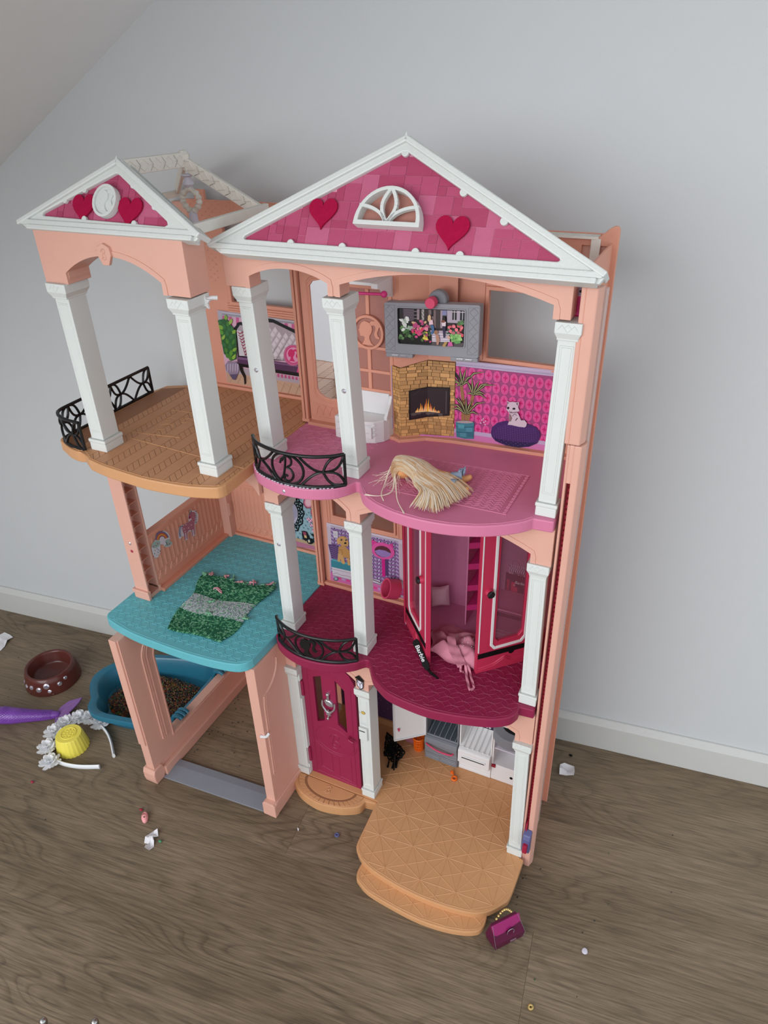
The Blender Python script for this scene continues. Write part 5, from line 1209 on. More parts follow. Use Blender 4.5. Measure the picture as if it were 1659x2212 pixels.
PR['tv'] = '''p40,34,38:1423 8133 841 57 4 -447 -839 -55
p98,84,94:1473 8136 143 8 -6 -138 -129 -28
l74,62,70,0.0004:1478 8106 132 10
l74,62,70,0.0004:1477 8075 133 10
l74,62,70,0.0004:1477 8044 133 11
l74,62,70,0.0004:1476 8013 134 11
p20,16,20:1616 8144 38 4 -6 -132 -33 -4
l140,124,136,0.0008:1616 8117 38 3
l140,124,136,0.0008:1616 8073 38 4
l140,124,136,0.0008:1615 8033 39 4
p150,130,136:1654 8148 33 3 -3 -127 -30 -3
p180,170,170:1714 8151 33 4 0 -139 -30 -4
p60,76,50:1727 8140 -4 -7 -7 2 0 8 7 3
p60,76,50:1737 8126 -4 -7 -8 2 0 8 8 3
p60,76,50:1747 8112 -5 -7 -7 1 0 9 7 3
p60,76,50:1727 8095 -4 -7 -7 1 0 9 7 3
p60,76,50:1737 8081 -4 -8 -8 2 0 9 8 3
p60,76,50:1747 8066 -5 -7 -7 2 0 8 7 4
p60,76,50:1727 8049 -4 -7 -8 2 0 8 8 3
p60,76,50:1737 8035 -4 -7 -8 2 0 8 8 3
p60,76,50:1747 8021 -5 -8 -7 2 0 9 7 3
p50,36,38:1752 8153 54 2 1 -220 -52 0
p120,98,100:1806 8155 91 7 3 -217 -90 -10
p24,20,26:1841 8159 30 0 0 -75 -29 -3
p60,48,50:1897 8162 62 3 0 -214 -59 -6
p160,140,148:1959 8165 23 1 4 -212 -27 -3
p128,128,168:1980 8166 55 4 1 -59 -58 -6
p170,158,172:2040 8171 224 16 0 -148 -218 -13
p14,14,18:2109 8175 54 3 1 -109 -56 -3
p14,14,18:2205 8182 59 3 1 -111 -60 -3
l190,180,190,0.0009:2135 8177 0 -109
l190,180,190,0.0009:2236 8182 1 -108
l190,180,190,0.0009:2106 8160 159 10
p176,160,176:1829 7912 232 15 24 -126 -239 -17
l216,206,216,0.0014:1829 7865 249 23
l216,206,216,0.0014:1830 7834 248 23
l216,206,216,0.0014:1830 7803 249 24
l216,206,216,0.0014:1830 7777 250 24
p84,74,76:1836 7772 425 29 2 -56 -444 -27
p14,18,14:1423 7873 208 64 220 -80 1 -114 -55 -27 -365 -25
p50,84,46:1576 7805 -22 -16 -26 7 -5 23 22 16 26 -7
p100,140,84:1460 7878 -19 -3 -15 14 4 18 19 2 14 -14
p76,120,66:1546 7906 -15 6 -4 19 11 13 15 -5 4 -19
p50,84,46:1524 7802 -13 -17 -17 1 -5 19 13 18 17 -2
p76,120,66:1460 7775 -20 -21 -27 3 -6 25 20 21 26 -4
p76,120,66:1488 7865 -18 -16 -22 5 -5 20 18 17 23 -5
p34,60,34:1628 7824 -14 -14 -19 3 -6 16 14 14 20 -3
p100,140,84:1479 7889 -24 -2 -16 19 7 22 24 2 16 -19
p100,140,84:1591 7910 -21 -11 -24 10 -4 20 21 11 24 -10
p50,84,46:1525 7797 -25 4 -1 18 23 14 25 -5 1 -18
p34,60,34:1522 7862 -11 -19 -21 -2 -10 17 11 18 21 2
p76,120,66:1448 7873 -16 3 -5 15 12 12 16 -2 5 -15
p100,140,84:1531 7822 -17 6 -11 22 7 17 17 -5 10 -23
p50,84,46:1603 7793 -19 -21 -21 5 -2 24 18 20 21 -4
p76,120,66:1543 7856 -24 -10 -14 13 12 23 24 10 14 -13
p76,120,66:1504 7850 -23 2 -12 22 12 21 24 -2 12 -22
p50,84,46:1494 7831 -20 3 -2 15 18 12 20 -3 2 -15
p100,140,84:1462 7786 -22 -7 -23 14 0 20 22 8 23 -14
p50,84,46:1470 7767 -19 -12 -26 5 -8 18 18 11 27 -5
p76,120,66:1641 7846 -16 -20 -25 1 -8 21 16 20 24 -1
p34,60,34:1516 7883 -17 7 0 19 17 11 17 -8 0 -18
p34,60,34:1618 7769 -23 -13 -26 11 -4 23 24 13 26 -11
p76,120,66:1497 7837 -23 -11 -11 11 11 21 22 11 12 -11
p100,140,84:1479 7760 -19 -7 -13 11 7 19 20 7 12 -11
p50,84,46:1549 7826 -26 0 -12 21 13 22 25 1 13 -21
p100,140,84:1563 7789 -22 3 -6 21 16 18 23 -4 6 -21
p226,226,222:1483 7865 -27 -7 -11 16 17 23 27 6 11 -15
p226,226,222:1552 8024 -20 -10 -26 8 -6 18 20 11 26 -9
p226,226,222:1493 7933 -22 1 -15 21 6 20 22 -1 16 -21
p160,176,160:1556 7885 -17 9 -6 28 11 18 17 -9 6 -28
p160,176,160:1528 7974 -17 -16 -24 3 -7 20 17 16 24 -4
p160,176,160:1576 7882 -16 1 -11 15 7 15 16 0 10 -16
p226,226,222:1520 7931 -23 -18 -22 8 1 26 23 18 22 -9
p160,176,160:1547 7900 -17 -10 -27 4 -10 13 16 9 28 -3
p206,210,204:1514 7911 -19 5 -12 22 7 19 19 -4 12 -23
p206,210,204:1605 7888 -14 -9 -15 6 -1 15 14 9 15 -6
p206,210,204:1472 7981 -20 -1 -11 18 8 17 21 1 11 -17
p226,226,222:1468 7980 -20 -2 -25 15 -5 16 20 3 25 -15
p206,210,204:1477 7942 -20 10 -1 25 19 16 20 -10 1 -25
p160,176,160:1536 7972 -21 -3 -15 17 5 19 21 2 15 -16
p160,176,160:1601 7903 -23 -6 -15 14 8 21 22 7 15 -15
p160,176,160:1508 7985 -25 8 -1 23 24 16 26 -8 1 -23
p226,226,222:1540 7971 -16 -3 -10 10 6 14 15 4 10 -11
p226,226,222:1555 7998 -24 -8 -24 16 1 23 24 7 23 -15
p206,170,130:1788 7927 -16 11 -2 27 14 17 17 -11 2 -28
p214,60,90:1799 7931 -18 -10 -24 7 -7 17 18 10 24 -7
p214,60,90:1618 7856 -19 -5 -16 13 2 18 18 5 17 -13
p206,170,130:1640 7916 -12 -10 -18 2 -7 12 12 10 18 -2
p180,70,120:1681 7928 -26 -2 -6 17 19 17 25 2 6 -16
p226,140,160:1665 7957 -20 -4 -19 15 1 19 20 3 19 -15
p180,70,120:1818 7953 -15 -22 -28 -2 -14 20 15 22 28 2
p214,60,90:1647 7969 -13 -20 -25 -2 -11 19 13 20 25 1
p180,70,120:1677 7903 -14 -2 -11 11 3 13 14 2 11 -11
p180,70,120:1736 7988 -18 2 -6 15 13 14 19 -1 5 -16
p206,170,130:1734 7902 -26 -8 -20 15 4 25 26 9 20 -16
p214,60,90:1750 7908 -20 -15 -19 8 -1 22 20 15 19 -8
p180,70,120:1601 7875 -23 4 -2 18 20 14 22 -4 3 -18
p180,70,120:1645 7921 -28 -7 -19 18 9 25 27 8 19 -18
p206,90,130:1685 7922 -16 2 -4 14 11 12 16 -2 4 -14
p206,90,130:1771 7926 -12 -16 -20 0 -8 16 12 16 20 0
p206,90,130:1691 7923 -19 2 -15 21 5 18 19 -2 15 -21
p226,140,160:1805 7907 -24 -8 -24 15 2 24 24 8 23 -15
p226,140,160:1644 7972 -16 -4 -10 10 5 15 16 4 11 -11
p214,60,90:1732 7898 -20 -2 -6 13 13 16 21 2 6 -13
p206,170,130:1779 7994 -19 -10 -12 10 8 19 19 10 12 -9
p206,90,130:1677 7906 -17 -4 -11 12 7 15 17 5 11 -12
p180,70,120:1752 7978 -13 -13 -23 -1 -10 13 13 13 23 0
p214,60,90:1665 7884 -15 -9 -22 6 -6 14 15 9 22 -5
p226,140,160:1685 7900 -13 -6 -15 6 -2 13 13 7 15 -7
p206,90,130:1728 8001 -19 -8 -19 10 0 19 19 9 19 -11
p206,90,130:1699 7854 -16 5 -12 22 5 17 16 -6 12 -22
p206,170,130:1634 7983 -15 -12 -25 2 -10 13 15 13 25 -2
p226,140,160:1800 7923 -17 -13 -15 7 3 19 17 13 15 -7
p180,70,120:1665 7951 -23 -12 -21 11 1 23 23 13 22 -12
p206,80,130:1705 7842 -15 5 -5 19 10 13 15 -5 5 -18
p220,60,110:1705 7838 -12 -12 -20 1 -8 12 12 12 20 -1
p220,60,110:1659 7856 -20 -4 -9 13 11 17 20 4 9 -13
p206,80,130:1690 7841 -18 -7 -17 11 0 18 18 6 17 -11
p220,60,110:1685 7864 -11 6 -4 18 7 11 11 -6 4 -17
p206,80,130:1715 7841 -18 -2 -5 11 13 13 18 2 5 -11
p220,60,110:1710 7884 -15 -12 -13 6 0 17 15 11 14 -6
p206,80,130:1669 7884 -12 -16 -17 1 -5 17 12 17 17 -1
p220,60,110:1715 7863 -13 -8 -19 4 -6 11 12 8 19 -4
p220,60,110:1658 7852 -20 -2 -9 15 12 17 20 1 8 -15
p206,80,130:1703 7864 -17 -2 -7 12 11 14 18 2 6 -12
p220,60,110:1677 7855 -18 -6 -18 11 1 18 18 6 18 -11
p220,60,110:1734 7891 -12 -13 -16 3 -4 15 12 13 16 -2
p206,80,130:1671 7808 -16 -12 -22 5 -4 17 16 12 21 -5
p90,110,60:1839 7875 -7 -12 -14 0 -6 11 7 12 14 1
p206,180,70:1785 7854 -19 1 -13 18 6 18 19 -1 13 -18
p170,60,110:1848 7766 -15 -9 -13 7 3 17 15 9 13 -7
p206,180,70:1790 7849 -11 10 0 22 10 13 11 -10 1 -22
p170,60,110:1759 7858 -17 -8 -18 9 -1 17 17 8 18 -9
p150,40,90:1779 7768 -20 6 -3 20 17 14 19 -5 3 -20
p170,60,110:1775 7813 -15 -3 -15 12 0 15 16 2 15 -12
p90,110,60:1840 7854 -10 -11 -18 0 -7 11 10 11 18 -1
p90,110,60:1776 7860 -19 -12 -24 8 -5 19 19 12 24 -8
p170,60,110:1789 7830 -22 5 -4 22 17 16 22 -5 4 -22
p90,110,60:1733 7761 -18 7 -4 21 14 15 18 -6 4 -22
p150,40,90:1813 7782 -13 -1 -7 11 7 11 13 1 6 -10
p60,90,56:1829 7863 -15 5 -7 20 9 15 15 -5 7 -20
p60,90,56:1783 7854 -15 -4 -12 11 2 13 14 3 12 -10
p206,186,70:1773 7835 -8 -8 -11 1 -4 9 7 7 12 -1
p206,186,70:1775 7795 -12 -8 -12 6 0 14 13 8 12 -6
p206,186,70:1775 7824 -13 0 -14 12 0 13 14 0 13 -12
p226,206,90:1768 7796 -16 -5 -16 10 0 16 16 5 16 -10
p206,186,70:1775 7810 -15 -6 -13 9 2 14 15 6 13 -9
p226,206,90:1811 7800 -14 -13 -22 1 -9 14 13 13 23 -1
p206,186,70:1793 7810 -9 4 -2 13 7 9 9 -5 2 -12
p226,206,90:1771 7802 -12 -7 -15 5 -3 12 12 7 15 -5
p230,120,130:2118 7922 -22 -13 -21 12 -1 23 22 12 22 -11
p206,80,90:2242 7911 -14 -14 -23 2 -9 16 15 14 23 -2
p206,80,90:2229 7943 -17 -1 -7 14 11 13 17 1 7 -14
p230,120,130:2128 7873 -19 -5 -15 14 5 19 19 5 15 -14
p206,80,90:2082 7966 -19 -5 -9 12 10 17 19 5 10 -12
p206,80,90:2234 8003 -20 -6 -17 14 3 19 20 6 17 -14
p50,80,60:2170 7896 -22 9 -5 27 19 18 22 -8 5 -27
p180,100,110:2197 7914 -16 5 -2 16 15 10 16 -5 2 -16
p60,96,70:2079 7901 -11 -11 -18 0 -8 12 10 11 19 -1
p50,80,60:2145 7928 -18 -18 -17 6 0 23 18 18 17 -6
p206,80,90:2202 7986 -24 5 -4 22 19 17 25 -5 4 -22
p180,100,110:2212 7893 -18 -3 -17 15 1 17 18 2 17 -14
p180,100,110:2245 7974 -25 -5 -10 16 14 21 24 5 11 -16
p180,100,110:2149 7892 -26 -4 -16 20 9 24 26 4 16 -20
p180,100,110:2155 7990 -20 -18 -22 6 -4 25 20 17 23 -6
p230,120,130:2078 7941 -13 10 -3 25 11 14 12 -10 3 -25
p60,96,70:2082 7938 -14 -2 -12 12 3 14 15 1 11 -12
p50,80,60:2238 7892 -19 -5 -14 13 4 18 19 5 14 -13
p230,120,130:2250 7976 -17 -16 -14 6 3 22 17 16 14 -6
p230,120,130:2161 7988 -15 -15 -22 3 -6 19 15 16 22 -4
p230,120,130:2113 7914 -17 -2 -19 15 -1 16 17 1 18 -14
p230,120,130:2239 7887 -16 -10 -14 8 1 18 16 10 15 -8
p180,100,110:2264 7904 -15 -16 -26 1 -11 17 15 15 26 -1
p206,80,90:2101 7969 -18 2 -7 16 10 15 18 -1 7 -17
p230,120,130:2183 7935 -24 0 -12 22 12 21 24 0 12 -21
p206,80,90:2262 7893 -15 -18 -19 4 -4 21 15 18 19 -3
p90,150,80:2173 7867 -22 -16 -28 8 -7 24 22 16 28 -8
p120,176,96:2235 7851 -18 -13 -14 8 3 20 17 13 15 -8
p150,200,120:2201 7827 -17 7 -12 26 5 18 17 -7 12 -26
p120,176,96:2204 7846 -28 1 -11 23 17 24 28 -1 11 -23
p120,176,96:2139 7843 -21 -2 -9 16 11 18 20 1 10 -16
p150,200,120:2224 7847 -13 -23 -22 0 -9 22 13 24 22 0
p120,176,96:2177 7871 -14 -19 -19 2 -5 21 13 19 20 -2
p150,200,120:2249 7837 -23 -8 -25 13 -3 23 23 9 25 -14
p150,200,120:2224 7875 -14 3 -6 16 9 12 14 -3 6 -15
p120,176,96:2140 7809 -18 -11 -16 9 1 19 18 11 16 -9
p120,176,96:2186 7890 -9 -22 -18 -2 -10 21 9 21 19 2
p90,150,80:2192 7792 -25 -7 -22 19 3 24 25 7 22 -19
p90,150,80:2116 7832 -21 5 -4 21 17 15 21 -5 4 -21
p120,176,96:2193 7824 -19 -1 -9 16 11 16 20 1 8 -16
p150,200,120:2206 7797 -16 12 -1 29 16 16 16 -12 1 -29
p120,176,96:2205 7801 -16 4 -6 18 10 14 16 -4 6 -18
p150,200,120:2131 7842 -18 -5 -16 12 1 18 18 6 17 -13
p120,176,96:2168 7832 -15 -21 -28 0 -11 21 15 21 28 0
p150,200,120:2217 7895 -14 -15 -29 -2 -15 12 15 14 29 3
p90,150,80:2230 7814 -13 -17 -22 0 -10 17 13 17 23 0
p120,176,96:2167 7832 -15 -13 -17 5 -1 18 15 13 16 -5
p120,176,96:2198 7847 -18 6 -1 17 17 11 19 -6 1 -17
p120,176,96:2206 7882 -15 -12 -16 6 0 17 15 12 15 -5
p150,200,120:2236 7830 -21 1 -19 20 1 20 20 0 20 -20
p90,150,80:2149 7826 -18 -1 -11 17 7 17 18 0 11 -17
p120,176,96:2124 7869 -21 -3 -13 16 8 19 21 4 13 -16
p90,130,80:2252 8064 -12 -9 -12 5 1 14 12 9 12 -5
p70,110,60:2199 8039 -11 4 -3 13 9 9 12 -4 2 -13
p70,110,60:2253 8053 -16 -10 -24 4 -9 13 15 10 24 -3
p70,110,60:2256 8059 -13 -2 -8 9 6 12 13 3 8 -10
p70,110,60:2222 8033 -16 -5 -20 10 -5 14 16 4 20 -9
p90,130,80:2233 8025 -13 4 -9 17 5 12 13 -3 8 -17
p70,110,60:2226 8016 -16 -7 -23 7 -7 15 16 7 23 -7
p70,110,60:2256 8031 -11 -7 -15 4 -4 11 11 7 15 -5
p70,110,60:2209 8010 -20 5 -3 19 17 14 20 -6 3 -18
p90,130,80:2268 8041 -14 -12 -24 2 -10 13 14 12 24 -2
p60,100,146:1840 7985 38 -2 14 -59 -24 -54 -28 2 19 48
p226,190,200:1823 8044 43 4 11 -54 -54 -11
p214,180,130:1807 8088 21 19 16 -16 1 -50 -27 -23 -14 19
p40,32,64:1993 7986 43 2 -6 -141 -21 -3
p216,200,206:1984 8035 54 6 -2 -53 -46 -3
p16,14,16:2033 8073 -4 -16 -11 -11 -14 -1 -11 8 -5 15 4 16 11 10 14 2 11 -8
p120,70,50:2030 8045 -5 -10 -14 -7 -16 -2 -13 4 -6 9 5 10 13 8 17 1 13 -4
p150,110,84:1942 7904 -6 -17 -13 -12 -18 -2 -14 9 -6 15 6 17 14 12 17 2 14 -9
p176,130,110:1906 7869 38 9 17 -70 -16 -59 -22 -3 -8 67
p200,90,150:2074 7795 43 15 17 -54 -69 -9
p206,160,140:2095 7859 -3 -13 -10 -10 -12 -1 -9 7 -4 13 3 13 9 10 12 1 10 -7
p176,140,84:2026 7795 38 4 -32 -66 -38 6
'''

# ================================================================== the dollhouse
L0, L1, L2 = 0.022, 0.341, 0.632
H = thing('dollhouse', 'peach pink three-storey toy dollhouse with white columns and pink gables standing against the wall', 'dollhouse', (0.05, 0.05, 0.0))
def hp(name, mb, mat, parent=None, **k): return part(name, mb, mat, parent or H, **k)
def oyster(cx, cy, r, n=18): return [(cx + r * math.cos(2 * PI * i / n), cy + r * math.sin(2 * PI * i / n)) for i in range(n + 1)]

# ---- floors
def rounded(pts, i0, i1, n=4):
    return pts[:i0] + smoothpath(pts[i0:i1 + 1], n) + pts[i1 + 1:]
def slab(name, outline, ztop, th, mat, label, lip=0.0028):
    mb = MB(); mb.prism(outline, plane_z(0), ztop - th, ztop)
    return hp(name, mb, mat, label=label, bevel=0.0016)
PINK = [(-.0125, .165), (-.0125, -.012), (-.0054, -.0202), (.0092, -.0334), (.0322, -.0426), (.0575, -.0477), (.0881, -.0451), (.1136, -.0344), (.1268, -.0204), (.1347, -.0054), (.139, -.0062), (.1471, -.018), (.1578, -.0308), (.179, -.0434), (.2072, -.0521), (.2413, -.0554), (.274, -.0523), (.3038, -.0431), (.3278, -.0304), (.3469, -.0152), (.3556, -.004), (.3577, -.0042), (.378, -.003), (.380, .165)]
MAROON = [(-.0125, .165), (-.0135, -.0118), (.0001, -.0254), (.0223, -.0359), (.0497, -.0413), (.0797, -.0388), (.1059, -.0305), (.1227, -.0189), (.1304, -.0102), (.1346, -.006), (.139, -.006), (.1453, -.0142), (.158, -.0311), (.1693, -.0402), (.19, -.0517), (.2169, -.0564), (.2499, -.0581), (.2798, -.0544), (.3083, -.048), (.3355, -.0391), (.3541, -.0267), (.3612, -.0131), (.361, -.0045), (.3797, -.003), (.381, .165)]
TURQ = [(-.2866, -.0756), (-.2734, -.0865), (-.2221, -.0964), (-.1656, -.0992), (-.1134, -.0994), (-.0658, -.0961), (-.0336, -.0899), (-.0205, -.0814), (-.0154, -.0709), (-.0132, -.0121), (-.0132, .205), (-.268, .205), (-.2866, .10)]
TAN = [(-.3095, -.04), (-.3091, -.05), (-.304, -.0575), (-.292, -.0632), (-.2736, -.0714), (-.2547, -.0752), (-.245, -.073), (-.2213, -.0876), (-.1928, -.0938), (-.1595, -.0975), (-.1182, -.1006), (-.0824, -.0988), (-.0495, -.0947), (-.0207, -.0859), (-.0135, -.0805), (-.0109, -.0735), (-.0128, -.02), (-.0128, .205), (-.2208, .205), (-.2995, .1634), (-.3060, .1358)]
BASE = [(.139, .0), (.139, -.0153), (.1415, -.06), (.1436, -.0845), (.1496, -.0939), (.1628, -.1044), (.1846, -.113), (.2243, -.1196), (.2669, -.1219), (.3064, -.1197), (.3343, -.1153), (.3519, -.1099), (.3676, -.0991), (.3813, -.0815), (.3878, -.0649), (.3890, -.0022), (.3810, .0), (.3810, .165), (-.0135, .165), (-.0135, .0)]
LOWER = [(.1619, -.095), (.1610, -.115), (.1640, -.126), (.1693, -.1312), (.1915, -.141), (.2363, -.1463), (.2779, -.148), (.3159, -.1438), (.3424, -.1367), (.3587, -.1283), (.3640, -.1200), (.3652, -.110), (.3624, -.090)]
DOORSTEP = [(-.015, .0), (-.015, -.0121), (-.0111, -.0199), (.0059, -.0328), (.0266, -.0399), (.0525, -.0426), (.0815, -.0375), (.1008, -.0297), (.1159, -.0194), (.1198, -.0071), (.1389, -.0040), (.1389, .0)]
fpink = slab('pink_floor', rounded(rounded(PINK, 10, 20), 2, 9), L2, .015, 'pink', 'pink upper floor with two rounded bays')
fmar = slab('maroon_floor', rounded(rounded(MAROON, 10, 21), 1, 9), L1, .016, 'maroon', 'dark berry middle floor with two rounded bays')
fturq = slab('turquoise_floor', rounded(TURQ, 0, 8), L1, .016, 'turq', 'turquoise bathroom floor over the garage')
ftan = slab('tan_terrace', rounded(rounded(TAN, 7, 15), 0, 6), L2, .016, 'tan', 'tan terrace floor of the left wing')
fbase = slab('ground_floor', rounded(BASE, 2, 15), L0, .012, 'tan', 'tan ground floor with starburst lines')
mb = MB(); mb.prism([(-.010, .006), (.150, .006), (.150, -.08), (.165, -.095), (.36, -.098), (.378, -.06), (.378, .16), (-.010, .16)], plane_z(0), 0.0, L0 - .0122); hp('base_plinth', mb, 'tan', fbase)
fstep = slab('front_step', rounded(LOWER, 0, 12), .011, .011, 'tan', 'lower rounded front step')
fdoor = slab('door_step', rounded(DOORSTEP, 1, 9), .020, .020, 'tan', 'half-round doorstep')

def offset_line(poly, d):
    out = []; n = len(poly)
    for i in range(1, n - 1):
        (x0, y0), (x1, y1), (x2, y2) = poly[i - 1], poly[i], poly[i + 1]
        tx, ty = x2 - x0, y2 - y0; L = math.hypot(tx, ty); out.append((x1 - ty / L * d, y1 + tx / L * d))
    return out
# raised tread patterns, one mesh per floor
def relief(parent, mat, z, polylines, wd=.0011, h=.00045, name='floor_relief'):
    mb = MB()
    for pl in polylines: mb.ridge(pl, wd, h, plane_z(z))
    o = hp(name, mb, mat, parent, recalc=False, kind='stuff'); return o
def cut(poly, ok):
    out = []; cur = []
    for a in poly:
        if ok(a): cur.append(a)
        else:
            if len(cur) > 1: out.append(cur)
            cur = []
    if len(cur) > 1: out.append(cur)
    return out
# maroon: interlocking petals
pls = [offset_line(MAROON[1:10], .0035), offset_line(MAROON[10:23], .0035)]
inner = [(x, y + .006) if y < 0 else (x, y) for x, y in MAROON]
r = .0125
for j in range(-5, 14):
    for i in range(-1, 18):
        cx = i * r * 1.732 + (r * .866 if j % 2 else 0); cy = j * r * 1.5 * .667
        pls += cut(oyster(cx, cy, r, 18), lambda p: inside(p, inner) and p[1] < .128 and p[0] < .375)
relief(fmar, 'maroon', L1, pls, .0009, .00045)
# pink: petals in the bay by the railing, chevron rug moulded into the big bay
pls = [offset_line(PINK[1:10], .0035), offset_line(PINK[10:22], .0035)]
innp = [(x, y + .006) if y < 0 else (x, y) for x, y in PINK]
r = .017
for j in range(-4, 12):
    for i in range(-1, 5):
        cx = i * r * 1.732 + (r * .866 if j % 2 else 0); cy = j * r
        pls += cut(oyster(cx, cy, r, 18), lambda p: inside(p, innp) and p[1] < .124 and p[0] < .118 - max(0, p[1]) * .02)
RUG = [(.1775, -.0085), (.3255, -.0085), (.3255, .0888), (.1735, .0845)]
pls += [RUG + RUG[:1]]
for k in range(9):
    y0 = -.004 + k * .0105
    for off in (0, .0045):
        pl = []
        for i in range(27):
            x = .181 + i * .0052; y = y0 + off + (.0045 if i % 2 else -.0005)
            pl.append((x, min(y, .0865)))
        pls.append([p for p in pl if p[0] < .3165])
pls += [[(.3175, -.0085), (.3175, .0885)], [(.3195, -.0085), (.3195, .0885)]]
for i in range(14):
    y = -.005 + i * .0068; pls.append([(.3205, y), (.3245, y), (.3245, y + .004), (.3205, y + .004), (.3205, y)])
relief(fpink, 'pink', L2, pls, .0011, .0006)
# turquoise: field of rings
pls = [offset_line(TURQ[:10], .004)]
for j in range(19):
    for i in range(17):
        cx = -.277 + i * .0158; cy = -.088 + j * .0158
        c = oyster(cx, cy, .0066, 14); s2 = [(cx + .0079, cy + .0049), (cx + .0049, cy + .0079), (cx + .0079, cy + .0109), (cx + .0109, cy + .0079), (cx + .0079, cy + .0049)]
        pls += cut(c, lambda p: inside(p, TURQ) and p[1] > -.0905 + abs(p[0] + .14) * .05 and p[0] < -.017)
        pls += cut(s2, lambda p: inside(p, TURQ) and p[1] > -.088 and p[0] < -.017)
pls += [[(-.196 + .035 * math.cos(t / 12 * PI), .075 + .03 * math.sin(t / 12 * PI)) for t in range(25)]]
relief(fturq, 'turq', L1, pls, .0009, .0004)
# ground floor and step: starburst of triangles
def star(outline, ok):
    out = []; a = .056; hh = a * .866
    dirs = [0, 60, 120, 30, 90, 150]
    for d in dirs:
        t = math.radians(d + 4); tx, ty = math.cos(t), math.sin(t); nx, ny = -ty, tx; sp = hh if d in (0, 60, 120) else a / 2
        for k in range(-14, 15):
            pts = []
            for q in range(-90, 91): pts.append((.25 + nx * k * sp + tx * q * .005, -.0005 + ny * k * sp + ty * q * .005))
            out += [[c[0], c[-1]] for c in cut(pts, ok)]
    return out
inb = [(x, y + (.0045 if y < -.05 else 0)) for x, y in BASE]
okb = lambda p: inside(p, inb) and p[1] < .118 and .142 < p[0] < .384 - .0 * p[1] or (inside(p, inb) and 0.008 < p[1] < .15 and .125 < p[0] < .145)
pls = star(BASE, okb) + [offset_line(BASE[1:16], .0038), oyster(.262, -.034, .0022, 10)]
relief(fbase, 'tan', L0, pls, .0009, .0005)
inl = [(x, y + .0045) for x, y in LOWER]
relief(fstep, 'tan', .011, star(LOWER, lambda p: inside(p, inl) and p[1] < -.099 - abs(p[0] - .262) * .02) + [offset_line(LOWER, .0038)], .0009, .0005)
# doorstep: ring of paving blocks and a half-round mat with a letter
C0 = (.0525, .0)
pls = []
for rr in (.062, .049): pls.append([(C0[0] + rr * math.cos(PI + PI * i / 30), C0[1] - .001 + .62 * rr * math.sin(PI + PI * i / 30)) for i in range(31)])
relief(fdoor, 'plank', .020, pls, .0008, .0005)
nb = 19
mb = MB(); mb.prism([(C0[0] + .0620 * math.cos(PI + PI * i / 24), -.001 + .0386 * math.sin(PI + PI * i / 24)) for i in range(25)], plane_z(0), .0198, .0202); hp('groove_bed', mb, 'groove', fdoor)  # darker sheet that paints shade and dirt between the paving blocks
for i in range(nb):
    a0, a1 = PI + PI * (i + .045) / nb, PI + PI * (i + .955) / nb; q = []
    for rr, aa in ((.0613, a0), (.0613, a1), (.0497, a1), (.0497, a0)): q.append((C0[0] + rr * math.cos(aa), -.0012 + .62 * rr * math.sin(aa)))
    mb = MB(); mb.prism(q, plane_z(0), .0199, .0209); hp('paving_block', mb, 'tan', fdoor, bevel=.0002, seg=1)
mb = MB(); mb.prism([(C0[0] + .045 * math.cos(PI + PI * i / 20), -.0016 + .026 * math.sin(PI + PI * i / 20)) for i in range(21)], plane_z(0), .0199, .0206)
bp = lambda cx, cy, s: [[(cx + (x - .5) * s, cy + (y - .5) * s) for x, y in smoothpath(q, 5)] for q in (BPATH, BSTEM)]
mat_ = hp('door_mat', mb, 'tan', fdoor, bevel=.0004)
relief(fdoor, 'tan', .0210, [[(x, y * .8 - .003) for x, y in q] for q in bp(.052, -.013, .017)], .0016, .0007, 'monogram')
# terrace: bands of slanted planks
ind = [(x * .988 - .002, y + .004 if y < -.04 else y) for x, y in TAN]
QD = [(-.300, -.048), (-.292, -.058), (-.262, -.070), (-.22, -.0835), (-.16, -.0940), (-.118, -.0968), (-.05, -.0910), (-.022, -.0820), (-.0155, -.0730), (-.0155, .19), (-.225, .19), (-.298, .150)]
mb = MB(); mb.prism(QD, plane_z(0), L2 - .0004, L2 + .0001); hp('groove_bed', mb, 'groove', ftan)  # darker sheet below the planks, deepens the weak shade of the grimy gaps
for b in range(8):
    x0 = -.262 + b * .0345
    for k in range(-9, 21):
        y0 = k * .0105
        q = [(x0, y0 + .0004), (x0 + .0148, y0 - .0126), (x0 + .0148, y0 - .0031), (x0, y0 + .0099)]
        q = clip(q, QD)
        if len(q) > 2:
            mb = MB(); mb.prism(q, plane_z(0), L2 - .0005, L2 + .0005); hp('plank', mb, 'plank', ftan)
    x1 = x0 + .0154
    q = clip([(x1, -.12), (x1 + .0184, -.12), (x1 + .0184, .19), (x1, .19)], QD)
    if len(q) > 2: mb = MB(); mb.prism(q, plane_z(0), L2 - .0005, L2 + .0005); hp('plank', mb, 'plank', ftan)
pls = [offset_line(TAN[:16], .0032), [(-.26, -.012), (-.0135, -.030)], [(-.232, .0), (-.150, .012), (-.150, .092), (-.225, .085), (-.232, .0)]]
for cx, cy, rr in ((-.195, .03, .016), (-.178, .06, .012), (-.205, .055, .009)): pls.append([(cx + rr * (1 - t / 16) * math.cos(t * .55), cy + rr * (1 - t / 16) * math.sin(t * .55)) for t in range(14)])
relief(ftan, 'tan', L2 + .0005, pls, .001, .0005)

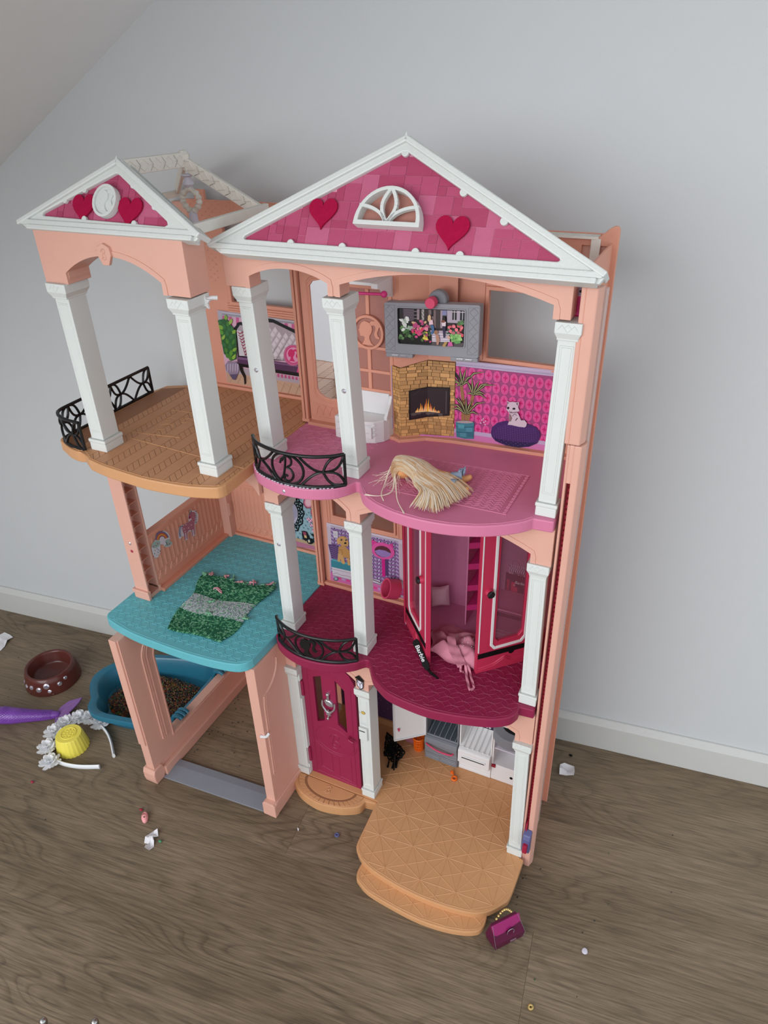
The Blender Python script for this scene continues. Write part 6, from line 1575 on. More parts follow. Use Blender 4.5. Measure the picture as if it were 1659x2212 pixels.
# ---- columns
def column(xb, yb, z0, xt, z1, dep=.032, w=.0231, wc=.0262, sw=.0195, gem=None, label=None, clean=False):
    Hh = z1 - z0
    def sh(x, y, z): return (xb + (xt - xb) * (z - z0) / Hh + x, yb + y, z)
    mb = MB(); zb, zc = z0 + .017, z1 - .017
    mb.box(-sw / 2, sw / 2, .0022, dep - .002, zb, zc, fn=sh)
    col = hp('white_column', mb, 'white', bevel=.0008, label=label)
    mb = MB()
    for ins in (.0032, .0050):
        q = [(-sw / 2 + ins, zb + .008 + ins), (sw / 2 - ins, zb + .008 + ins), (sw / 2 - ins, zc - .004 - ins), (-sw / 2 + ins, zc - .004 - ins)]
        mb.ridge(q + q[:1], .0008, .0004, lambda u, v, w_: sh(u, .0022 - w_, v))
    hp('moulding_line', mb, 'white', col, recalc=False)
    mb = MB(); mb.box(-w / 2, w / 2, 0, dep, z0, z0 + .012, fn=sh); mb.box(-w / 2 - .0008, w / 2 + .0008, -.0008, dep + .0008, z0 + .012, z0 + .017, fn=sh)
    hp('column_base', mb, 'white', col, bevel=.0012)
    mb = MB(); pr = [(wc / 2, z1), (wc / 2, z1 - .0105), (sw / 2 + .0008, z1 - .0165), (sw / 2 + .0008, z1 - .0185), (-sw / 2 - .0008, z1 - .0185), (-sw / 2 - .0008, z1 - .0165), (-wc / 2, z1 - .0105), (-wc / 2, z1)]
    def cp(u, v, s):
        k = 1 if v > z1 - .0110 else (0 if v < z1 - .016 else .5); e = .0026 * k; return sh(u, (-.0004 - e) if s < .5 else (dep + .0004 + e), v)
    mb.prism(pr, cp, 0, 1); cap = hp('capital', mb, 'white', col, bevel=.0008)
    mb = MB()
    zz = z1 - .0055
    mb.ridge([(-.010, zz - .002), (-.006, zz + .003), (-.0035, zz), (0, zz + .004), (.0035, zz), (.006, zz + .003), (.010, zz - .002)], .0007, .0004, lambda u, v, w_: sh(u, -.003 - w_, v))
    mb.ridge([(-.0035, zz), (0, zz - .004), (.0035, zz)], .0007, .0004, lambda u, v, w_: sh(u, -.003 - w_, v))
    hp('capital_relief', mb, 'white', col, recalc=False)
    if gem:
        x, y, z = sh(gem[0], .0022, gem[1]); mb = MB(); mb.lathe([(.0030, 0), (.0030, .0006), (.0016, .0016), (0, .0018)], (x, y, z), 8, axis=(Vector((1, 0, 0)), Vector((0, 0, 1)), Vector((0, -1, 0))))
        hp('rhinestone', mb, 'gem', col, label='clear stick-on rhinestone')
    return col
column(-.003, -.001, L0, -.003, .270, dep=.020)
column(.1216, .001, L0, .1219, .270)
column(.3730, -.001, L0, .3685, .270, dep=.018)
column(.0003, .0037, L1, .0008, .566, gem=(-.001, .497))
column(.1220, .0017, L1, .1239, .567)
column(.3680, .0027, L1, .3648, .5675, dep=.018)
column(-.0015, .006, L2, -.0075, .853, gem=(.001, .752))
column(.1237, .001, L2, .1150, .852, gem=(.001, .745))
column(.3659, .0034, L2, .3704, .8515, dep=.018)
column(-.2262, -.063, L2, -.2262, .855, dep=.033, w=.0280, wc=.031, sw=.0218)
column(-.0440, -.063, L2, -.0440, .853, dep=.033, w=.0280, wc=.0295, sw=.0212)

# ---- arched fascias
def arch_pts(x0, x1, zs, zt, n=16):
    cx, rx = (x0 + x1) / 2, (x1 - x0) / 2
    ze = zs + .0035
    return [(x1, zs)] + [(x1 - (x1 - x0) * i / n, ze + (zt - ze) * (1 - abs(2 * i / n - 1) ** 2.1)) for i in range(n + 1)] + [(x0, zs)]
def fascia(z0, z1, dy, legs, tops, ytop=.0, mat='salmon', dep=.022, label=None, leanx=0):
    # legs: list of (x0, x1) resting on capitals; between them arches that reach tops[i]
    out = [(legs[0][0] + leanx, z1), (legs[0][0], z0)]
    trims = []
    for i in range(len(legs) - 1):
        a, b = legs[i][1], legs[i + 1][0]
        ap = arch_pts(a, b, z0 + .010, tops[i])
        out += [(a, z0)] + ap[::-1] + [(b, z0)]; trims.append([(a, z0)] + ap[::-1] + [(b, z0)])
    out += [(legs[-1][1], z0), (legs[-1][1], z1)]
    mb = MB(); mb.prism(out, plane_y(dy), -dep, 0); f = hp('arched_fascia', mb, mat, label=label, bevel=.0006)
    mb = MB()
    for t in trims:
        k = len(t); inner = t; cx = (t[0][0] + t[-1][0]) / 2; zc = z0
        outer = []
        for i, p in enumerate(t):
            dx, dz = p[0] - cx, p[1] - zc; e = .0062
            if i in (0, k - 1): outer.append((p[0] + (-e if i == 0 else e), p[1]))
            else:
                a_, b_ = t[i - 1], t[i + 1]; tx, tz = b_[0] - a_[0], b_[1] - a_[1]; L = math.hypot(tx, tz) or 1; outer.append((p[0] - tz / L * e, p[1] + tx / L * e))
        outer[1] = (outer[0][0], outer[1][1]); outer[-2] = (outer[-1][0], outer[-2][1])
        for i in range(k - 1):
            q = [inner[i], outer[i], outer[i + 1], inner[i + 1]]
            if math.hypot(q[1][0] - q[2][0], q[1][1] - q[2][1]) < 1e-5 and math.hypot(q[0][0] - q[3][0], q[0][1] - q[3][1]) < 1e-5: continue
            mb.add([(x, dy - w_, z) for x, z in q for w_ in (-.0002,)] + [(x, dy - .0009, z) for x, z in q], [(0, 1, 5, 4), (1, 2, 6, 5), (3, 0, 4, 7), (4, 5, 6, 7)])
    hp('arch_trim', mb, mat, f, recalc=True)
    return f
fascia(.8535, .8935, .002, [(-.0265, .0075), (.1085, .1235), (.3545, .3714)], [.8785, .8850], label='top arched beam under the big gable')
fascia(.5665, .6172, .003, [(-.0130, .0100), (.1130, .1330), (.3545, .3790)], [.603, .606], label='middle arched beam under the pink floor')
fascia(.2700, .3252, .002, [(-.0130, .0060), (.1115, .1330), (.3570, .3810)], [.306, .311], label='lower arched beam under the berry floor')
wf = fascia(.8545, .9165, -.060, [(-.2455, -.2080), (-.0655, -.0285)], [.8915], dep=.036, label='arched beam of the terrace')
mb = MB(); mb.prism([(-.147, .902), (-.1485, .893), (-.143, .882), (-.134, .882), (-.1285, .893), (-.130, .902), (-.1385, .906)], plane_y(-.0605), -.001, .0035); hp('keystone', mb, 'salmon', wf, bevel=.0008)
mb = MB()
for q in bp(-.1385, .894, .012): mb.ridge(q, .0012, .0006, plane_y(-.064))
hp('monogram', mb, 'salmon', wf, recalc=False)
mb = MB(); mb.prism([(-.2455, .905), (-.2455, .8585), (-.2400, .8545), (-.2090, .8545), (-.2070, .862), (-.2070, .905)], lambda u, v, w_: (u, w_, v), -.058, -.026); hp('fascia_return', mb, 'salmon', wf)
# small bracket of the wing below the terrace, next to the middle-left column
mb = MB(); mb.prism([(-.052, .6165), (-.052, .604), (-.036, .598), (-.022, .588), (-.0165, .578), (-.0145, .578), (-.0145, .6165)], plane_y(-.004), -.016, 0); hp('bracket', mb, 'salmon', bevel=.0006)

# ---- gables, leaning back like roof faces
CT, ST = math.cos(math.radians(29.4)), math.sin(math.radians(29.4))
def gable(name, y0, z0, xl, xr, tipl, tipr, apex, wtip, inner, label, depth=.020):
    fn = lambda u, v, w: (u, y0 + v * ST - w * CT, z0 + v * CT + w * ST)
    out = [(xl, 0), (xr, 0), (tipr, wtip), (apex[0] + .0035, apex[1]), (apex[0] - .0035, apex[1]), (tipl, wtip)]
    mb = MB(); mb.prism([out, inner], fn, -.006, .0)
    g = hp(name, mb, 'white', label=label, bevel=.0012)
    # raised rims: rakes and cornice
    mb = MB()
    def strip(a, b, w0, w1, e):
        dx, dy = b[0] - a[0], b[1] - a[1]; L = math.hypot(dx, dy); nx, ny = -dy / L * e, dx / L * e
        mb.prism([a, b, (b[0] + nx, b[1] + ny), (a[0] + nx, a[1] + ny)], fn, w0, w1)
    strip((tipl, wtip), (apex[0], apex[1]), -.018, .0035, -.0060); strip((apex[0], apex[1]), (tipr, wtip), -.018, .0035, -.0060)
    hp('rake_moulding', mb, 'white', g, bevel=.0012)
    mb = MB(); mb.box(xl + .003, xr - .003, 0, 1, 0, 1, fn=lambda x, y, z: fn(x, [-.001, .0045][int(z)], [-.012, .0042][int(y)]))
    mb.box(tipl + .004, tipr - .004, 0, 1, 0, 1, fn=lambda x, y, z: fn(x, [.0045, .0105][int(z)], [-.012, .0026][int(y)]))
    hp('cornice', mb, 'white', g, bevel=.0010)
    mb = MB(); mb.prism([(x, y) for x, y in inner], fn, -.0075, -.0048); bk = hp('tile_backing', mb, 'tilebed', g)
    return g, fn
def tiles(g, fn, tri, cell, seed):
    rnd = random.Random(seed); x0, x1 = min(p[0] for p in tri), max(p[0] for p in tri); y0, y1 = min(p[1] for p in tri), max(p[1] for p in tri)
    nx, ny = int((x1 - x0) / cell) + 2, int((y1 - y0) / cell) + 2; used = set()
    for j in range(ny):
        for i in range(nx):
            if (i, j) in used: continue
            for sx, sy in rnd.sample([(2, 2), (3, 2), (2, 1), (1, 2), (2, 2), (1, 1), (2, 3), (3, 2)], 8) + [(1, 1)]:
                cells = [(i + a, j + b) for a in range(sx) for b in range(sy)]
                if all(c not in used for c in cells): break
            used.update(cells); e = .00022
            q = [(x0 + i * cell + e, y0 + j * cell + e), (x0 + (i + sx) * cell - e, y0 + j * cell + e), (x0 + (i + sx) * cell - e, y0 + (j + sy) * cell - e), (x0 + i * cell + e, y0 + (j + sy) * cell - e)]
            q = clip(q, tri)
            if len(q) < 3: continue
            ar = abs(sum(q[k][0] * q[(k + 1) % len(q)][1] - q[(k + 1) % len(q)][0] * q[k][1] for k in range(len(q)))) / 2
            if ar < 6e-6: continue
            mb = MB(); mb.prism(q, fn, -.0049, -.0044 + rnd.random() * .0004); hp('roof_tile', mb, rnd.choice(['tileA', 'tileA', 'tileB', 'tileC']), g)
def heart(g, fn, cx, cy, s, rot=0, lab=None):
    c, sn = math.cos(rot), math.sin(rot)
    mb = MB(); mb.prism([(cx + (x * c - y * sn) * s, cy + (x * sn + y * c) * s) for x, y in HEART], fn, -.0036, -.0014); return hp('felt_heart', mb, 'felt', g, label=lab, bevel=.0003, seg=1)
INM = [(.0150, .0185), (.0175, .0170), (.3570, .0170), (.3590, .0185), (.3575, .0205), (.1895, .1120), (.1850, .1120), (.0165, .0208)]
gm, fm = gable('main_gable', -.0200, .8950, -.0120, .3975, -.0310, .4030, (.1865, .1275), .0105, INM, 'large white-framed gable with pink tiles over the main house')
tiles(gm, fm, INM[1:3] + [(.3585, .0195), (.1895, .1120), (.1850, .1120), (.0155, .0195)], .0092, 11)
heart(gm, fm, .1060, .0485, .0330, .05, 'crimson felt heart left of the arched window'); heart(gm, fm, .2500, .0370, .0345, .0, 'crimson felt heart right of the arched window')
# arched lunette window
cx, w0 = .1840, .0372; rx, rz = .0358, .0365
fw = lambda w: (lambda u, v, q: fm(u, v, q + w))
half = [(cx + rx * math.cos(PI * i / 20), w0 + .002 + rz * math.sin(PI * i / 20)) for i in range(21)] + [(cx - rx, w0), (cx + rx, w0)]
hin = [(cx + (rx - .0045) * math.cos(PI * i / 20), w0 + .0045 + (rz - .0060) * math.sin(PI * i / 20)) for i in range(21)]
mb = MB(); mb.prism([half, hin], fm, -.004, .0085); lw = hp('arched_window', mb, 'white', gm, bevel=.0005)
mb = MB(); mb.prism(hin, fm, -.0030, -.0020); hp('window_pane', mb, 'pane', lw.parent)
mb = MB()
def bar(pts, wd): 
    for i in range(len(pts) - 1):
        (x0, y0), (x1, y1) = pts[i], pts[i + 1]; L = math.hypot(x1 - x0, y1 - y0); nx, ny = -(y1 - y0) / L * wd / 2, (x1 - x0) / L * wd / 2
        mb.prism([(x0 + nx, y0 + ny), (x1 + nx, y1 + ny), (x1 - nx, y1 - ny), (x0 - nx, y0 - ny)], fm, .0035, .0080)
for s in (-1, 1):
    bar([(cx + s * .0075 * math.sin(PI * i / 10), w0 + .003 + .0340 * i / 10) for i in range(11)], .0034)
    bar([(cx + s * (.002 + .030 * (1 - math.cos(PI / 2 * i / 8)) ** .9), w0 + .003 + .0160 * math.sin(PI / 2 * i / 8)) for i in range(9)], .0032)
hp('window_tracery', mb, 'white', gm)
for u in (.0745, .1360, .2170, .2630): 
    mb = MB(); mb.prism(oyster(u, .0165, .0040, 14)[:-1], fm, -.004, -.0002); hp('clip_tab', mb, 'white', gm, bevel=.0005)
for u, v in ((.1870, .1115), (.255, .0755), (.30, .0505)):
    mb = MB(); mb.prism(oyster(u, v, .0040, 14)[:-1], fm, -.004, -.0002); hp('clip_tab', mb, 'white', gm, bevel=.0005)
INW = [(-.2330, .0175), (-.2310, .0160), (-.0535, .0130), (-.0500, .0150), (-.0520, .0185), (-.1290, .0660), (-.1335, .0660), (-.2325, .0200)]
gw, fwg = gable('wing_gable', -.0600, .9150, -.2540, -.0100, -.2700, -.0040, (-.1313, .0820), .0080, INW, 'small white-framed gable with pink tiles over the terrace')
tiles(gw, fwg, [(-.2325, .0165), (-.0515, .0140), (-.0505, .0175), (-.1290, .0660), (-.1335, .0660), (-.2330, .0190)], .0092, 5)
heart(gw, fwg, -.1740, .0270, .0330, .05, 'crimson felt heart left of the cameo'); heart(gw, fwg, -.1065, .0255, .0340, 0, 'crimson felt heart right of the cameo')
mb = MB(); e0 = [(-.1390 + .0168 * math.cos(2 * PI * i / 26), .0355 + .0178 * math.sin(2 * PI * i / 26)) for i in range(26)]; e1 = [(-.1390 + .0138 * math.cos(2 * PI * i / 26), .0355 + .0148 * math.sin(2 * PI * i / 26)) for i in range(26)]
mb.prism(e0, fwg, -.004, .002); cam_ = hp('cameo', mb, 'white', gw, label='white oval cameo with a ponytail head', bevel=.0006)
mb = MB(); mb.prism([e0, e1], fwg, .0018, .0040); hp('cameo_rim', mb, 'white', gw, bevel=.0006)
mb = MB(); mb.prism(place(HEAD, -.1390, .0355, .024, .024), fwg, .0018, .0034); mb.prism(place(TAIL, -.1390, .0355, .024, .024), fwg, .0018, .0032); hp('cameo_head', mb, 'white', gw, bevel=.0003, seg=1)
for u, v in ((-.1690, .0155), (-.0965, .0140), (-.1750, .0475), (-.2020, .0350), (-.1060, .0545), (-.0720, .0330)):
    mb = MB(); mb.prism(oyster(u, v, .0034, 14)[:-1], fwg, -.004, -.0002); hp('clip_tab', mb, 'white', gw, bevel=.0005)

# ---- open roof frame over the terrace with a hanging lantern
AP = (-.1390, .0980, .9790); tr = []
def beam(a, b, wd, th, name='roof_beam', orn=True, mat='ivory'):
    a, b = Vector(a), Vector(b); d = (b - a); L = d.length; d.normalize(); side = d.cross(Vector((0, 0, 1))); side = side.normalized() if side.length > .01 else Vector((1, 0, 0)); up = side.cross(d).normalized()
    fn = lambda u, v, w: tuple(a + d * u + up * v + side * w)
    mb = MB(); mb.box(0, L, -wd, 0, -th / 2, th / 2, fn=lambda x, y, z: fn(x, y, z)); o = hp(name, mb, mat, roof, bevel=.0008)
    if orn:
        mb = MB(); k = max(2, int(L / .022))
        for i in range(k):
            u0, u1 = L * i / k + .002, L * (i + 1) / k - .002; c = (u0 + u1) / 2
            for f in ((1,), (-1,)):
                mb.ridge([(u0, -wd / 2), (c, -wd / 2 + f[0] * wd * .38), (u1, -wd / 2)], .0011, .0007, lambda u, v, w, s=1: fn(u, v, th / 2 + w))
                mb.ridge([(u0 - .002, -wd / 2 + f[0] * wd * .4), (u0 + .004, -wd / 2), (u0 - .002, -wd / 2 - f[0] * wd * .4)], .0011, .0007, lambda u, v, w: fn(u, v, th / 2 + w))
        hp('beam_relief', mb, mat, roof, recalc=False)
    return o
mb = MB(); mb.lathe([(.007, -.006), (.0085, 0), (.004, .004), (0, .0045)], (AP[0], AP[1], AP[2] + .001), 8); roof = hp('roof_frame', mb, 'ivory', label='open dusty ivory pergola frame behind the small gable')
beam((-.1330, -.016, .9850), (AP[0], AP[1], AP[2] + .003), .0165, .006)
beam(AP, (-.0330, .0980, .9265), .0150, .006)
beam((-.2450, .2020, .9300), (AP[0], AP[1], AP[2]), .013, .005, orn=False)
beam((-.0260, -.046, .9280), (-.0260, .1000, .9280), .0115, .007, orn=False)
beam((-.2450, .030, .9225), (-.2450, .2050, .9225), .0085, .006, orn=False)
beam((-.2450, .2050, .9225), (-.0260, .1000, .9260), .006, .005, orn=False) if 0 else None
lx, ly = -.1400, .1010
lz = lambda z: .9574 - (.9585 - z) * .69
mb = MB(); mb.lathe([(.0030, lz(.9345)), (.0050, lz(.9375)), (.0070, lz(.9415)), (.0065, lz(.9445)), (.0048, lz(.9490)), (.0045, lz(.9535)), (.0085, lz(.9565)), (.0075, lz(.9585))], (lx, ly, 0), 14); lan = hp('hanging_lantern', mb, 'lilac', label='pale lilac lantern wrapped in yarn', smooth=40)
for s in (-1, 1):
    pts = smoothpath([(lx, ly, lz(.9350)), (lx + s * .010, ly, lz(.9260)), (lx + s * .0130, ly, lz(.9160)), (lx + s * .0110, ly, lz(.9060)), (lx + s * .004, ly, lz(.8970)), (lx, ly, lz(.8940))], 4)
    mb = MB(); mb.tube(pts, [.0036 + .0010 * math.sin(i * 2.1) for i in range(len(pts))], 8); hp('yarn_wrap', mb, 'ivory', lan, smooth=60)
mb = MB(); mb.lathe([(0, lz(.8720)), (.0018, lz(.8725)), (.0018, lz(.8755)), (.0062, lz(.8765)), (.0056, lz(.8900)), (.0045, lz(.8960))], (lx, ly, 0), 14); hp('lantern_tip', mb, 'lilac', lan, smooth=40)

# ---- walls of the main house
def wall(name, loops, fn, w0, w1, mat='salmon_deep', label=None, bevel=.0006):
    mb = MB(); mb.prism(loops, fn, w0, w1); return hp(name, mb, mat, label=label, bevel=bevel)
def frame(parent, x0, x1, z0, z1, y, wd=.004, th=.0035, mat='salmon_deep', name='window_frame'):
    mb = MB(); mb.prism([[(x0 - wd, z0 - wd), (x1 + wd, z0 - wd), (x1 + wd, z1 + wd), (x0 - wd, z1 + wd)], [(x0, z0), (x1, z0), (x1, z1), (x0, z1)]], plane_y(y), -.002, th)
    return hp(name, mb, mat, parent, bevel=.0008)
R4 = lambda x0, x1, z0, z1: [(x0, z0), (x1, z0), (x1, z1), (x0, z1)]
# upper storey, left part: mirror door and lattice
ARCH = [(.0075, .684), (.0115, .678), (.019, .6735), (.030, .6720), (.041, .6735), (.0485, .678), (.0525, .684), (.0525, .826), (.0475, .832), (.030, .836), (.0125, .832), (.0075, .826)]
wl = wall('mirror_panel', [R4(-.0060, .0560, .634, .892), ARCH], plane_y(.128), -.003, 0, label='peach door panel with a tall rounded mirror')
mb = MB(); mb.prism(ARCH, plane_y(.1300), -.0005, 0); hp('mirror', mb, 'mirror', wl, label='tall rounded mirror')
mb = MB()
for off in (.003, .0055): mb.ridge([(x + (x - .03) * off * 30, z - off * (1 if z < .75 else -1)) for x, z in ARCH] + [(ARCH[0][0] + (ARCH[0][0] - .03) * off * 30, ARCH[0][1] - off)], .0008, .0006, plane_y(.128))
for i in range(5):
    x = .004 + i * .0105; mb.ridge([(x, .646), (x + .002, .654), (x + .00525, .660), (x + .0085, .654), (x + .0105, .646)], .0009, .0006, plane_y(.128))
mb.ridge([(-.005, .643), (.055, .643)], .0009, .0006, plane_y(.128)); mb.ridge([(-.005, .665), (.012, .662), (.03, .660), (.048, .662), (.055, .665)], .0009, .0006, plane_y(.128))
hp('panel_relief', mb, 'salmon_deep', wl, recalc=False)
mb = MB(); mb.box(-.0060, .135, .118, .128, L2 - .001, L2 + .0045); hp('skirting_ledge', mb, 'salmon_deep', bevel=.0008)
# lattice panel with the ponytail medallion
cxl, czl = .0915, .7745
mb = MB(); mb.box(.0560, .0615, .128, .131, .634, .892); lat = hp('lattice_panel', mb, 'salmon_deep', label='peach lattice panel with a round medallion', bevel=.0005)
for x0, x1, z0, z1 in ((.1205, .1290, .634, .892), (.0615, .1205, .634, .6975), (.0615, .1205, .846, .892), (.0615, .1205, .8290, .8330), (.0615, .1205, .7520, .7560), (.0615, .1205, .7200, .7240), (.0885, .0935, .797, .8290), (.0885, .0935, .8330, .846), (.0885, .0935, .6975, .7200), (.0885, .0935, .7240, .7520)):
    mb = MB(); mb.box(x0, x1, .1278, .1310, z0, z1); hp('lattice_bar', mb, 'salmon_deep', lat, bevel=.0006)
mb = MB(); mb.box(.0570, .1280, .1300, .1306, .690, .850); hp('tinted_pane', mb, 'pane', lat)
mb = MB(); mb.prism([oyster(cxl, czl, .0225, 36)[:-1], oyster(cxl, czl, .0190, 36)[:-1]], plane_y(.1275), -.002, .0028); med = hp('medallion_ring', mb, 'salmon_deep', lat, bevel=.0006)
mb = MB(); mb.prism(oyster(cxl, czl, .0195, 30)[:-1], plane_y(.1290), -.001, .0004); hp('medallion_pane', mb, 'pane', lat)
mb = MB(); mb.prism(place(HEAD, cxl + .000, czl - .0015, .033, .033), plane_y(.1290), 0, .0022); mb.prism(place(TAIL, cxl, czl - .0015, .033, .033), plane_y(.1290), 0, .0020); hp('ponytail_silhouette', mb, 'salmon_deep', lat, bevel=.0003, seg=1)
for x in (.0465, .0580, .1245, .1305):
    mb = MB(); mb.box(x - .0012, x + .0012, .1265, .1285, .640, .888); hp('panel_stile', mb, 'salmon_deep', lat, bevel=.0005)
# right part of the top storey: the wall with the big window
top_right = wall('living_room_wall', [R4(.1290, .381, .634, .904), R4(.2420, .3330, .7505, .8340)], plane_y(.1570), -.004, 0, label='peach living room wall with a window')
frame(top_right, .2420, .3330, .7505, .8340, .157, .0045, .004)
mb = MB()
for i, z in enumerate((.7405, .7435, .7465)): mb.box(.2360, .345, .1552 - i * .0006, .157, z - .0012, z + .0012)
hp('sill_moulding', mb, 'salmon_deep', top_right, bevel=.0004)
mb = MB(); mb.prism([R4(.2345, .345, .7385, .845), R4(.2362, .3433, .7400, .8433)], plane_y(.157), -.001, .0012); hp('window_bead', mb, 'salmon_deep', top_right)
# angled chimney breast; plan runs forward and back
PLAN = [(.1235, .1290), (.1380, .1225), (.1690, .1425), (.2046, .1475), (.3340, .1560)]
def yplan(x):
    for (a, b), (c, d) in zip(PLAN[:-1], PLAN[1:]):
        if a <= x <= c: return b + (d - b) * (x - a) / (c - a)
    return PLAN[0][1] if x < .13 else PLAN[-1][1]
fplan = lambda u, v, w: (u, yplan(u) - w, v)
mb = MB()
for (a, b), (c, d) in zip(PLAN[:3], PLAN[1:4]): mb.add([(a, b, .634), (c, d, .634), (c, d, .892), (a, b, .892), (a, .158, .634), (c, .158, .634), (c, .158, .892), (a, .158, .892)], [(0, 1, 2, 3), (3, 2, 6, 7), (4, 7, 6, 5)])
chim = hp('chimney_breast', mb, 'salmon_deep', recalc=True)
mb = MB(); mb.prism([(.1235, .160), (.1235, .1200), (.1385, .1130), (.1690, .1330), (.2050, .1385), (.3600, .1480), (.3600, .160)], plane_z(0), L2 - .001, L2 + .0042); hp('floor_ledge', mb, 'salmon_deep', bevel=.0008)
# hearth print, bricks drawn one by one on the bent wall
P = Print(lambda u, v, w: fplan(u, v, w))
segs = [.1245, .1380, .1535, .1690, .1870, .2045]
topz = lambda x: .7345 + (.7425 - .7345) * max(0, min(1, (x - .138) / .03)); botz = lambda x: .6375
rnd = random.Random(4)
for a, b in zip(segs[:-1], segs[1:]): P.poly([(a, botz(a)), (b, botz(b)), (b, topz(b)), (a, topz(a))], (120, 82, 46))
z = .6378; row = 0
while z < .742:
    hgt = rnd.choice([.0036, .0046, .0056])
    for (xa, xb) in ((.1246, .1379), (.1381, .1689), (.1691, .2044)):
        x = xa - rnd.random() * .004
        while x < xb:
            wd = rnd.uniform(.006, .013); p, q = max(x + .0003, xa), min(x + wd - .0003, xb); x += wd
            if q - p < .001: continue
            t0, t1 = min(z + hgt - .0004, topz(p)), min(z + hgt - .0004, topz(q))
            if t0 <= z + .0005: continue
            k = rnd.uniform(.82, 1.08); P.poly([(p, z), (q, z), (q, t1), (p, t0)], (min(255, int(206 * k)), int(156 * k), int(100 * k)))
    z += hgt; row += 1
fb = [(.1480, .6620), (.1690, .6570), (.1985, .6640), (.1985, .7085), (.1690, .7070), (.1480, .7030)]
for q in ([.1480, .1690], [.1690, .1985]):
    lo = {.1480: .6615, .1690: .6640, .1985: .6690}; hi = {.1480: .7030, .1690: .7070, .1985: .7085}
    P.poly([(q[0], lo[q[0]]), (q[1], lo[q[1]]), (q[1], hi[q[1]]), (q[0], hi[q[0]])], (26, 18, 22))
    P.poly([(q[0] + (.002 if q[0] < .15 else 0), lo[q[0]] + .002), (q[1] - (.002 if q[1] > .19 else 0), lo[q[1]] + .002), (q[1] - (.002 if q[1] > .19 else 0), hi[q[1]] - .002), (q[0] + (.002 if q[0] < .15 else 0), hi[q[0]] - .002)], (46, 34, 38))
for i in range(7): P.ell(.1535 + i * .0055, .6695 + (i % 3) * .0014, .0034, .0022, (84 + 10 * (i % 2), 76, 76), 8)
for i in range(16):
    x = .1560 + i * .0019; hh = .013 * math.exp(-((x - .168) / .009) ** 2) * rnd.uniform(.6, 1.3) + .003
    P.poly([(x - .0013, .672), (x + .0013, .672), (x + rnd.uniform(-.001, .002), .672 + hh)], (236, 120 + rnd.randrange(60), 50))
    P.poly([(x - .0007, .672), (x + .0007, .672), (x, .672 + hh * .6)], (252, 224, 170))
P.line([(.1940, .703), (.1940, .672)], .0005, (120, 110, 112)); P.line([(.1625, .7050), (.1530, .6960)], .0005, (70, 58, 62))
P.many([[(.1236, .645), (.1248, .645), (.1248, .735), (.1236, .735)]], (172, 160, 190))
part('hearth_print', P, 'print', chim, recalc=False, label='printed brick fireplace with a fire')
# wallpaper with interlocking ovals
P = Print(lambda u, v, w: fplan(u, v, w), .0002)
P.rect(.2046, .3340, .634, .7455, (160, 66, 120)); P.k += .0005
cw, ch = .01075, .0152; a_, b_, c_ = [], [], []
for j in range(7):
    for i in range(13):
        x, zc = .2046 + i * cw, .655 + j * ch - i * .0004
        if zc > .738 or x > .3310: continue
        e = [(x + cw * .47 * math.cos(2 * PI * t / 12), zc + ch * .49 * math.sin(2 * PI * t / 12)) for t in range(12)]
        b_.append([(max(.2046, min(.3340, u)), max(.648, min(.7375, v))) for u, v in e])
        q = [(x, zc + ch * .36), (x + cw * .08, zc + ch * .1), (x + cw * .28, zc), (x + cw * .08, zc - ch * .1), (x, zc - ch * .36), (x - cw * .08, zc - ch * .1), (x - cw * .28, zc), (x - cw * .08, zc + ch * .1)]
        c_.append([(max(.2046, min(.3340, u)), max(.648, min(.7375, v))) for u, v in q])
P.many(b_, (214, 80, 146)); P.many(c_, (198, 24, 108))
P.rect(.2046, .3340, .7375, .7455, (186, 172, 200)); P.line([(.2046, .7400), (.3340, .7400)], .0006, (150, 134, 166)); P.line([(.2046, .7430), (.3340, .7430)], .0006, (206, 196, 214))
P.rect(.2046, .3340, .6445, .6500, (190, 166, 200)); P.rect(.2046, .3340, .634, .6445, (206, 120, 176))
P.rect(.1240, .2046, .634, .6385, (206, 120, 176))
wp = part('wallpaper_print', P, 'print', top_right, recalc=False, label='magenta oval-pattern wallpaper print')
def traced(name, key, fn, parent, label, base=.0003):
    P = Print(fn, base)
    for ln in PR[key].strip().split('\n'):
        hd, ps = ln.split(':'); h = hd[1:].split(','); c = tuple(int(v) for v in h[:3]); n = [int(v) for v in ps.split()]; pts = []; px = py = 0      # points are stored as steps of 0.1 mm
        for a, b in zip(n[::2], n[1::2]): px += a; py += b; pts.append((px / 1e4, py / 1e4))
        if hd[0] == 'p': P.poly(pts, c)
        else: P.line(pts, float(h[3]), c)
    return part(name, P, 'print', parent, recalc=False, label=label)
traced('potted_plant_print', 'dracaena', lambda u, v, w: fplan(u, v, w + .0009), top_right, 'printed dragon tree in a teal pot')
traced('cat_print', 'poufcat', lambda u, v, w: fplan(u, v, w + .0016), top_right, 'printed white kitten on a purple pouf')
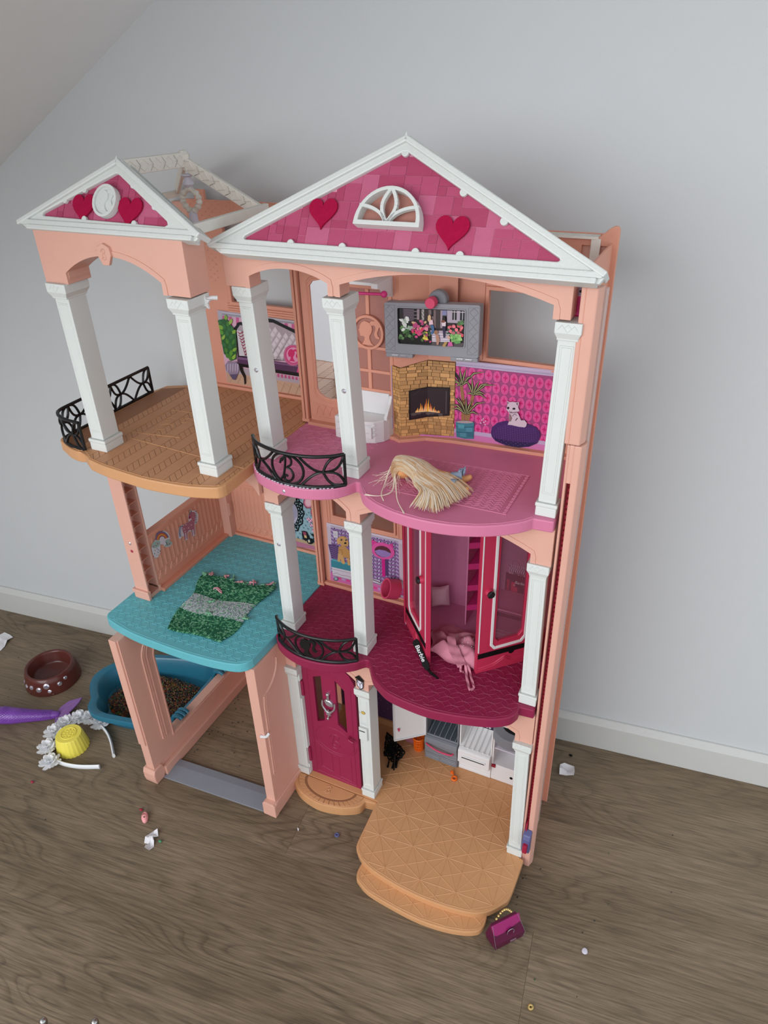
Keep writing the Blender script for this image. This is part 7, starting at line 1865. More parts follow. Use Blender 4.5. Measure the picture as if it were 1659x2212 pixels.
# television frame
tvb = MB()
def rrect(x0, x1, z0, z1, r, n=4): 
    o = []
    for cx, cz, a in ((x1 - r, z1 - r, 0), (x0 + r, z1 - r, 90), (x0 + r, z0 + r, 180), (x1 - r, z0 + r, 270)):
        o += [(cx + r * math.cos(math.radians(a + 90 * i / n)), cz + r * math.sin(math.radians(a + 90 * i / n))) for i in range(n + 1)]
    return o
def skewz(fn, x0, k): return lambda u, v, w: fn(u, v + (u - x0) * k, w)
ftv = skewz(plane_y(.112), .1225, .062)
tvb.prism([rrect(.1225, .2455, .7560, .8195, .003), rrect(.1400, .2270, .7690, .8135, .002)], ftv, -.012, 0)
tv = hp('television', tvb, 'tvgrey', label='silver-grey television frame with a garden picture', bevel=.0012)
mb = MB(); mb.prism(rrect(.1385, .2285, .7675, .8150, .002), ftv, -.008, -.0015); hp('screen_backing', mb, 'blackmatt', tv)
mb = MB(); mb.prism([rrect(.1385, .2285, .7675, .8150, .003), rrect(.1402, .2268, .7692, .8133, .002)], ftv, -.001, .0010); hp('screen_bezel', mb, 'tvgrey', tv, bevel=.0005)
traced('tv_picture', 'tv', plane_y(.1122), tv, 'printed picture of a flower garden and porch', -.0012)
mb = MB()
for x in (.1295, .2380):
    for k in range(5):
        zc = .7660 + k * .0112; mb.ridge([(x - .0055, zc), (x, zc + .0052), (x + .0055, zc), (x, zc - .0052), (x - .0055, zc)], .0007, .0004, ftv); mb.ridge([(x - .0055, zc), (x - .002, zc + .003), (x, zc + .0056), (x + .002, zc + .003), (x + .0055, zc)], .0006, .0004, ftv)
    q = [(x - .0068, .7600), (x + .0068, .7600), (x + .0068, .8165), (x - .0068, .8165)]; mb.ridge(q + q[:1], .0006, .0004, ftv)
hp('frame_relief', mb, 'tvgrey', tv, recalc=False)
for x0, x1 in ((.1235, .1600), (.2100, .2450)):
    mb = MB(); mb.prism(R4(x0, x1, .7510, .7560), ftv, -.008, .001); hg = hp('tv_foot', mb, 'tvgrey', tv, bevel=.0008)
    for q in (.35, .68):
        xc = x0 + (x1 - x0) * q; mb = MB(); mb.prism(R4(xc - .0045, xc + .0045, .7522, .7550), ftv, .0005, .0018); hp('hinge_pin', mb, 'silver', tv, bevel=.0004)
mb = MB(); mb.lathe([(.0118, 0), (.0118, .008), (.0105, .0095), (0, .0095)], (.1900, .1265, .8265), 20, axis=(Vector((1, 0, 0)), Vector((0, 0, 1)), Vector((0, -1, 0)))); hp('dial_mount', mb, 'darkgrey', tv, smooth=40)
mb = MB(); mb.lathe([(.0066, 0), (.0066, .0085), (.0060, .0095), (0, .0095)], (.1862, .1125, .8260), 20, axis=(Vector((1, 0, 0)), Vector((0, 0, 1)), Vector((0, -1, 0)))); hp('pink_dial', mb, 'hotpink', tv, label='round hot pink dial button', smooth=40)
# bench and valance in the corner
mb = MB(); mb.prism([(.050, .1285), (.050, .098), (.075, .0935), (.098, .0945), (.110, .0985), (.119, .108), (.1225, .118), (.1240, .1285)], plane_z(0), L2, .6635); ben = hp('white_bench', mb, 'whiteclean', label='white corner bench with drawers', bevel=.0012)
mb = MB(); mb.prism([(.1285, .6635), (.108, .6635), (.108, .668), (.113, .675), (.120, .682), (.1255, .692), (.1285, .692)], lambda u, v, w: (w, u, v), .1195, .1240); hp('bench_arm', mb, 'whiteclean', ben, bevel=.0006)
mb = MB(); mb.box(.050, .1192, .1255, .1282, .6636, .694); hp('bench_back', mb, 'whiteclean', ben, bevel=.0006)
mb = MB(); mb.box(.055, .107, .0928, .0960, .640, .656, fn=lambda x, y, z: (x, y + (x - .08) ** 2 * 2, z)); hp('drawer', mb, 'whiteclean', ben, bevel=.0005)
mb = MB()
for k in range(3): mb.ridge([(.108, .642 + k * .007), (.1115, .6455 + k * .007), (.108, .649 + k * .007), (.1045, .6455 + k * .007), (.108, .642 + k * .007)], .0007, .0004, lambda u, v, w: (u, .0975 - w, v))
mb.ridge([(.055, .6585), (.105, .6585)], .0008, .0004, lambda u, v, w: (u, .0940 - w, v)); mb.ridge([(.055, .648), (.103, .648)], .0008, .0006, lambda u, v, w: (u, .0930 - w, v))
hp('bench_relief', mb, 'whiteclean', ben, recalc=False)
mb = MB(); mb.prism([(.128, .848), (.128, .822), (.122, .826), (.112, .829), (.108, .834), (.104, .838), (.092, .840), (.085, .842), (.085, .848)], lambda u, v, w: (w, u, v), .1190, .1275); val = hp('valance_bracket', mb, 'whiteclean', label='white scalloped bracket over the bench', bevel=.0006)
mb = MB(); mb.box(.055, .1185, .088, .1275, .8440, .8478); hp('valance_shelf', mb, 'whiteclean', val, bevel=.0006)
mb = MB(); mb.tube([(.060, .100, .8290), (.126, .100, .8325)], .0018, 8); mb.ball((.1285, .100, .8326), .0042, 10, 6); hp('hanging_rod', mb, 'magenta', val, label='pink hanging rod', smooth=50)

# ---- upper left wing wall
wu = wall('terrace_wall', [R4(-.2300, -.0140, .634, .912), R4(-.1700, -.0480, .7715, .905 - .02)], plane_y(.1980), -.004, 0, label='peach terrace wall with a window')
frame(wu, -.1700, -.0480, .7715, .885, .198, .0045, .0035)
mb = MB()
for i in range(4): mb.box(-.180, -.014, .1966 - i * .0003, .198, .7550 + i * .0036, .7578 + i * .0036)
hp('sill_moulding', mb, 'salmon_deep', wu, bevel=.0004)
mb = MB(); mb.box(-.2560, -.2300, .1980, .2060, .634, .9080); hp('wall_pilaster', mb, 'salmon', wu, bevel=.001)
mb = MB(); mb.box(-.2560, -.0140, .192, .206, L2 - .001, L2 + .0045); hp('skirting_ledge', mb, 'salmon_deep', wu, bevel=.0008)
mb = MB(); mb.box(-.2130, -.1960, .197, .203, .9080, .9250); hp('roof_peg', mb, 'salmon_deep', wu, bevel=.0008)
mb = MB()
for j in range(24):
    for i in range(17):
        x, z = -.222 + i * .0125 + (.006 if j % 2 else 0), .800 + j * .0048
        if x > -.185 and z < .892: continue
        for t in range(3):
            a = PI / 2 + t * 2.094; mb.ridge([(x, z), (x + .0024 * math.cos(a), z + .0018 * math.sin(a))], .0007, .0004, plane_y(.198))
hp('fleck_relief', mb, 'salmon_deep', wu, recalc=False, kind='stuff')
traced('sofa_print', 'sofa', plane_y(.1965), wu, 'printed tufted sofa, plant and vase on the terrace wall')
# wall jog and hinge post between the wing and the main house
for z0, z1 in ((.634, .892), (L1, .617)):
    mb = MB(); mb.box(-.0165, -.0135, .130, .202, z0, z1); hp('wing_return_wall', mb, 'salmon_deep')
    for x in (-.0150, -.0095): mb = MB(); mb.box(x - .0026, x + .0016, .1235, .132, z0, z1); hp('hinge_post', mb, 'salmon_deep', bevel=.0008)
    mb = MB(); mb.box(-.0118, -.0108, .1262, .131, z0, z1); hp('hinge_gap', mb, 'darkred')
    mb = MB(); mb.prism([(-.018, .1225), (-.006, .1225), (-.006, .129), (-.022, .129)], plane_z(0), z0 - .0005, z0 + .004); hp('post_foot', mb, 'salmon_deep', bevel=.0006)

# ---- middle storey: main wall with the pet corner
wm = wall('pet_corner_wall', [R4(-.0080, .1480, .3425, .617), R4(.0155, .0560, .4770, .5900), R4(.0620, .1185, .4700, .5900)], plane_y(.1340), -.004, 0, label='peach pet corner wall with two small windows')
frame(wm, .0155, .0560, .4770, .5900, .134, .0035, .003); frame(wm, .0620, .1185, .4700, .5900, .134, .0035, .003)
mb = MB(); mb.box(.0145, .1195, .1368, .1374, .468, .592); hp('tinted_pane', mb, 'panedark', wm)
mb = MB()
for x in (.0040, .0085, .1255, .1310): mb.box(x - .0006, x + .0006, .1332, .1345, .462, .615)
hp('wall_bead', mb, 'salmon_deep', wm)
mb = MB(); mb.box(-.0080, .1480, .1265, .134, L1 - .0005, L1 + .0055); hp('skirting_ledge', mb, 'salmon_deep', wm, bevel=.0012)
traced('pet_corner_print', 'dogboard', plane_y(.1335), wm, 'printed puppy on a teal bench and kitten perch on purple chevrons')
# ring of the pet perch sticking out of the wall
ax = (Vector((.80, -.0, .60)), Vector((.0, 1, .0)), Vector((-.52, -.50, .69)).normalized())
ax = (Vector((.62, -.55, .0)).normalized(), Vector((.25, .30, .92)).normalized(), None); nz = ax[0].cross(ax[1]).normalized(); ax = (ax[0], ax[1], -nz if nz.y > 0 else nz)
mb = MB(); n = 26; rv = []
for (r_, h_) in ((.0150, 0), (.0150, .020), (.0125, .020), (.0125, .0)):
    for j in range(n): a = 2 * PI * j / n; rv.append(tuple(Vector((.1185, .1180, .3760)) + ax[0] * r_ * math.cos(a) + ax[1] * r_ * 1.1 * math.sin(a) + ax[2] * (h_ - .010)))
fs = [(k * n + j, k * n + (j + 1) % n, ((k + 1) % 4) * n + (j + 1) % n, ((k + 1) % 4) * n + j) for k in range(4) for j in range(n)]
mb.add(rv, fs); ring_ = hp('pet_hoop', mb, 'hotpink', label='hot pink plastic hoop of the pet perch', smooth=50)
mb = MB(); mb.box(.1120, .1180, .120, .134, .356, .3625); hp('hoop_bracket', mb, 'hotpink', ring_, bevel=.0008)

# ---- middle storey: bathroom of the wing
wb = wall('bathroom_wall', R4(-.2600, -.0140, .3425, .617), plane_y(.2000), -.004, 0, label='pink panelled bathroom wall')
mb = MB()
for i in range(13):
    x = -.226 + i * .0085; mb.ridge([(x, .366), (x, .441)], .0046, .0012, plane_y(.200))
mb.ridge([(-.2290, .3500), (-.1130, .3500)], .0012, .0008, plane_y(.2)); mb.ridge([(-.2290, .3640), (-.1130, .3640)], .0010, .0008, plane_y(.2))
for i in range(8): x = -.226 + i * .0138; mb.ridge([(x, .351), (x + .0069, .3630), (x + .0138, .351)], .0012, .0008, plane_y(.2)); mb.ridge([(x + .0035, .3515), (x + .0069, .3590), (x + .0103, .3515)], .0010, .0006, plane_y(.2))
for z in (.4440, .4485, .4560): mb.ridge([(-.2290, z), (-.1130, z)], .0012, .0008, plane_y(.2))
hp('wainscot_relief', mb, 'salmon_deep', wb, recalc=False)
mb = MB(); mb.box(-.2600, -.0140, .194, .2, L1 - .0005, L1 + .0048); hp('skirting_ledge', mb, 'salmon_deep', wb, bevel=.0008)
mb = MB(); mb.box(-.2500, -.2330, .184, .200, L1, .617); cp_ = hp('corner_post', mb, 'salmon', wb, bevel=.0010)
mb = MB(); mb.box(-.2345, -.2318, .186, .194, .385, .412); mb.box(-.2335, -.2312, .1875, .1925, .387, .410); hp('hinge_clip', mb, 'salmon', wb, bevel=.0006)
P = Print(plane_y(.1990), .0002)
traced('bathroom_print', 'bathboard', plane_y(.1990), wb, 'printed teal bathroom wallpaper with an ornate black mirror')
# side wall with ribs, open window above
ws = wall('bathroom_side_wall', [[(.004, .3425), (.190, .3425), (.190, .617), (.004, .617)], [(.0075, .4470), (.184, .4470), (.184, .606), (.0075, .606)]], lambda u, v, w: (w, u, v), -.2640, -.2500, label='peach side wall with ribs and an open window')
mb = MB(); fx = plane_x(-.2500)
for i in range(17): y = .014 + i * .0100; mb.ridge([(y, .3770), (y, .4385)], .0070, .0007, fx)
for i in range(13): y = .010 + i * .0138; mb.ridge([(y, .3605), (y + .0069, .3740), (y + .0138, .3605)], .0012, .0009, fx); mb.ridge([(y + .0035, .3605), (y + .0069, .3690), (y + .0103, .3605)], .0010, .0007, fx)
for z in (.3590, .3755, .4435): mb.ridge([(.006, z), (.186, z)], .0012, .0009, fx)
hp('wainscot_relief', mb, 'salmon_deep', ws, recalc=False)
mb = MB(); mb.box(-.2500, -.2400, .006, .190, L1 - .0005, L1 + .0055); hp('skirting_ledge', mb, 'salmon_deep', ws, bevel=.0008)
traced('unicorn_sticker', 'unicorn', plane_x(-.2500), ws, 'pink unicorn sticker', .0014)
traced('rainbow_sticker', 'rainbow', plane_x(-.2500), ws, 'rainbow sticker between two clouds', .0014)
# channel-shaped post at the front of the bathroom
mb = MB(); mb.box(-.2720, -.2460, -.0225, -.0195, L1 + .004, .617); mb.box(-.2720, -.2690, -.0195, .0040, L1 + .004, .617); mb.box(-.2720, -.2495, .0035, .0068, L1 + .004, .617)
ch = hp('channel_post', mb, 'salmon', label='open channel post at the front of the bathroom', bevel=.0006)
mb = MB(); mb.box(-.2715, -.2480, -.0195, .0040, L1 - .001, L1 + .0070); hp('channel_floor', mb, 'salmon', ch)
mb = MB()
for k in range(12):
    z = .368 + k * .0205; mb.box(-.2690, -.2540, -.0195, .0035, z, z + .0012); mb.add([(-.2680, -.0190, z + .0012), (-.2680, -.0150, z + .0012), (-.2560, -.0080, z + .0012), (-.2680, .0030, z + .0012), (-.2680, -.008, z + .010)], [(0, 1, 2), (2, 3, 4), (0, 2, 4)])
hp('channel_rib', mb, 'salmon_deep', ch)
mb = MB(); mb.box(-.2745, -.2440, -.0250, -.0195, L1, L1 + .012); mb.box(-.2760, -.2430, -.0265, -.0195, L1 + .012, L1 + .018); hp('post_foot', mb, 'salmon', ch, bevel=.0012); mb = MB(); mb.box(-.2745, -.2470, .0035, .0085, L1, L1 + .012); hp('post_foot', mb, 'salmon', ch, bevel=.0012)
mb = MB(); mb.box(-.2760, -.2430, -.0265, .0085, .604, .6165); hp('post_head', mb, 'salmon', ch, bevel=.0015)
for z, m in ((.4485, 'gem'), (.4340, 'crimson')):
    mb = MB(); mb.lathe([(.0026, 0), (.0026, .0006), (.0012, .0014), (0, .0015)], (-.2590, -.0225, z), 8, axis=(Vector((1, 0, 0)), Vector((0, 0, 1)), Vector((0, -1, 0)))); hp('rhinestone', mb, m, ch, label='clear rhinestone' if m == 'gem' else 'crimson rhinestone')

# ---- garage
gl = wall('garage_left_wall', [[(-.1080, 0), (.190, 0), (.190, .325), (-.1080, .325)], [(-.0460, .0640), (.150, .0640), (.150, .285), (-.010, .285), (-.028, .278), (-.040, .266), (-.0460, .250)]], lambda u, v, w: (w, u, v), -.2570, -.2400, mat='salmon', label='peach garage side wall with a large opening')
mb = MB(); fx = plane_x(-.2400)
for e in (0, .006, .010):
    mb.ridge([(-.0640 - e, .075), (-.0640 - e, .255)] + [(-.0640 - e + (.030 + e) * (1 - math.cos(PI / 2 * i / 8)), .255 + (.034 + e) * math.sin(PI / 2 * i / 8)) for i in range(1, 9)], .0020, .0024, fx)
mb.ridge([(-.0500, .060), (-.0500, .250), (-.043, .270), (-.030, .283), (-.012, .290)], .0020, .0018, fx); mb.ridge([(-.050, .060), (.150, .060)], .0020, .0014, fx)
hp('track_moulding', mb, 'salmon', gl, recalc=False)
mb = MB(); mb.box(-.2405, -.2320, -.090, .190, 0, .022); hp('floor_rail', mb, 'salmon', gl, bevel=.0015)
mb = MB(); mb.prism([(-.1130, 0), (-.0930, 0), (-.0880, .016), (-.0930, .032), (-.1120, .032), (-.1150, .024), (-.1150, .010)], lambda u, v, w: (w, u, v), -.2620, -.2360); hp('post_foot', mb, 'salmon', gl, bevel=.0015)
mb = MB(); mb.box(-.2570, -.2425, -.1110, -.1075, .092, .325); hp('front_strip', mb, 'salmon', gl, bevel=.0008)
gr = wall('garage_right_wall', R4(-.0760, .130, 0, .325), lambda u, v, w: (w, u, v), -.0290, -.0120, mat='salmon', label='peach garage wall beside the front door')
mb = MB(); fx = plane_x(-.0120)
for e in (0, .0045): mb.ridge([(-.0690 + e, .092), (-.0665 + e, .240), (-.0640 + e, .262)] + [(-.0640 + e + (.042 - e) * math.sin(PI / 2 * i / 8), .262 + (.040 - e) * (1 - math.cos(PI / 2 * i / 8)) + .004 * i / 8) for i in range(1, 9)], .0016, .0018, fx)
mb.ridge([(-.0690, .092), (-.0645, .092)], .0016, .0018, fx)
hp('track_moulding', mb, 'salmon', gr, recalc=False)
mb = MB(); mb.box(-.0140, -.0085, -.0800, .02, 0, .030); hp('base_rail', mb, 'salmon', gr, bevel=.0015)
mb = MB(); mb.prism([(-.0330, 0), (-.0080, 0), (-.0080, .026), (-.0110, .031), (-.0300, .031), (-.0330, .026)], lambda u, v, w: (u, w, v), -.0850, -.0740); hp('post_foot', mb, 'salmon', gr, bevel=.0015)
mb = MB(); mb.tube(smoothpath([(-.0180, -.0790, .1880), (-.0105, -.0745, .1860), (-.0085, -.0690, .1885)], 5), .0026, 8); hp('plastic_tab', mb, 'whiteclean', gr, smooth=50)
mb = MB(); mb.box(-.2400, -.0290, .186, .192, 0, .325); hp('garage_back_wall', mb, 'salmon_deep')
mb = MB(); mb.prism([(-.0975, .0), (-.0560, .0), (-.0560, .0060), (-.0700, .0062), (-.0970, .0016)], lambda u, v, w: (w, u + (w + .24) * .070, v), -.2360, -.0290); hp('garage_sill', mb, 'sill', label='sloping grey garage sill', bevel=.0006)

# ---- ground floor back wall
wg = wall('kitchen_back_wall', R4(-.0135, .381, .022, .325), plane_y(.1640), -.004, 0, label='peach kitchen back wall')
mb = MB(); mb.box(-.0100, .1080, .1570, .162, .036, .290); pc = hp('purple_backdrop', mb, 'purplecard', label='dark speckled purple card at the back')
mb = MB(); mb.box(-.0100, .1080, .1540, .1600, L0, .036); hp('wood_strip', mb, 'tan', pc)
rnd = random.Random(2); P = Print(plane_y(.1569), .0001)
P.many([[(x, z), (x + .0011, z), (x + .0011, z + .0011), (x, z + .0011)] for x, z in [(rnd.uniform(-.008, .106), rnd.uniform(.04, .28)) for _ in range(140)]], (176, 150, 180)); part('speckle_print', P, 'print', pc, recalc=False)
# front door in the berry colour
DW = [[(.0085, .0205), (.1045, .0205), (.1045, .232), (.1035, .262), (.095, .278), (.080, .2900), (.0100, .2900)], [(.0300, .1530), (.0440, .1610), (.0440, .2590), (.0300, .2525)], [(.0690, .1610), (.0845, .1490), (.0845, .2440), (.0690, .2590)]]
dr = wall('front_door', DW, plane_y(.0100), -.006, 0, mat='door', label='berry pink front door with two tall slots', bevel=.0008)
mb = MB(); fd = plane_y(.0100)
mb.ridge([(.0600 + .0355 * math.cos(2 * PI * i / 32), .1210 + .0285 * math.sin(2 * PI * i / 32) + .10 * .0355 * -math.cos(2 * PI * i / 32) * .6) for i in range(33)], .0011, .0007, fd)
mb.ridge([(.0600 + .0405 * math.cos(PI + PI * i / 20), .1200 + .0320 * math.sin(PI + PI * i / 20)) for i in range(21)], .0011, .0007, fd)
for q in bp(.060, .1190, .033): mb.ridge(q, .0016, .0009, fd)
for q in ([(.0300, .098), (.0300, .046), (.0520, .040), (.0520, .084)], [(.0650, .082), (.0650, .036), (.0880, .032), (.0880, .090)], [(.0200, .030), (.0200, .270), (.0500, .277), (.0750, .272), (.0960, .250), (.0960, .026), (.0200, .030)]): mb.ridge(q, .0011, .0007, fd)
hp('door_relief', mb, 'door', dr, recalc=False)
mb = MB(); mb.tube(smoothpath([(.0905, .0100, .1445), (.0905, .0030, .1450), (.0960, .0020, .1435), (.1000, .0020, .1430)], 4), .0022, 8); hp('door_handle', mb, 'door', dr, smooth=50)
for z0, z1 in ((.205, .237), (.050, .083)): mb = MB(); mb.box(.0030, .0110, .0070, .0130, z0, z1); hp('hinge_knuckle', mb, 'door', dr, bevel=.001)
for z0, z1 in ((.240, .268), (.086, .202), (.0230, .046)): mb = MB(); mb.box(.0040, .0092, .0030, .0130, z0, z1); hp('hinge_leaf', mb, 'white', bevel=.0008)
# star-shaped silver door knocker
kx, kz = .0565, .2080
ky = (Vector((1, 0, 0)), Vector((0, 0, 1)), Vector((0, -1, 0)))
mb = MB(); mb.lathe([(.0080, 0), (.0080, .003), (.0062, .0042), (0, .0036)], (kx, .0100, kz), 18, axis=ky, fn=lambda x, y, z: (x, y * .82 - x * .25, z)); kn = hp('door_knocker', mb, 'silver', dr, label='silver knocker with a star', smooth=40)
mb = MB(); mb.lathe([(.0030, 0), (.0030, .0035), (.0016, .0050), (0, .0052)], (kx - .001, .0100, kz + .0185), 12, axis=ky); mb.tube([(kx - .001, .0080, kz + .006), (kx - .001, .0080, kz + .016)], .0022, 8); hp('knocker_ball', mb, 'silver', kn.parent, smooth=50)
mb = MB(); mb.tube(smoothpath([(kx - .0105, .0060, kz + .0040), (kx - .0105, .0050, kz - .006), (kx - .0055, .0045, kz - .0135), (kx, .0040, kz - .0170), (kx + .0065, .0045, kz - .0130), (kx + .0110, .0050, kz - .006), (kx + .0115, .0060, kz + .0035)], 5), .0015, 8); mb.tube([(kx, .0055, kz - .020), (kx - .0030, .0055, kz - .0360)], [.0018, .0013], 8); mb.ball((kx - .0028, .0055, kz - .0330), .0022, 8, 6); hp('knocker_ring', mb, 'silver', dr, smooth=50)
st = []
for i in range(10): r_ = .0072 if i % 2 == 0 else .0032; a = PI / 2 + PI * i / 5; st.append((kx - .0005 + r_ * math.cos(a), kz - .0185 + r_ * math.sin(a)))
mb = MB(); mb.prism(st, plane_y(.0060), 0, .0026); hp('knocker_star', mb, 'silver', dr, bevel=.0004)
# lantern sticker, doorbell and letter slot on the column beside the door
P = Print(plane_y(.0015), .0012)
P.poly([(.1115, .2925), (.1180, .2985), (.1265, .2900), (.1265, .2880), (.1115, .2905)], (14, 14, 18)); P.poly([(.1130, .2895), (.1255, .2870), (.1245, .2740), (.1195, .2700), (.1140, .2765)], (20, 20, 26)); P.poly([(.1142, .2885), (.1243, .2862), (.1232, .2748), (.1195, .2715), (.1150, .2775)], (220, 214, 226))
for q in ([(.1142, .2885), (.1190, .2810), (.1243, .2862)], [(.1190, .2810), (.1192, .2720)], [(.1146, .2830), (.1165, .2885)], [(.1215, .2870), (.1238, .2810)]): P.line(q, .0008, (20, 20, 26))
P.poly([(.1182, .2712), (.1210, .2712), (.1196, .2660)], (16, 16, 20)); part('lantern_sticker', P, 'print', H, recalc=False, label='printed black wall lantern')
P = Print(plane_y(.0031), .0006)
P.ell(.1205, .2190, .0036, .0032, (176, 140, 50), 14); P.ell(.1203, .2193, .0026, .0022, (206, 176, 90), 12); P.many([[(.1125, .2185), (.1135, .2185), (.1135, .2195), (.1125, .2195)], [(.1140, .2165), (.1150, .2165), (.1150, .2175), (.1140, .2175)]], (60, 50, 46)); part('doorbell_dot', P, 'print', H, recalc=False, label='gold doorbell dot')
mb = MB(); mb.box(.1125, .1270, -.0010, .0040, .1610, .1880); lb = hp('letter_box', mb, 'white', label='white letter slot box on the column', bevel=.0010)
mb = MB(); mb.box(.1135, .1235, -.0014, .0, .1805, .1820); hp('letter_slot', mb, 'blackmatt', lb)
mb = MB(); mb.ridge(arc(.1200, .1910, .0058, .0052, 0, 180, 10), .0008, .0006, plane_y(.0030)); mb.ridge(arc(.1200, .1910, .0030, .0026, 0, 180, 8), .0008, .0006, plane_y(.0030)); hp('bell_arch', mb, 'white', lb, recalc=False)

# ---- lift tower at the right front edge and the back flange
mb = MB(); mb.prism([(.3815, .0040), (.3845, .0040), (.3845, .0200), (.3815, .0200)], plane_z(0), 0, .7235); mb.prism([(.3890, .0040), (.3965, .0040), (.3998, .0137), (.3998, .0200), (.3890, .0200)], plane_z(0), 0, .7235)
mb.box(.3840, .3895, .0045, .0200, .6780, .7235); mb.box(.3840, .3895, .0045, .0200, 0, .0850)
tw = hp('lift_tower', mb, 'salmon', label='peach lift rail with a dark red slot', bevel=.0012)
mb = MB(); mb.box(.3835, .3900, .0120, .0150, .080, .680); hp('lift_slot', mb, 'darkred', tw)
mb = MB()
for i in range(85): z = .092 + i * .00685; mb.box(.3872, .3892, .0070, .0120, z, z + .0038)
hp('rack_teeth', mb, 'darkred', tw, kind='stuff')
mb = MB(); mb.prism([(.3780, .0040), (.3935, .0040), (.3972, .0137), (.3972, .0200), (.3780, .0200)], plane_z(0), .7242, .8850); tu = hp('tower_top', mb, 'salmon', tw, bevel=.0012)
mb = MB(); mb.box(.3823, .3828, .0036, .0050, .7242, .885); hp('seam_line', mb, 'salmon_deep', tw)
mb = MB(); mb.box(.3945, .3990, .0240, .0340, .080, .8800); hp('clear_strip', mb, 'strip', label='translucent strip down the lift tower', bevel=.0012)
mb = MB(); mb.box(.3785, .3815, .0200, .1650, 0, .9000); hp('side_wall', mb, 'salmon_deep', bevel=.0008)
FL = [(.3800, .0), (.3925, .0), (.3915, .25), (.3895, .52), (.3872, .78), (.3869, .9120), (.3862, .9152), (.3840, .9168), (.3812, .9166), (.3782, .9152), (.3750, .9128), (.3662, .9046), (.3100, .9036), (.3100, .8600), (.3800, .8600)]
mb = MB(); mb.prism([FL, R4(.3495, .3766, .8770, .8965)], plane_y(.1300), -.006, 0); bf = hp('back_flange', mb, 'salmon_deep', label='back panel edge with a rounded fin at the top', bevel=.0010)
mb = MB(); mb.box(.3480, .3780, .1345, .1365, .8755, .8980); hp('hatch_cover', mb, 'salmon', bf)
mb = MB(); mb.box(.3590, .3690, .1270, .1298, .8800, .9040); hp('tape_strip', mb, 'ivory', bf, bevel=.0006)
mb = MB(); mb.box(.3100, .3660, .126, .1400, .9036, .9062); hp('dusty_top_edge', mb, 'ivory', bf)
mb = MB(); mb.prism(oyster(.3805, .9085, .0022, 14)[:-1], plane_y(.13), 0, .0006); hp('moulded_disc', mb, 'salmon_deep', bf)
mb = MB(); mb.box(.3640, .3780, .0300, .0330, .8480, .8690); hp('lift_shell', mb, 'magenta', tw, bevel=.001)
P = Print(plane_y(.0330), .0001); P.rect(.3640, .3780, .8690, .8850, (186, 176, 206)); P.rect(.3655, .3780, .8790, .8850, (16, 16, 18)); P.ell(.3675, .8745, .0024, .004, (226, 196, 170), 10); P.ell(.3735, .8735, .0030, .0016, (30, 26, 30), 8); part('lift_sticker', P, 'print', tw, recalc=False)
mb = MB(); mb.prism([(.0040, .0900), (-.0060, .0870), (-.0095, .0800), (-.0115, .0570), (-.0060, .0465), (.0040, .0440)], lambda u, v, w: (w, u, v), .3845, .3962); sl_ = hp('lift_slider', mb, 'slateblue', label='slate blue lift slider', bevel=.0016)
mb = MB(); mb.box(.3868, .3940, -.0160, -.0080, .0570, .0740); hp('slider_button', mb, 'crimson', sl_, label='crimson slider button', bevel=.0016)
mb = MB(); mb.box(.3858, .3882, .0000, .0100, .0860, .1040); hp('slider_stem', mb, 'crimson', sl_, bevel=.0006)
# star clip joining the terrace column to the house
mb = MB(); q = []
for i in range(10): r_ = .0085 if i % 2 == 0 else .0040; a = PI / 2 + PI * i / 5; q.append((-.0300 + r_ * math.cos(a), .8440 + r_ * 1.1 * math.sin(a)))
mb.prism(q, plane_y(-.0340), 0, .003); mb.tube([(-.030, -.034, .846), (-.024, -.029, .8475), (-.0195, -.0255, .8470)], .0026, 8); hp('star_clip', mb, 'whiteclean', label='white star clip beside the terrace column', bevel=.0004)

# ---- wardrobe on the middle storey
wr = None
mb = MB(); mb.box(.152, .362, .1600, .1630, L1, .590); wr = hp('wardrobe_back', mb, 'wardin', label='rose pink wardrobe back')
mb = MB(); mb.box(.1520, .1550, .0900, .160, L1, .590); mb.box(.3590, .3620, .0900, .160, L1, .590); mb.box(.152, .362, .09, .163, .586, .590); hp('wardrobe_side', mb, 'wardrobe', wr, bevel=.0006)
mb = MB(); mb.box(.1550, .3590, .0880, .160, L1, L1 + .0040); hp('wardrobe_floor', mb, 'wardin', wr)
mb = MB(); mb.box(.2410, .2430, .1130, .160, .350, .586); hp('wardrobe_divider', mb, 'wardin', wr, bevel=.0004)
for i, z in enumerate((.3860, .4220, .4600, .4960, .5300)):
    mb = MB(); mb.add([(.2430, .114, z), (.2700, .130, z), (.2700, .160, z), (.2430, .160, z), (.2430, .114, z - .010), (.2700, .130, z - .010), (.2700, .160, z - .010), (.2430, .160, z - .010)], [(0, 1, 2, 3), (4, 7, 6, 5), (0, 4, 5, 1), (1, 5, 6, 2), (2, 6, 7, 3), (3, 7, 4, 0)]); hp('wardrobe_shelf', mb, 'magenta', wr, bevel=.0006)
mb = MB(); mb.box(.2700, .2720, .124, .160, .350, .586); hp('wardrobe_divider', mb, 'magenta', wr)
mb = MB(); mb.box(.2720, .359, .1100, .160, .3935, .3965); mb.box(.2720, .359, .1100, .112, .3940, .3985); hp('wardrobe_shelf', mb, 'wardin', wr, bevel=.0005)
mb = MB()
for z in (.3560, .3620): mb.tube([(.274, .108, z), (.358, .108, z)], .0008, 6)
hp('shoe_rail', mb, 'silver', wr, smooth=50)
P = Print(plane_y(.1595), .0004)
P.rect(.2720, .3590, .345, .545, (170, 120, 150)); P.rect(.2720, .3590, .345, .3930, (46, 14, 34)); P.rect(.2860, .3560, .3965, .4290, (44, 14, 36))
P.poly([(.2905, .428), (.2915, .444), (.3150, .444), (.3150, .428)], (206, 176, 200))
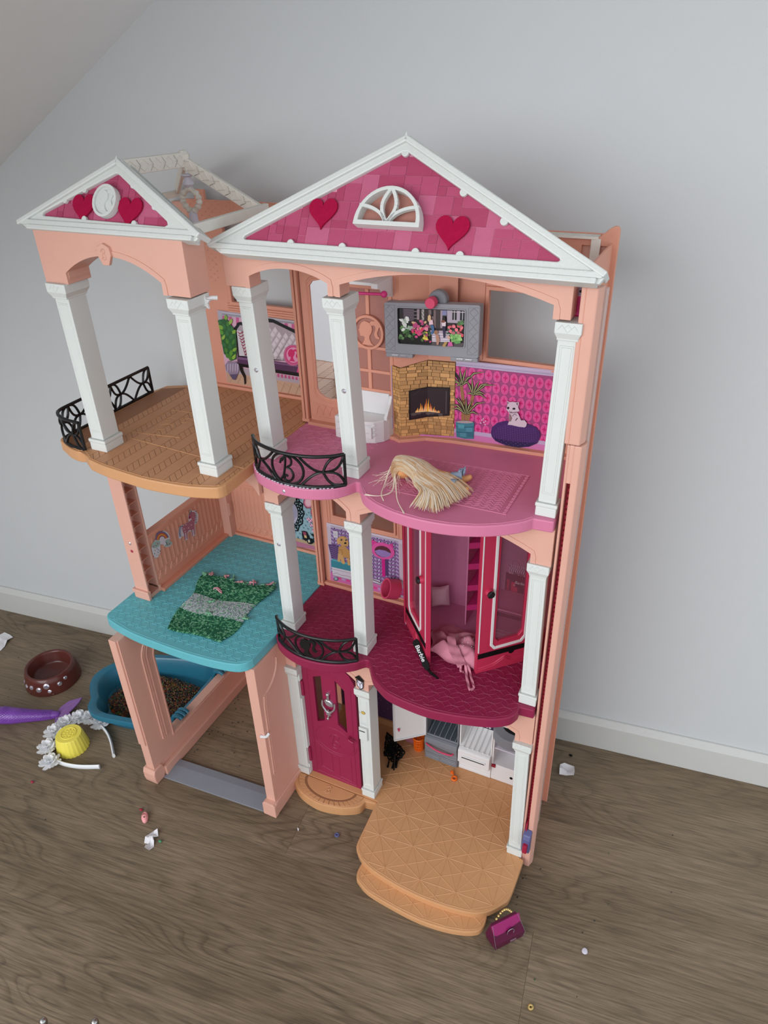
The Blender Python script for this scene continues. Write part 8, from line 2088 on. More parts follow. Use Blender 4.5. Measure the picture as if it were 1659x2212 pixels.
for i in range(8): x = .2925 + i * .003; P.line([(x - .0015, .4430), (x + .001, .4380), (x - .0005, .4330), (x + .002, .4290)], .0011, (24, 10, 24))
P.line([(.2950, .4430), (.2945, .4500), (.2990, .4530), (.3040, .4500), (.3070, .4430)], .0006, (90, 50, 80)); P.line([(.315, .440), (.3165, .444), (.319, .4445)], .0005, (90, 50, 80))
for (x0, x1, z1, c) in ((.2885, .2925, .417, (170, 30, 54)), (.2950, .3010, .414, (200, 40, 70)), (.3010, .3050, .406, (206, 60, 90)), (.3170, .3210, .419, (170, 30, 54))): P.rect(x0, x1, .3970, z1, c)
P.rect(.2985, .3010, .4080, .4100, (214, 190, 200))
part('handbag_print', P, 'print', wr, recalc=False, label='printed shopping bags and perfume bottles')
def text(name, body, size, mat, fn, parent, shear=.25, th=.0003, ox=0, oy=0):
    c = bpy.data.curves.new(name, 'FONT'); c.body = body; c.size = size; c.shear = shear; c.align_x = 'CENTER'; c.align_y = 'CENTER'; c.offset = size * .012
    t = bpy.data.objects.new('tmp_text', c); COL.objects.link(t); bpy.context.view_layer.update()
    me = bpy.data.meshes.new_from_object(t.evaluated_get(bpy.context.evaluated_depsgraph_get())); bpy.data.objects.remove(t)
    mb = MB(); mb.add([fn(v.co.x + ox, v.co.y + oy, th) for v in me.vertices], [tuple(p.vertices) for p in me.polygons])
    return hp(name, mb, mat, parent, recalc=False)
text('bag_lettering', 'Barbie', .0062, 'blackmatt', plane_y(.1590), wr, ox=.3045, oy=.4300); text('bag_lettering', 'Barbie', .0066, 'paper', plane_y(.1590), wr, ox=.3085, oy=.4145)
# wardrobe doors: each hangs open; u runs from the hinge to the free edge
def wdoor(hx, hy, fx, fy, nsign, label):
    a, b = Vector((hx, hy, 0)), Vector((fx, fy, 0)); d = (b - a); Ld = d.length; d.normalize(); n = Vector((-d.y, d.x, 0)) * nsign   # n: outward face
    fn = lambda u, v, w: tuple(a + d * u + n * w + Vector((0, 0, v)))
    lo, hi = L1 + .0005, .5860
    O = [(.0165, .392), (.0230, .3845), (.0610, .3835), (.0670, .3910), (.0670, .5740), (.0165, .5740)]
    win = [(.0205, .4010), (.0265, .3935), (.0570, .3925), (.0615, .3990), (.0615, .5700), (.0205, .5700)]
    mb = MB(); mb.prism([R4(0, Ld, lo, hi), win], fn, -.0075, 0); o = hp('wardrobe_door', mb, 'wardrobe', wr, label=label, bevel=.0010)
    Om = [(.0145, .3900), (.0215, .3815), (.0635, .3805), (.0695, .3885), (.0695, .5780), (.0145, .5780)]; Oi = [(.0185, .3925), (.0235, .3860), (.0615, .3850), (.0655, .3905), (.0655, .5745), (.0185, .5745)]
    mb = MB(); mb.prism([Om, Oi], fn, -.0005, .0012); e = part('white_trim', mb, 'whiteclean', None, bevel=.0005); e.parent = wr; e.location = ORG[e.name] - worg(wr); e['label'] = 'white window trim'
    mb = MB(); mb.prism(win, fn, -.0042, -.0038); e = hp('clear_pane', mb, 'clear', wr)
    mb = MB(); mb.prism(R4(.0015, Ld - .0015, .3690, .3775), fn, -.0004, .0006); hp('black_stripe', mb, 'blackmatt', wr, label='black stripe across the door')
    mb = MB(); mb.prism(R4(Ld - .0028, Ld - .0012, .380, .585), fn, -.0005, .0006); hp('white_piping', mb, 'whiteclean', wr)
    mb = MB(); q = [(.003, .3530), (.020, .3545), (.036, .3570), (.045, .3630), (.052, .3600), (.064, .3540), (.086, .3510)]; mb.ridge(smoothpath(q, 4), .0020, .0012, lambda u, v, w: fn(u, v, w)); mb.ridge(smoothpath([(x, z - .004) for x, z in q], 4), .0014, .0010, lambda u, v, w: fn(u, v, w)); hp('skirt_moulding', mb, 'wardrobe', wr, recalc=False)
    c = Vector(fn(Ld - .0125, .4820, 0)); mb = MB(); axs = (d, Vector((0, 0, 1)), n)
    mb.lathe([(.0058, -.0005), (.0052, .0050), (.0045, .0058)], c, 14, axis=axs); hp('knob_stem', mb, 'wardrobe', wr, smooth=40)
    mb = MB(); mb.lathe([(.0050, .0052), (.0054, .0080), (.0040, .0092), (0, .0092)], c, 8, axis=axs); hp('door_knob', mb, 'black', wr, label='black faceted knob')
    return fn
fnL = wdoor(.1570, .0865, .2170, .0200, -1, 'left wardrobe door, swung open')
fnR = wdoor(.3520, .0900, .2884, .0288, 1, 'right wardrobe door, ajar')
mb = MB(); mb.prism(arc(.0360, .3690, .0042, .0042, 180, 360, 8), fnR, 0, .0007); hp('catch_tab', mb, 'blackmatt', wr)
# black name tag leaning against the left door
ta, tb = Vector((.1960, .0330, .3660)), Vector((.2258, .0080, .3450)); td = (tb - ta); tl = td.length; td.normalize(); tn = Vector((-.45, -.65, .60)); tn = (tn - td * tn.dot(td)).normalized(); ts = tn.cross(td).normalized()
ft = lambda u, v, w: tuple(ta + td * u + ts * v + tn * w)
mb = MB(); mb.prism([(-.002, -.004), (.003, -.0058), (.010, -.0048), (.030, -.0048), (.036, -.0058), (tl, -.0034), (tl, .0034), (.036, .0058), (.030, .0048), (.010, .0048), (.003, .0058), (-.002, .004)], ft, 0, .0018); tg = hp('name_tag', mb, 'blackmatt', wr, label='black name tag with white script', bevel=.0005)
mb = MB(); mb.tube(smoothpath([tuple(tb), (.2300, .0050, .3440), (.2350, .0030, .3432), (.2440, -.0010, .3428)], 5), [.0020] * 12 + [.0014] * 4, 6); hp('tag_strap', mb, 'blackmatt', wr, smooth=50)
text('tag_lettering', 'Barbie', .0100, 'paper', lambda u, v, w: ft(u, v, w), wr, ox=.0185, oy=.0, th=.0021)

# ---- kitchen units on the ground floor
kb = L0
mb = MB(); mb.prism([R4(.1765, .2370, .0225, .3200), R4(.1800, .2345, .0840, .2700)], plane_y(.1175), -.045, 0); fr_ = hp('fridge', mb, 'darkgrey', label='grey toy fridge standing open', bevel=.0010)
mb = MB(); mb.box(.1795, .2350, .158, .1600, .0840, .270); mb.add([(.1800, .1180, .0845), (.2345, .1180, .0845), (.2345, .158, .0990), (.1800, .158, .0990)], [(0, 1, 2, 3)]); hp('fridge_lining', mb, 'slate', fr_, recalc=False)
mb = MB()
for i in range(6):
    x = .1835 + i * .0096; mb.tube([(x, .1190, .0862), (x + .0030, .157, .1005)], .0009, 6); mb.tube([(x, .1190, .1375), (x + .003, .157, .1460)], .0008, 6); mb.ball((x, .1188, .0860), .0012, 6, 4)
hp('shelf_rib', mb, 'darkgrey', fr_, smooth=50)
mb = MB(); mb.tube([(.1800, .1182, .1368), (.2345, .1182, .1376)], .0012, 6); hp('shelf_edge', mb, 'silver', fr_, smooth=50)
mb = MB(); mb.prism([(.1172, .0230), (.1148, .0260), (.1130, .0500), (.1105, .0700), (.1120, .0780), (.1172, .0810)], lambda u, v, w: (w, u, v), .1770, .2365); dw_ = hp('fridge_drawer', mb, 'darkgrey', fr_, bevel=.0010)
mb = MB(); mb.tube(smoothpath([(.1815, .1130, .0660), (.1850, .1075, .0675), (.2060, .1045, .0635), (.2270, .1075, .0605), (.2300, .1130, .0610)], 5), .0016, 8); hp('drawer_handle', mb, 'hotpink', fr_, label='hot pink bar handle', smooth=50)
mb = MB()
for z in (.0520, .0400): mb.ridge([(.178, z + .0010), (.236, z)], .0010, .0007, lambda u, v, w: (u, .1130 - w, v))
mb.ridge(smoothpath([(.178, .047), (.190, .049), (.200, .0440), (.212, .0480), (.222, .0430), (.236, .046)], 4), .0010, .0007, lambda u, v, w: (u, .1133 - w, v))
for z in (.0350, .0315, .0280): mb.ridge([(.1800, z), (.2030, z - .0008)], .0010, .0006, lambda u, v, w: (u, .1142 - w, v)); mb.ridge([(.2080, z - .001), (.2340, z - .0016)], .0010, .0006, lambda u, v, w: (u, .1142 - w, v))
hp('drawer_relief', mb, 'tvgrey', fr_, recalc=False)
a_ = Vector((.1785, .1165, 0)); d_ = Vector((-.0450, -.0365, 0)).normalized(); n_ = Vector((d_.y, -d_.x, 0)) * -1
n_ = Vector((d_.y, -d_.x, 0)); n_ = n_ if n_.y < 0 else -n_
ff = lambda u, v, w: tuple(a_ + d_ * u + n_ * w + Vector((0, 0, v)))
mb = MB(); mb.prism(R4(0, .0580, .0810, .3000), ff, -.0030, .0); fdo = hp('fridge_door', mb, 'whiteclean', fr_, label='white fridge door swung open', bevel=.0008)
mb = MB(); mb.prism([R4(.0005, .0575, .0815, .2995), R4(.0022, .0558, .0836, .2970)], ff, 0, .0022); hp('door_rim', mb, 'whiteclean', fr_, bevel=.0006)
mb = MB(); mb.lathe([(.0030, 0), (.0030, .0008)], Vector(ff(.0490, .1090, .0002)), 14, axis=(d_, Vector((0, 0, 1)), n_)); hp('door_catch_plate', mb, 'whiteclean', fr_)
mb = MB(); mb.prism([(.0478, .1050), (.0502, .1050), (.0512, .1110), (.0470, .1110)], ff, .0005, .0035); hp('door_catch', mb, 'hotpink', fr_, label='pink door catch', bevel=.0006)
mb = MB(); mb.prism([R4(.2378, .2955, .0225, .3200), R4(.2405, .2930, .0800, .1400)], plane_y(.1195), -.042, 0); ov = hp('oven', mb, 'whiteclean', label='white toy oven with a rack', bevel=.0010)
mb = MB(); mb.box(.2400, .2935, .158, .1600, .080, .140); mb.add([(.2405, .1200, .0805), (.2930, .1200, .0805), (.2930, .158, .0960), (.2405, .158, .0960)], [(0, 1, 2, 3)]); hp('oven_lining', mb, 'whiteclean', ov, recalc=False)
mb = MB()
for i in range(6): x = .2450 + i * .0088; mb.tube([(x + .001, .1160, .0830), (x + .004, .157, .0990)], .0013, 6); mb.ball((x + .001, .1160, .0830), .0018, 8, 5)
hp('rack_bar', mb, 'whiteclean', ov, smooth=50)
mb = MB(); mb.prism([(.1195, .0800), (.1140, .0780), (.1110, .0760), (.1110, .0480), (.1195, .0470)], lambda u, v, w: (w, u, v), .2385, .2945); hp('oven_door', mb, 'whiteclean', ov, bevel=.0010)
mb = MB(); mb.box(.2445, .2875, .1092, .1112, .0615, .0665); hp('slot_surround', mb, 'whiteclean', ov, bevel=.0008)
mb = MB(); mb.box(.2462, .2860, .1088, .1100, .0625, .0642); hp('oven_slot', mb, 'blackmatt', ov)
mb = MB()
for z in (.0440, .0360, .0290): mb.ridge([(.2390, z), (.2945, z)], .0014, .0010, lambda u, v, w: (u, .1195 - w, v))
hp('oven_relief', mb, 'whiteclean', ov, recalc=False)
P = Print(plane_y(.1192), .0004); P.rect(.2385, .2950, .1400, .1520, (36, 40, 70))
for x in (.2425, .2480, .2840, .2890): P.ell(x, .1440, .0021, .0024, (206, 206, 214), 12)
P.ell(.2640, .1445, .0060, .0020, (60, 62, 84), 12); part('control_panel', P, 'print', ov, recalc=False, label='navy control panel with pale dials')
mb = MB(); mb.prism([R4(.2958, .3500, .0225, .3200), R4(.2985, .3470, .0600, .1320)], plane_y(.1205), -.042, 0); cu = hp('sink_unit', mb, 'whiteclean', label='white open sink cupboard', bevel=.0010)
mb = MB(); mb.box(.2980, .3475, .158, .1605, .058, .134); mb.box(.2985, .3470, .1230, .158, .0955, .0975); hp('cupboard_shelf', mb, 'lilac', cu)
mb = MB(); mb.prism([(.3050, .1250)] + [(.3270 + .0330 * math.cos(math.radians(t)), .1250 + .0300 * math.sin(math.radians(t))) for t in range(200, 341, 10)] + [(.3560, .1250), (.3560, .160), (.3050, .160)], plane_z(0), .1330, .1540); sk = hp('sink', mb, 'darkgrey', cu, label='grey bowed sink', bevel=.0016)
mb = MB(); mb.lathe([(.0230, 0), (.0225, .0006)], (.3300, .1290, .1536), 20, fn=lambda x, y, z: (x, y * .8, z)); hp('sink_basin', mb, 'blackmatt', cu)
mb = MB(); mb.box(.2962, .3030, .1185, .1215, .0540, .0600); hp('red_block', mb, 'darkred', cu)
mb = MB(); mb.lathe([(.0027, 0), (.0027, .0006)], (.3310, .1205, .0400), 12, axis=ky); hp('plug_hole', mb, 'blackmatt', cu)

# ---- black railings
def railing(name, path, z, h, label, pats, rad=.0021, parent=None):
    pts = [Vector((x, y, 0)) for x, y in smoothpath(path, 6)]; ds = [0]
    for p, q in zip(pts[:-1], pts[1:]): ds.append(ds[-1] + (q - p).length)
    L = ds[-1]
    def at(s):
        d = max(0, min(1, s)) * L
        for i in range(len(ds) - 1):
            if d <= ds[i + 1] or i == len(ds) - 2: return pts[i] + (pts[i + 1] - pts[i]) * ((d - ds[i]) / (ds[i + 1] - ds[i] or 1))
    def P3(s, v): p = at(s); return (p.x, p.y, z + .0012 + v * h)
    def line(q, r, n=6, closed=False): 
        mb.tube([P3(s, v) for s, v in q], r, n, closed=closed)
    mb = MB(); line([(i / 40, 0) for i in range(41)], rad * 1.25); line([(i / 40, 1) for i in range(41)], rad * 1.15); line([(0, 0), (0, 1)], rad); line([(1, 0), (1, 1)], rad)
    r = hp(name, mb, 'black', label=label, smooth=60)
    mb = MB()
    for q in pats(L, h): line(q, rad * .85)
    hp('railing_scroll', mb, 'black', r, smooth=60)
    return r, P3, L
def cluster(c, hw, out, right=True, left=True, pet=.16):
    # concave diamond between two nodes, then leaf pairs out to the corners
    for sg in ([1] if right else []) + ([-1] if left else []):
        for vt in (0, 1):
            out.append([(c + sg * hw * i / 12, .5 + (vt - .5) * (1 - math.sin(PI / 2 * i / 12)) * 1.0) for i in range(13)])
            n0, n1 = (c + sg * hw, .5), (c + sg * (hw + pet), vt * .98 + .01)
            for b in (.16, -.16):
                dx, dy = n1[0] - n0[0], n1[1] - n0[1]
                out.append([(n0[0] + dx * t / 10 + sg * (vt - .5) * -2 * b * math.sin(PI * t / 10) * pet * .9, n0[1] + dy * t / 10 + b * math.sin(PI * t / 10) * .9) for t in range(11)])
def bayp(L, h):
    k = h / L; out = [[(.5 + .56 * k * math.cos(2 * PI * i / 24), .5 + .5 * math.sin(2 * PI * i / 24)) for i in range(25)]]
    for sg in (-1, 1):
        for vt in (0, 1): out.append([(.5 + sg * (.13 + .19 * i / 12), .5 + (vt - .5) * (1 - math.sin(PI / 2 * i / 12)) * .9) for i in range(13)])
    o2 = []; cluster(.5, .32, o2, pet=.18)
    out += [q for n_, q in enumerate(o2) if n_ % 3]
    return out
RA = [(-.0045, -.0150), (.0092, -.0288), (.0322, -.0382), (.0575, -.0432), (.0881, -.0405), (.1136, -.0298), (.1270, -.0180)]
ra, P3a, La = railing('balcony_railing', RA, L2, .0410, 'black railing of the pink bay with a letter B', bayp)
mb = MB()
for q in (BPATH, BSTEM):
    mb.tube([P3a(.5 + (x - .48) * .030 / La, .08 + .84 * y) for x, y in smoothpath(q, 5)], .0016, 6)
hp('monogram', mb, 'black', ra, smooth=60)
RB = [(-.0050, -.0150), (.0001, -.0208), (.0223, -.0315), (.0497, -.0368), (.0797, -.0342), (.1059, -.0258), (.1250, -.0128)]
rb, P3b, Lb = railing('balcony_railing', RB, L1, .0405, 'black railing of the berry bay with a ponytail head', bayp)
mb = MB()
for pl in (HEAD, TAIL):
    q = [(.5 + (x - .6) * .030 / Lb, .10 + .80 * y) for x, y in pl]
    mb.prism(q, lambda u, v, w: tuple(Vector(P3b(u, v)) + Vector((-.1, -1, 0)).normalized() * w), -.0010, .0010)
hp('ponytail_emblem', mb, 'black', rb)
RC = [(-.3020, .1330), (-.3025, .090), (-.3030, .040), (-.3035, -.010), (-.3030, -.0440), (-.2960, -.0560), (-.2840, -.0630), (-.2680, -.0675), (-.2450, -.0690)]
def longp(L, h):
    out = []; n = 3
    for i in range(n): cluster((i + .5) / n, .30 / n, out, pet=.20 / n)
    return out
railing('terrace_railing', RC, L2, .0400, 'black railing along the left edge of the terrace', longp)
mb = MB()
for i in range(26):
    a = Vector(P3a(i / 26 * .9 + .03, -.02)); mb.ball((a.x + random.uniform(-.001, .001), a.y - .0022, L2 + .0004), .0019, 6, 4, sz=.4)
hp('glue_residue', mb, 'lilac', ra, kind='stuff', label='dried clear glue along the railing foot')
mb = MB(); mb.lathe([(.0026, 0), (.0026, .0006), (.0012, .0014), (0, .0015)], (.0560, -.0470, .6235), 8, axis=ky); hp('rhinestone', mb, 'gem', label='clear rhinestone on the pink rim')

# ================================================================== things inside the house
rnd = random.Random(12)
# knitted mat on the turquoise floor
def tang(name, label, cat, loc, group=None): return thing(name, label, cat, loc, group)
rug = thing('knitted_mat', 'hand-knitted green and grey striped mat on the turquoise floor', 'mat', (-.132, .008, L1 + .0005))
TLc, TRc, BRc, BLc = (-.2040, .0630), (-.0780, .0830), (-.0760, -.0610), (-.1740, -.0680)
def rq(u, v):
    bul = .004 * math.sin(v * 9 + 1) * (1 if u > .5 else -1) * abs(u - .5) * 2
    x = (1 - v) * ((1 - u) * TLc[0] + u * TRc[0]) + v * ((1 - u) * BLc[0] + u * BRc[0]) + bul
    y = (1 - v) * ((1 - u) * TLc[1] + u * TRc[1]) + v * ((1 - u) * BLc[1] + u * BRc[1]) + .0025 * math.sin(u * 7 + v * 3)
    return x, y
def rz(u, v): return L1 + .0030 + .0012 * math.sin(u * 8 + v * 5) + .0010 * math.sin(v * 14)
for nm, v0, v1, mats, lab in (('green_band', 0, .365, ['yarnA', 'yarnD', 'yarnL'], 'green yarn band at the back'), ('grey_band', .365, .66, ['yarnW', 'yarnG', 'yarnL'], 'grey yarn band in the middle'), ('green_band', .66, 1, ['yarnA', 'yarnD', 'yarnL'], 'green yarn band at the front')):
    mb = MB()
    nr = int((v1 - v0) * 50)
    mb.m = 1
    def sheet(a, b):
        u, v = a, v0 + (v1 - v0) * b; x, y = rq(u, v); return (x, y, rz(u, v) - .0012)
    mb.grid(sheet, 24, nr); 
    for r_ in range(nr + 1):
        v = v0 + (v1 - v0) * (r_ + .3) / (nr + .6)
        for k in range(40):
            u = (k + .5 + rnd.uniform(-.2, .2)) / 40; mb.m = rnd.choice([0, 1, 1, 2, 0, 1] if nm == 'green_band' else [0, 0, 1, 0, 0, 1, 0, 2])
            pp = []
            for du, dv, dz in ((-.018, .011, -.0008), (-.004, .001, .0010), (.016, -.009 + rnd.uniform(-.004, .004), -.0006)):
                uu, vv = min(1.015, max(-.015, u + du)), min(1.012, max(-.01, v + dv)); x, y = rq(uu, vv); pp.append((x, y, max(L1 + .0008, rz(uu, vv) + dz)))
            mb.tube(pp, [.0007, .0013, .0007], 5)
    part(nm, mb, mats, rug, label=lab, smooth=80, recalc=False, kind='stuff')
mb = MB()
for i in range(16):
    u = .02 + i * .064; mb.m = 0 if i % 3 else 1
    x, y = rq(min(u, 1.02), 0); pts = [(x, y - .002, L1 + .003)]
    for k in range(4): pts.append((pts[-1][0] + rnd.uniform(-.006, .007), pts[-1][1] + rnd.uniform(.0005, .0055), L1 + .0015 + rnd.uniform(.0, .004)))
    mb.tube(smoothpath(pts, 4), .0011 if mb.m else .0013, 5)
for (u, v, m_) in ((.34, .22, 0), (.03, -.02, 1), (.36, .42, 1), (.50, .66, 1), (1.03, .60, 1)):
    mb.m = m_
    for k in range(4):
        x, y = rq(u, v); pts = [(x, y, rz(u, v) + .002), (x + rnd.uniform(-.006, .006), y + rnd.uniform(-.003, .003), rz(u, v) + .0045), (x + rnd.uniform(-.010, .010), y + rnd.uniform(-.004, .004), max(L1 + .001, rz(u, v) + rnd.uniform(-.0005, .002)))]; mb.tube(smoothpath(pts, 3), .0012, 5)
part('yarn_fringe', mb, ['yarnP', 'yarnL'], rug, label='loose pink and mint yarn ends', smooth=80, recalc=False, kind='stuff')

def skinned(name, verts, edges, radii, mat, parent, sub=2, label=None, flat=None):
    me = bpy.data.meshes.new(name); me.from_pydata([tuple(v) for v in verts], edges, []); o = bpy.data.objects.new(name, me); COL.objects.link(o)
    me.materials.append(M[mat]); bm = bmesh.new(); bm.from_mesh(me); bm.verts.layers.skin.verify(); bm.to_mesh(me); bm.free()
    for sv, r in zip(me.skin_vertices[0].data, radii): sv.radius = (r, r) if not isinstance(r, tuple) else r
    me.skin_vertices[0].data[0].use_root = True
    s = o.modifiers.new('skin', 'SKIN'); s.use_smooth_shade = True
    q = o.modifiers.new('sub', 'SUBSURF'); q.levels = q.render_levels = sub
    bpy.context.view_layer.update()
    me2 = bpy.data.meshes.new_from_object(o.evaluated_get(bpy.context.evaluated_depsgraph_get())); bpy.data.objects.remove(o)
    mb = MB(); mb.add([tuple(v.co) for v in me2.vertices], [tuple(p.vertices) for p in me2.polygons])
    return part(name, mb, mat, parent, label=label, smooth=180)
# small doll lying face down on the pink floor
doll = thing('doll', 'small doll lying face down under long blonde hair on the pink floor', 'doll', (.228, .02, L2 + .0006))
z = L2 + .0095
V_ = [(.2380, .0260, z), (.2230, .0265, z + .001), (.2110, .0265, z + .001), (.1990, .0262, z + .002), (.1860, .0258, z + .0035),
      (.2110, .0370, z - .001), (.2240, .0440, z - .003), (.2370, .0470, z - .0045), (.2395, .0472, z - .0048),
      (.2110, .0160, z - .001), (.2220, .0080, z - .003), (.2340, .0045, z - .005),
      (.2440, .0335, z - .001), (.2540, .0395, z - .003), (.2610, .0440, z - .0040), (.2655, .0462, z + .0010),
      (.2440, .0190, z - .001), (.2570, .0168, z - .003), (.2670, .0158, z - .0040), (.2725, .0152, z + .0008)]
E_ = [(0, 1), (1, 2), (2, 3), (3, 4), (2, 5), (5, 6), (6, 7), (7, 8), (2, 9), (9, 10), (10, 11), (0, 12), (12, 13), (13, 14), (14, 15), (0, 16), (16, 17), (17, 18), (18, 19)]
R_ = [.0095, .0085, .0090, .0055, .0130, .0044, .0036, .0032, .0026, .0044, .0036, .0030, .0066, .0052, .0042, .0034, .0066, .0052, .0042, .0034]
skinned('body', V_, E_, R_, 'skin', doll)
mb = MB(); mb.ball((.1840, .0258, z + .0042), .0140, 16, 10, sx=1.0, sy=.95, sz=.92); part('head', mb, 'skin', doll, smooth=60)
mb = MB()
for (cx, cy, ang) in ((.2500, .0360, .45), (.2510, .0180, -.12)):
    ca, sa = math.cos(ang), math.sin(ang); n = 14; prof = [(-.0075, .0078), (-.002, .0082), (.0035, .0084), (.0050, .0092)]
    vs = []
    for (t, r_) in prof:
        for j in range(n):
            a = 2 * PI * j / n; fl = 1 + (.14 * math.sin(7 * a) if t > .002 else 0); vs.append((cx + ca * t - sa * math.cos(a) * r_ * fl, cy + sa * t + ca * math.cos(a) * r_ * fl, max(L2 + .0012, z - .0015 + math.sin(a) * r_ * fl)))
    mb.add(vs, [(i * n + j, i * n + (j + 1) % n, (i + 1) * n + (j + 1) % n, (i + 1) * n + j) for i in range(3) for j in range(n)])
for k in range(12): x0, y0 = .2545 + rnd.uniform(-.003, .002), .0410 + rnd.uniform(-.005, .006); mb.tube(smoothpath([(x0, y0, z + .004), (x0 + rnd.uniform(-.003, .003), y0 + rnd.uniform(0, .004), z + .0085), (x0 + rnd.uniform(-.004, .004), y0 + rnd.uniform(-.003, .005), z + .002)], 3), .0008, 5)
part('denim_skirt', mb, 'denim', doll, smooth=60, recalc=False, label='frayed pale denim skirt')
def hair(name, n, mats, seed):
    r2 = random.Random(seed); mb = MB()
    for i in range(n):
        a = r2.uniform(-1, 1); top = r2.random() ** .7; mb.m = r2.choice([0, 0, 1, 2, 2, 1])
        x0, y0 = .1712 + .005 * r2.random() + .007 * a * a, .0270 + .0135 * a; h0 = z + .0175 - .008 * a * a - r2.random() * .003
        tx = .2570 + .011 * a + r2.uniform(-.024, .012); ty = -.013 + .027 * a + r2.uniform(-.008, .006); w1 = r2.uniform(-.003, .003)
        pts = [(x0 - .0025, y0 + a * .003, h0 - .010), (x0 + .001, y0 + .002 * a, h0 - .001), (x0 + .010, y0 + .003 * a, h0 + .0015), (x0 + .026, y0 - .003 + .005 * a + w1, h0 - .0015), (.2200 + .006 * a, .0140 + .019 * a + w1, z + .0110 - .005 * a * a - .004 * (1 - top)), ((tx + .2200) / 2 + .004, (ty + .0140 + .019 * a) / 2 + .003, z + .0065 - .006 * (1 - top)), (tx, ty, max(L2 + .0010, z - .005 + .005 * top))]
        mb.tube([(p[0], p[1], max(p[2], L2 + .0009)) for p in smoothpath(pts, 4)], [.00045 * f for f in ([1.4] * 17 + [1.3, 1.2, 1.1, 1, .9, .7, .5, .25])], 4, flat=(.6, 1.7))
    return part(name, mb, mats, doll, smooth=80, recalc=False, label='long straight blonde hair', kind='stuff')
hair('hair', 1500, ['blonde', 'blondeB', 'blondeC'], 3)
mb = MB()
for pts in ([(.1760, .030, z + .008), (.1700, .022, z + .006), (.1710, .000, L2 + .003), (.1770, -.022, L2 + .0015), (.1860, -.036, L2 + .0012)], [(.1780, .014, z + .004), (.1900, -.008, L2 + .004), (.2020, -.030, L2 + .0015), (.2200, -.052, L2 + .0012)], [(.1800, .010, z), (.186, -.012, L2 + .002), (.178, -.028, L2 + .0012), (.160, -.032, L2 + .001)]):
    for k in range(4): mb.tube(smoothpath([(p[0] + rnd.uniform(-.0012, .0012), p[1] + rnd.uniform(-.0012, .0012), p[2] + rnd.uniform(0, .0012)) for p in pts], 5), .00026, 4)
for k in range(40):
    a = rnd.uniform(0, 2 * PI); x0, y0 = .182, .024; q = [(x0, y0, z + .010), (x0 + .016 * math.cos(a) - .004, y0 + .018 * math.sin(a), L2 + .006), (x0 + .028 * math.cos(a) + rnd.uniform(-.01, .01) - .006, y0 + .032 * math.sin(a) + rnd.uniform(-.01, .01), L2 + .0012)]
    q = [(p[0], max(-.040, p[1]), p[2]) for p in q]; mb.tube(smoothpath(q, 5), .00018, 4)
part('stray_hair', mb, 'blondeC', doll, smooth=80, recalc=False, label='stray blonde strands', kind='stuff')

# clothes and cushion in the wardrobe
dz = L1 + .0045
dress = thing('doll_dress', 'crumpled pale pink doll dress spilling out between the wardrobe doors', 'dress', (.246, .07, dz))
def cloth(u, v):
    x = .2060 + .080 * u + .006 * math.sin(v * 7); y = .0400 + .0650 * v - .010 * u * (1 - v) + .004 * math.sin(u * 9)
    e = min(1, 4 * min(u, 1 - u, v, 1 - v))
    e = e * e * (3 - 2 * e)
    h = (.0110 + .0046 * math.sin(8 * u + 3 * v) + .0030 * math.sin(13 * v - 5 * u + 2 * math.sin(6 * u)) + .0016 * math.sin(24 * v + 9 * u) + .003 * math.sin(5 * v + 1)) * e
    return (x, y, dz + .0004 + max(.0005, h))
mb = MB(); mb.grid(cloth, 60, 56); part('dress_skirt', mb, 'dress', dress, smooth=80, recalc=False)
def ribbon(mb, path, wd, wob=.0008, th=.0006):
    p = [Vector(q) for q in smoothpath(path, 6)]; vs = []
    for i, q in enumerate(p):
        t = (p[min(i + 1, len(p) - 1)] - p[max(i - 1, 0)]).normalized(); sd = t.cross(Vector((0, 0, 1))).normalized(); w_ = wd[min(i, len(wd) - 1)] if isinstance(wd, list) else wd
        for s in (-1, -.35, .35, 1): vs.append(q + sd * s * w_ + Vector((0, 0, wob * math.sin(i * .9 + s * 2))))
    mb.add(vs, [(i * 4 + j, i * 4 + j + 1, i * 4 + j + 5, i * 4 + j + 4) for i in range(len(p) - 1) for j in range(3)])
mb = MB(); ribbon(mb, [(.2380, .0640, dz + .0190), (.2440, .0520, dz + .0165), (.2520, .0430, dz + .0120), (.2610, .0350, dz + .0070), (.2680, .0295, dz + .0040)], [.006] * 8 + [.0075] * 30); part('dress_sash', mb, 'dress', dress, smooth=80, recalc=False)
mb = MB()
ribbon(mb, [(.2650, .0330, dz + .005), (.2660, .0275, L1 + .0040), (.2690, .0240, L1 + .0022), (.2720, .0255, L1 + .0022)], .0016); ribbon(mb, [(.2720, .0320, dz + .0045), (.2760, .0240, L1 + .0022), (.2840, .0080, L1 + .0016), (.2917, -.0040, L1 + .0016)], .0018); ribbon(mb, [(.2750, .0340, dz + .004), (.2810, .0260, L1 + .0020), (.2900, .0110, L1 + .0016), (.2945, .0030, L1 + .0016), (.2917, -.0040, L1 + .0016)], .0016)
part('dress_strap', mb, 'dress', dress, smooth=80, recalc=False)
mb = MB()
for k in range(26): x, y, zz = cloth(rnd.uniform(.5, .95), rnd.uniform(.3, .8)); mb.ball((x, y, zz + .0005), .0006, 5, 3)
part('glitter_dot', mb, 'paper', dress, kind='stuff')
pil = MB()
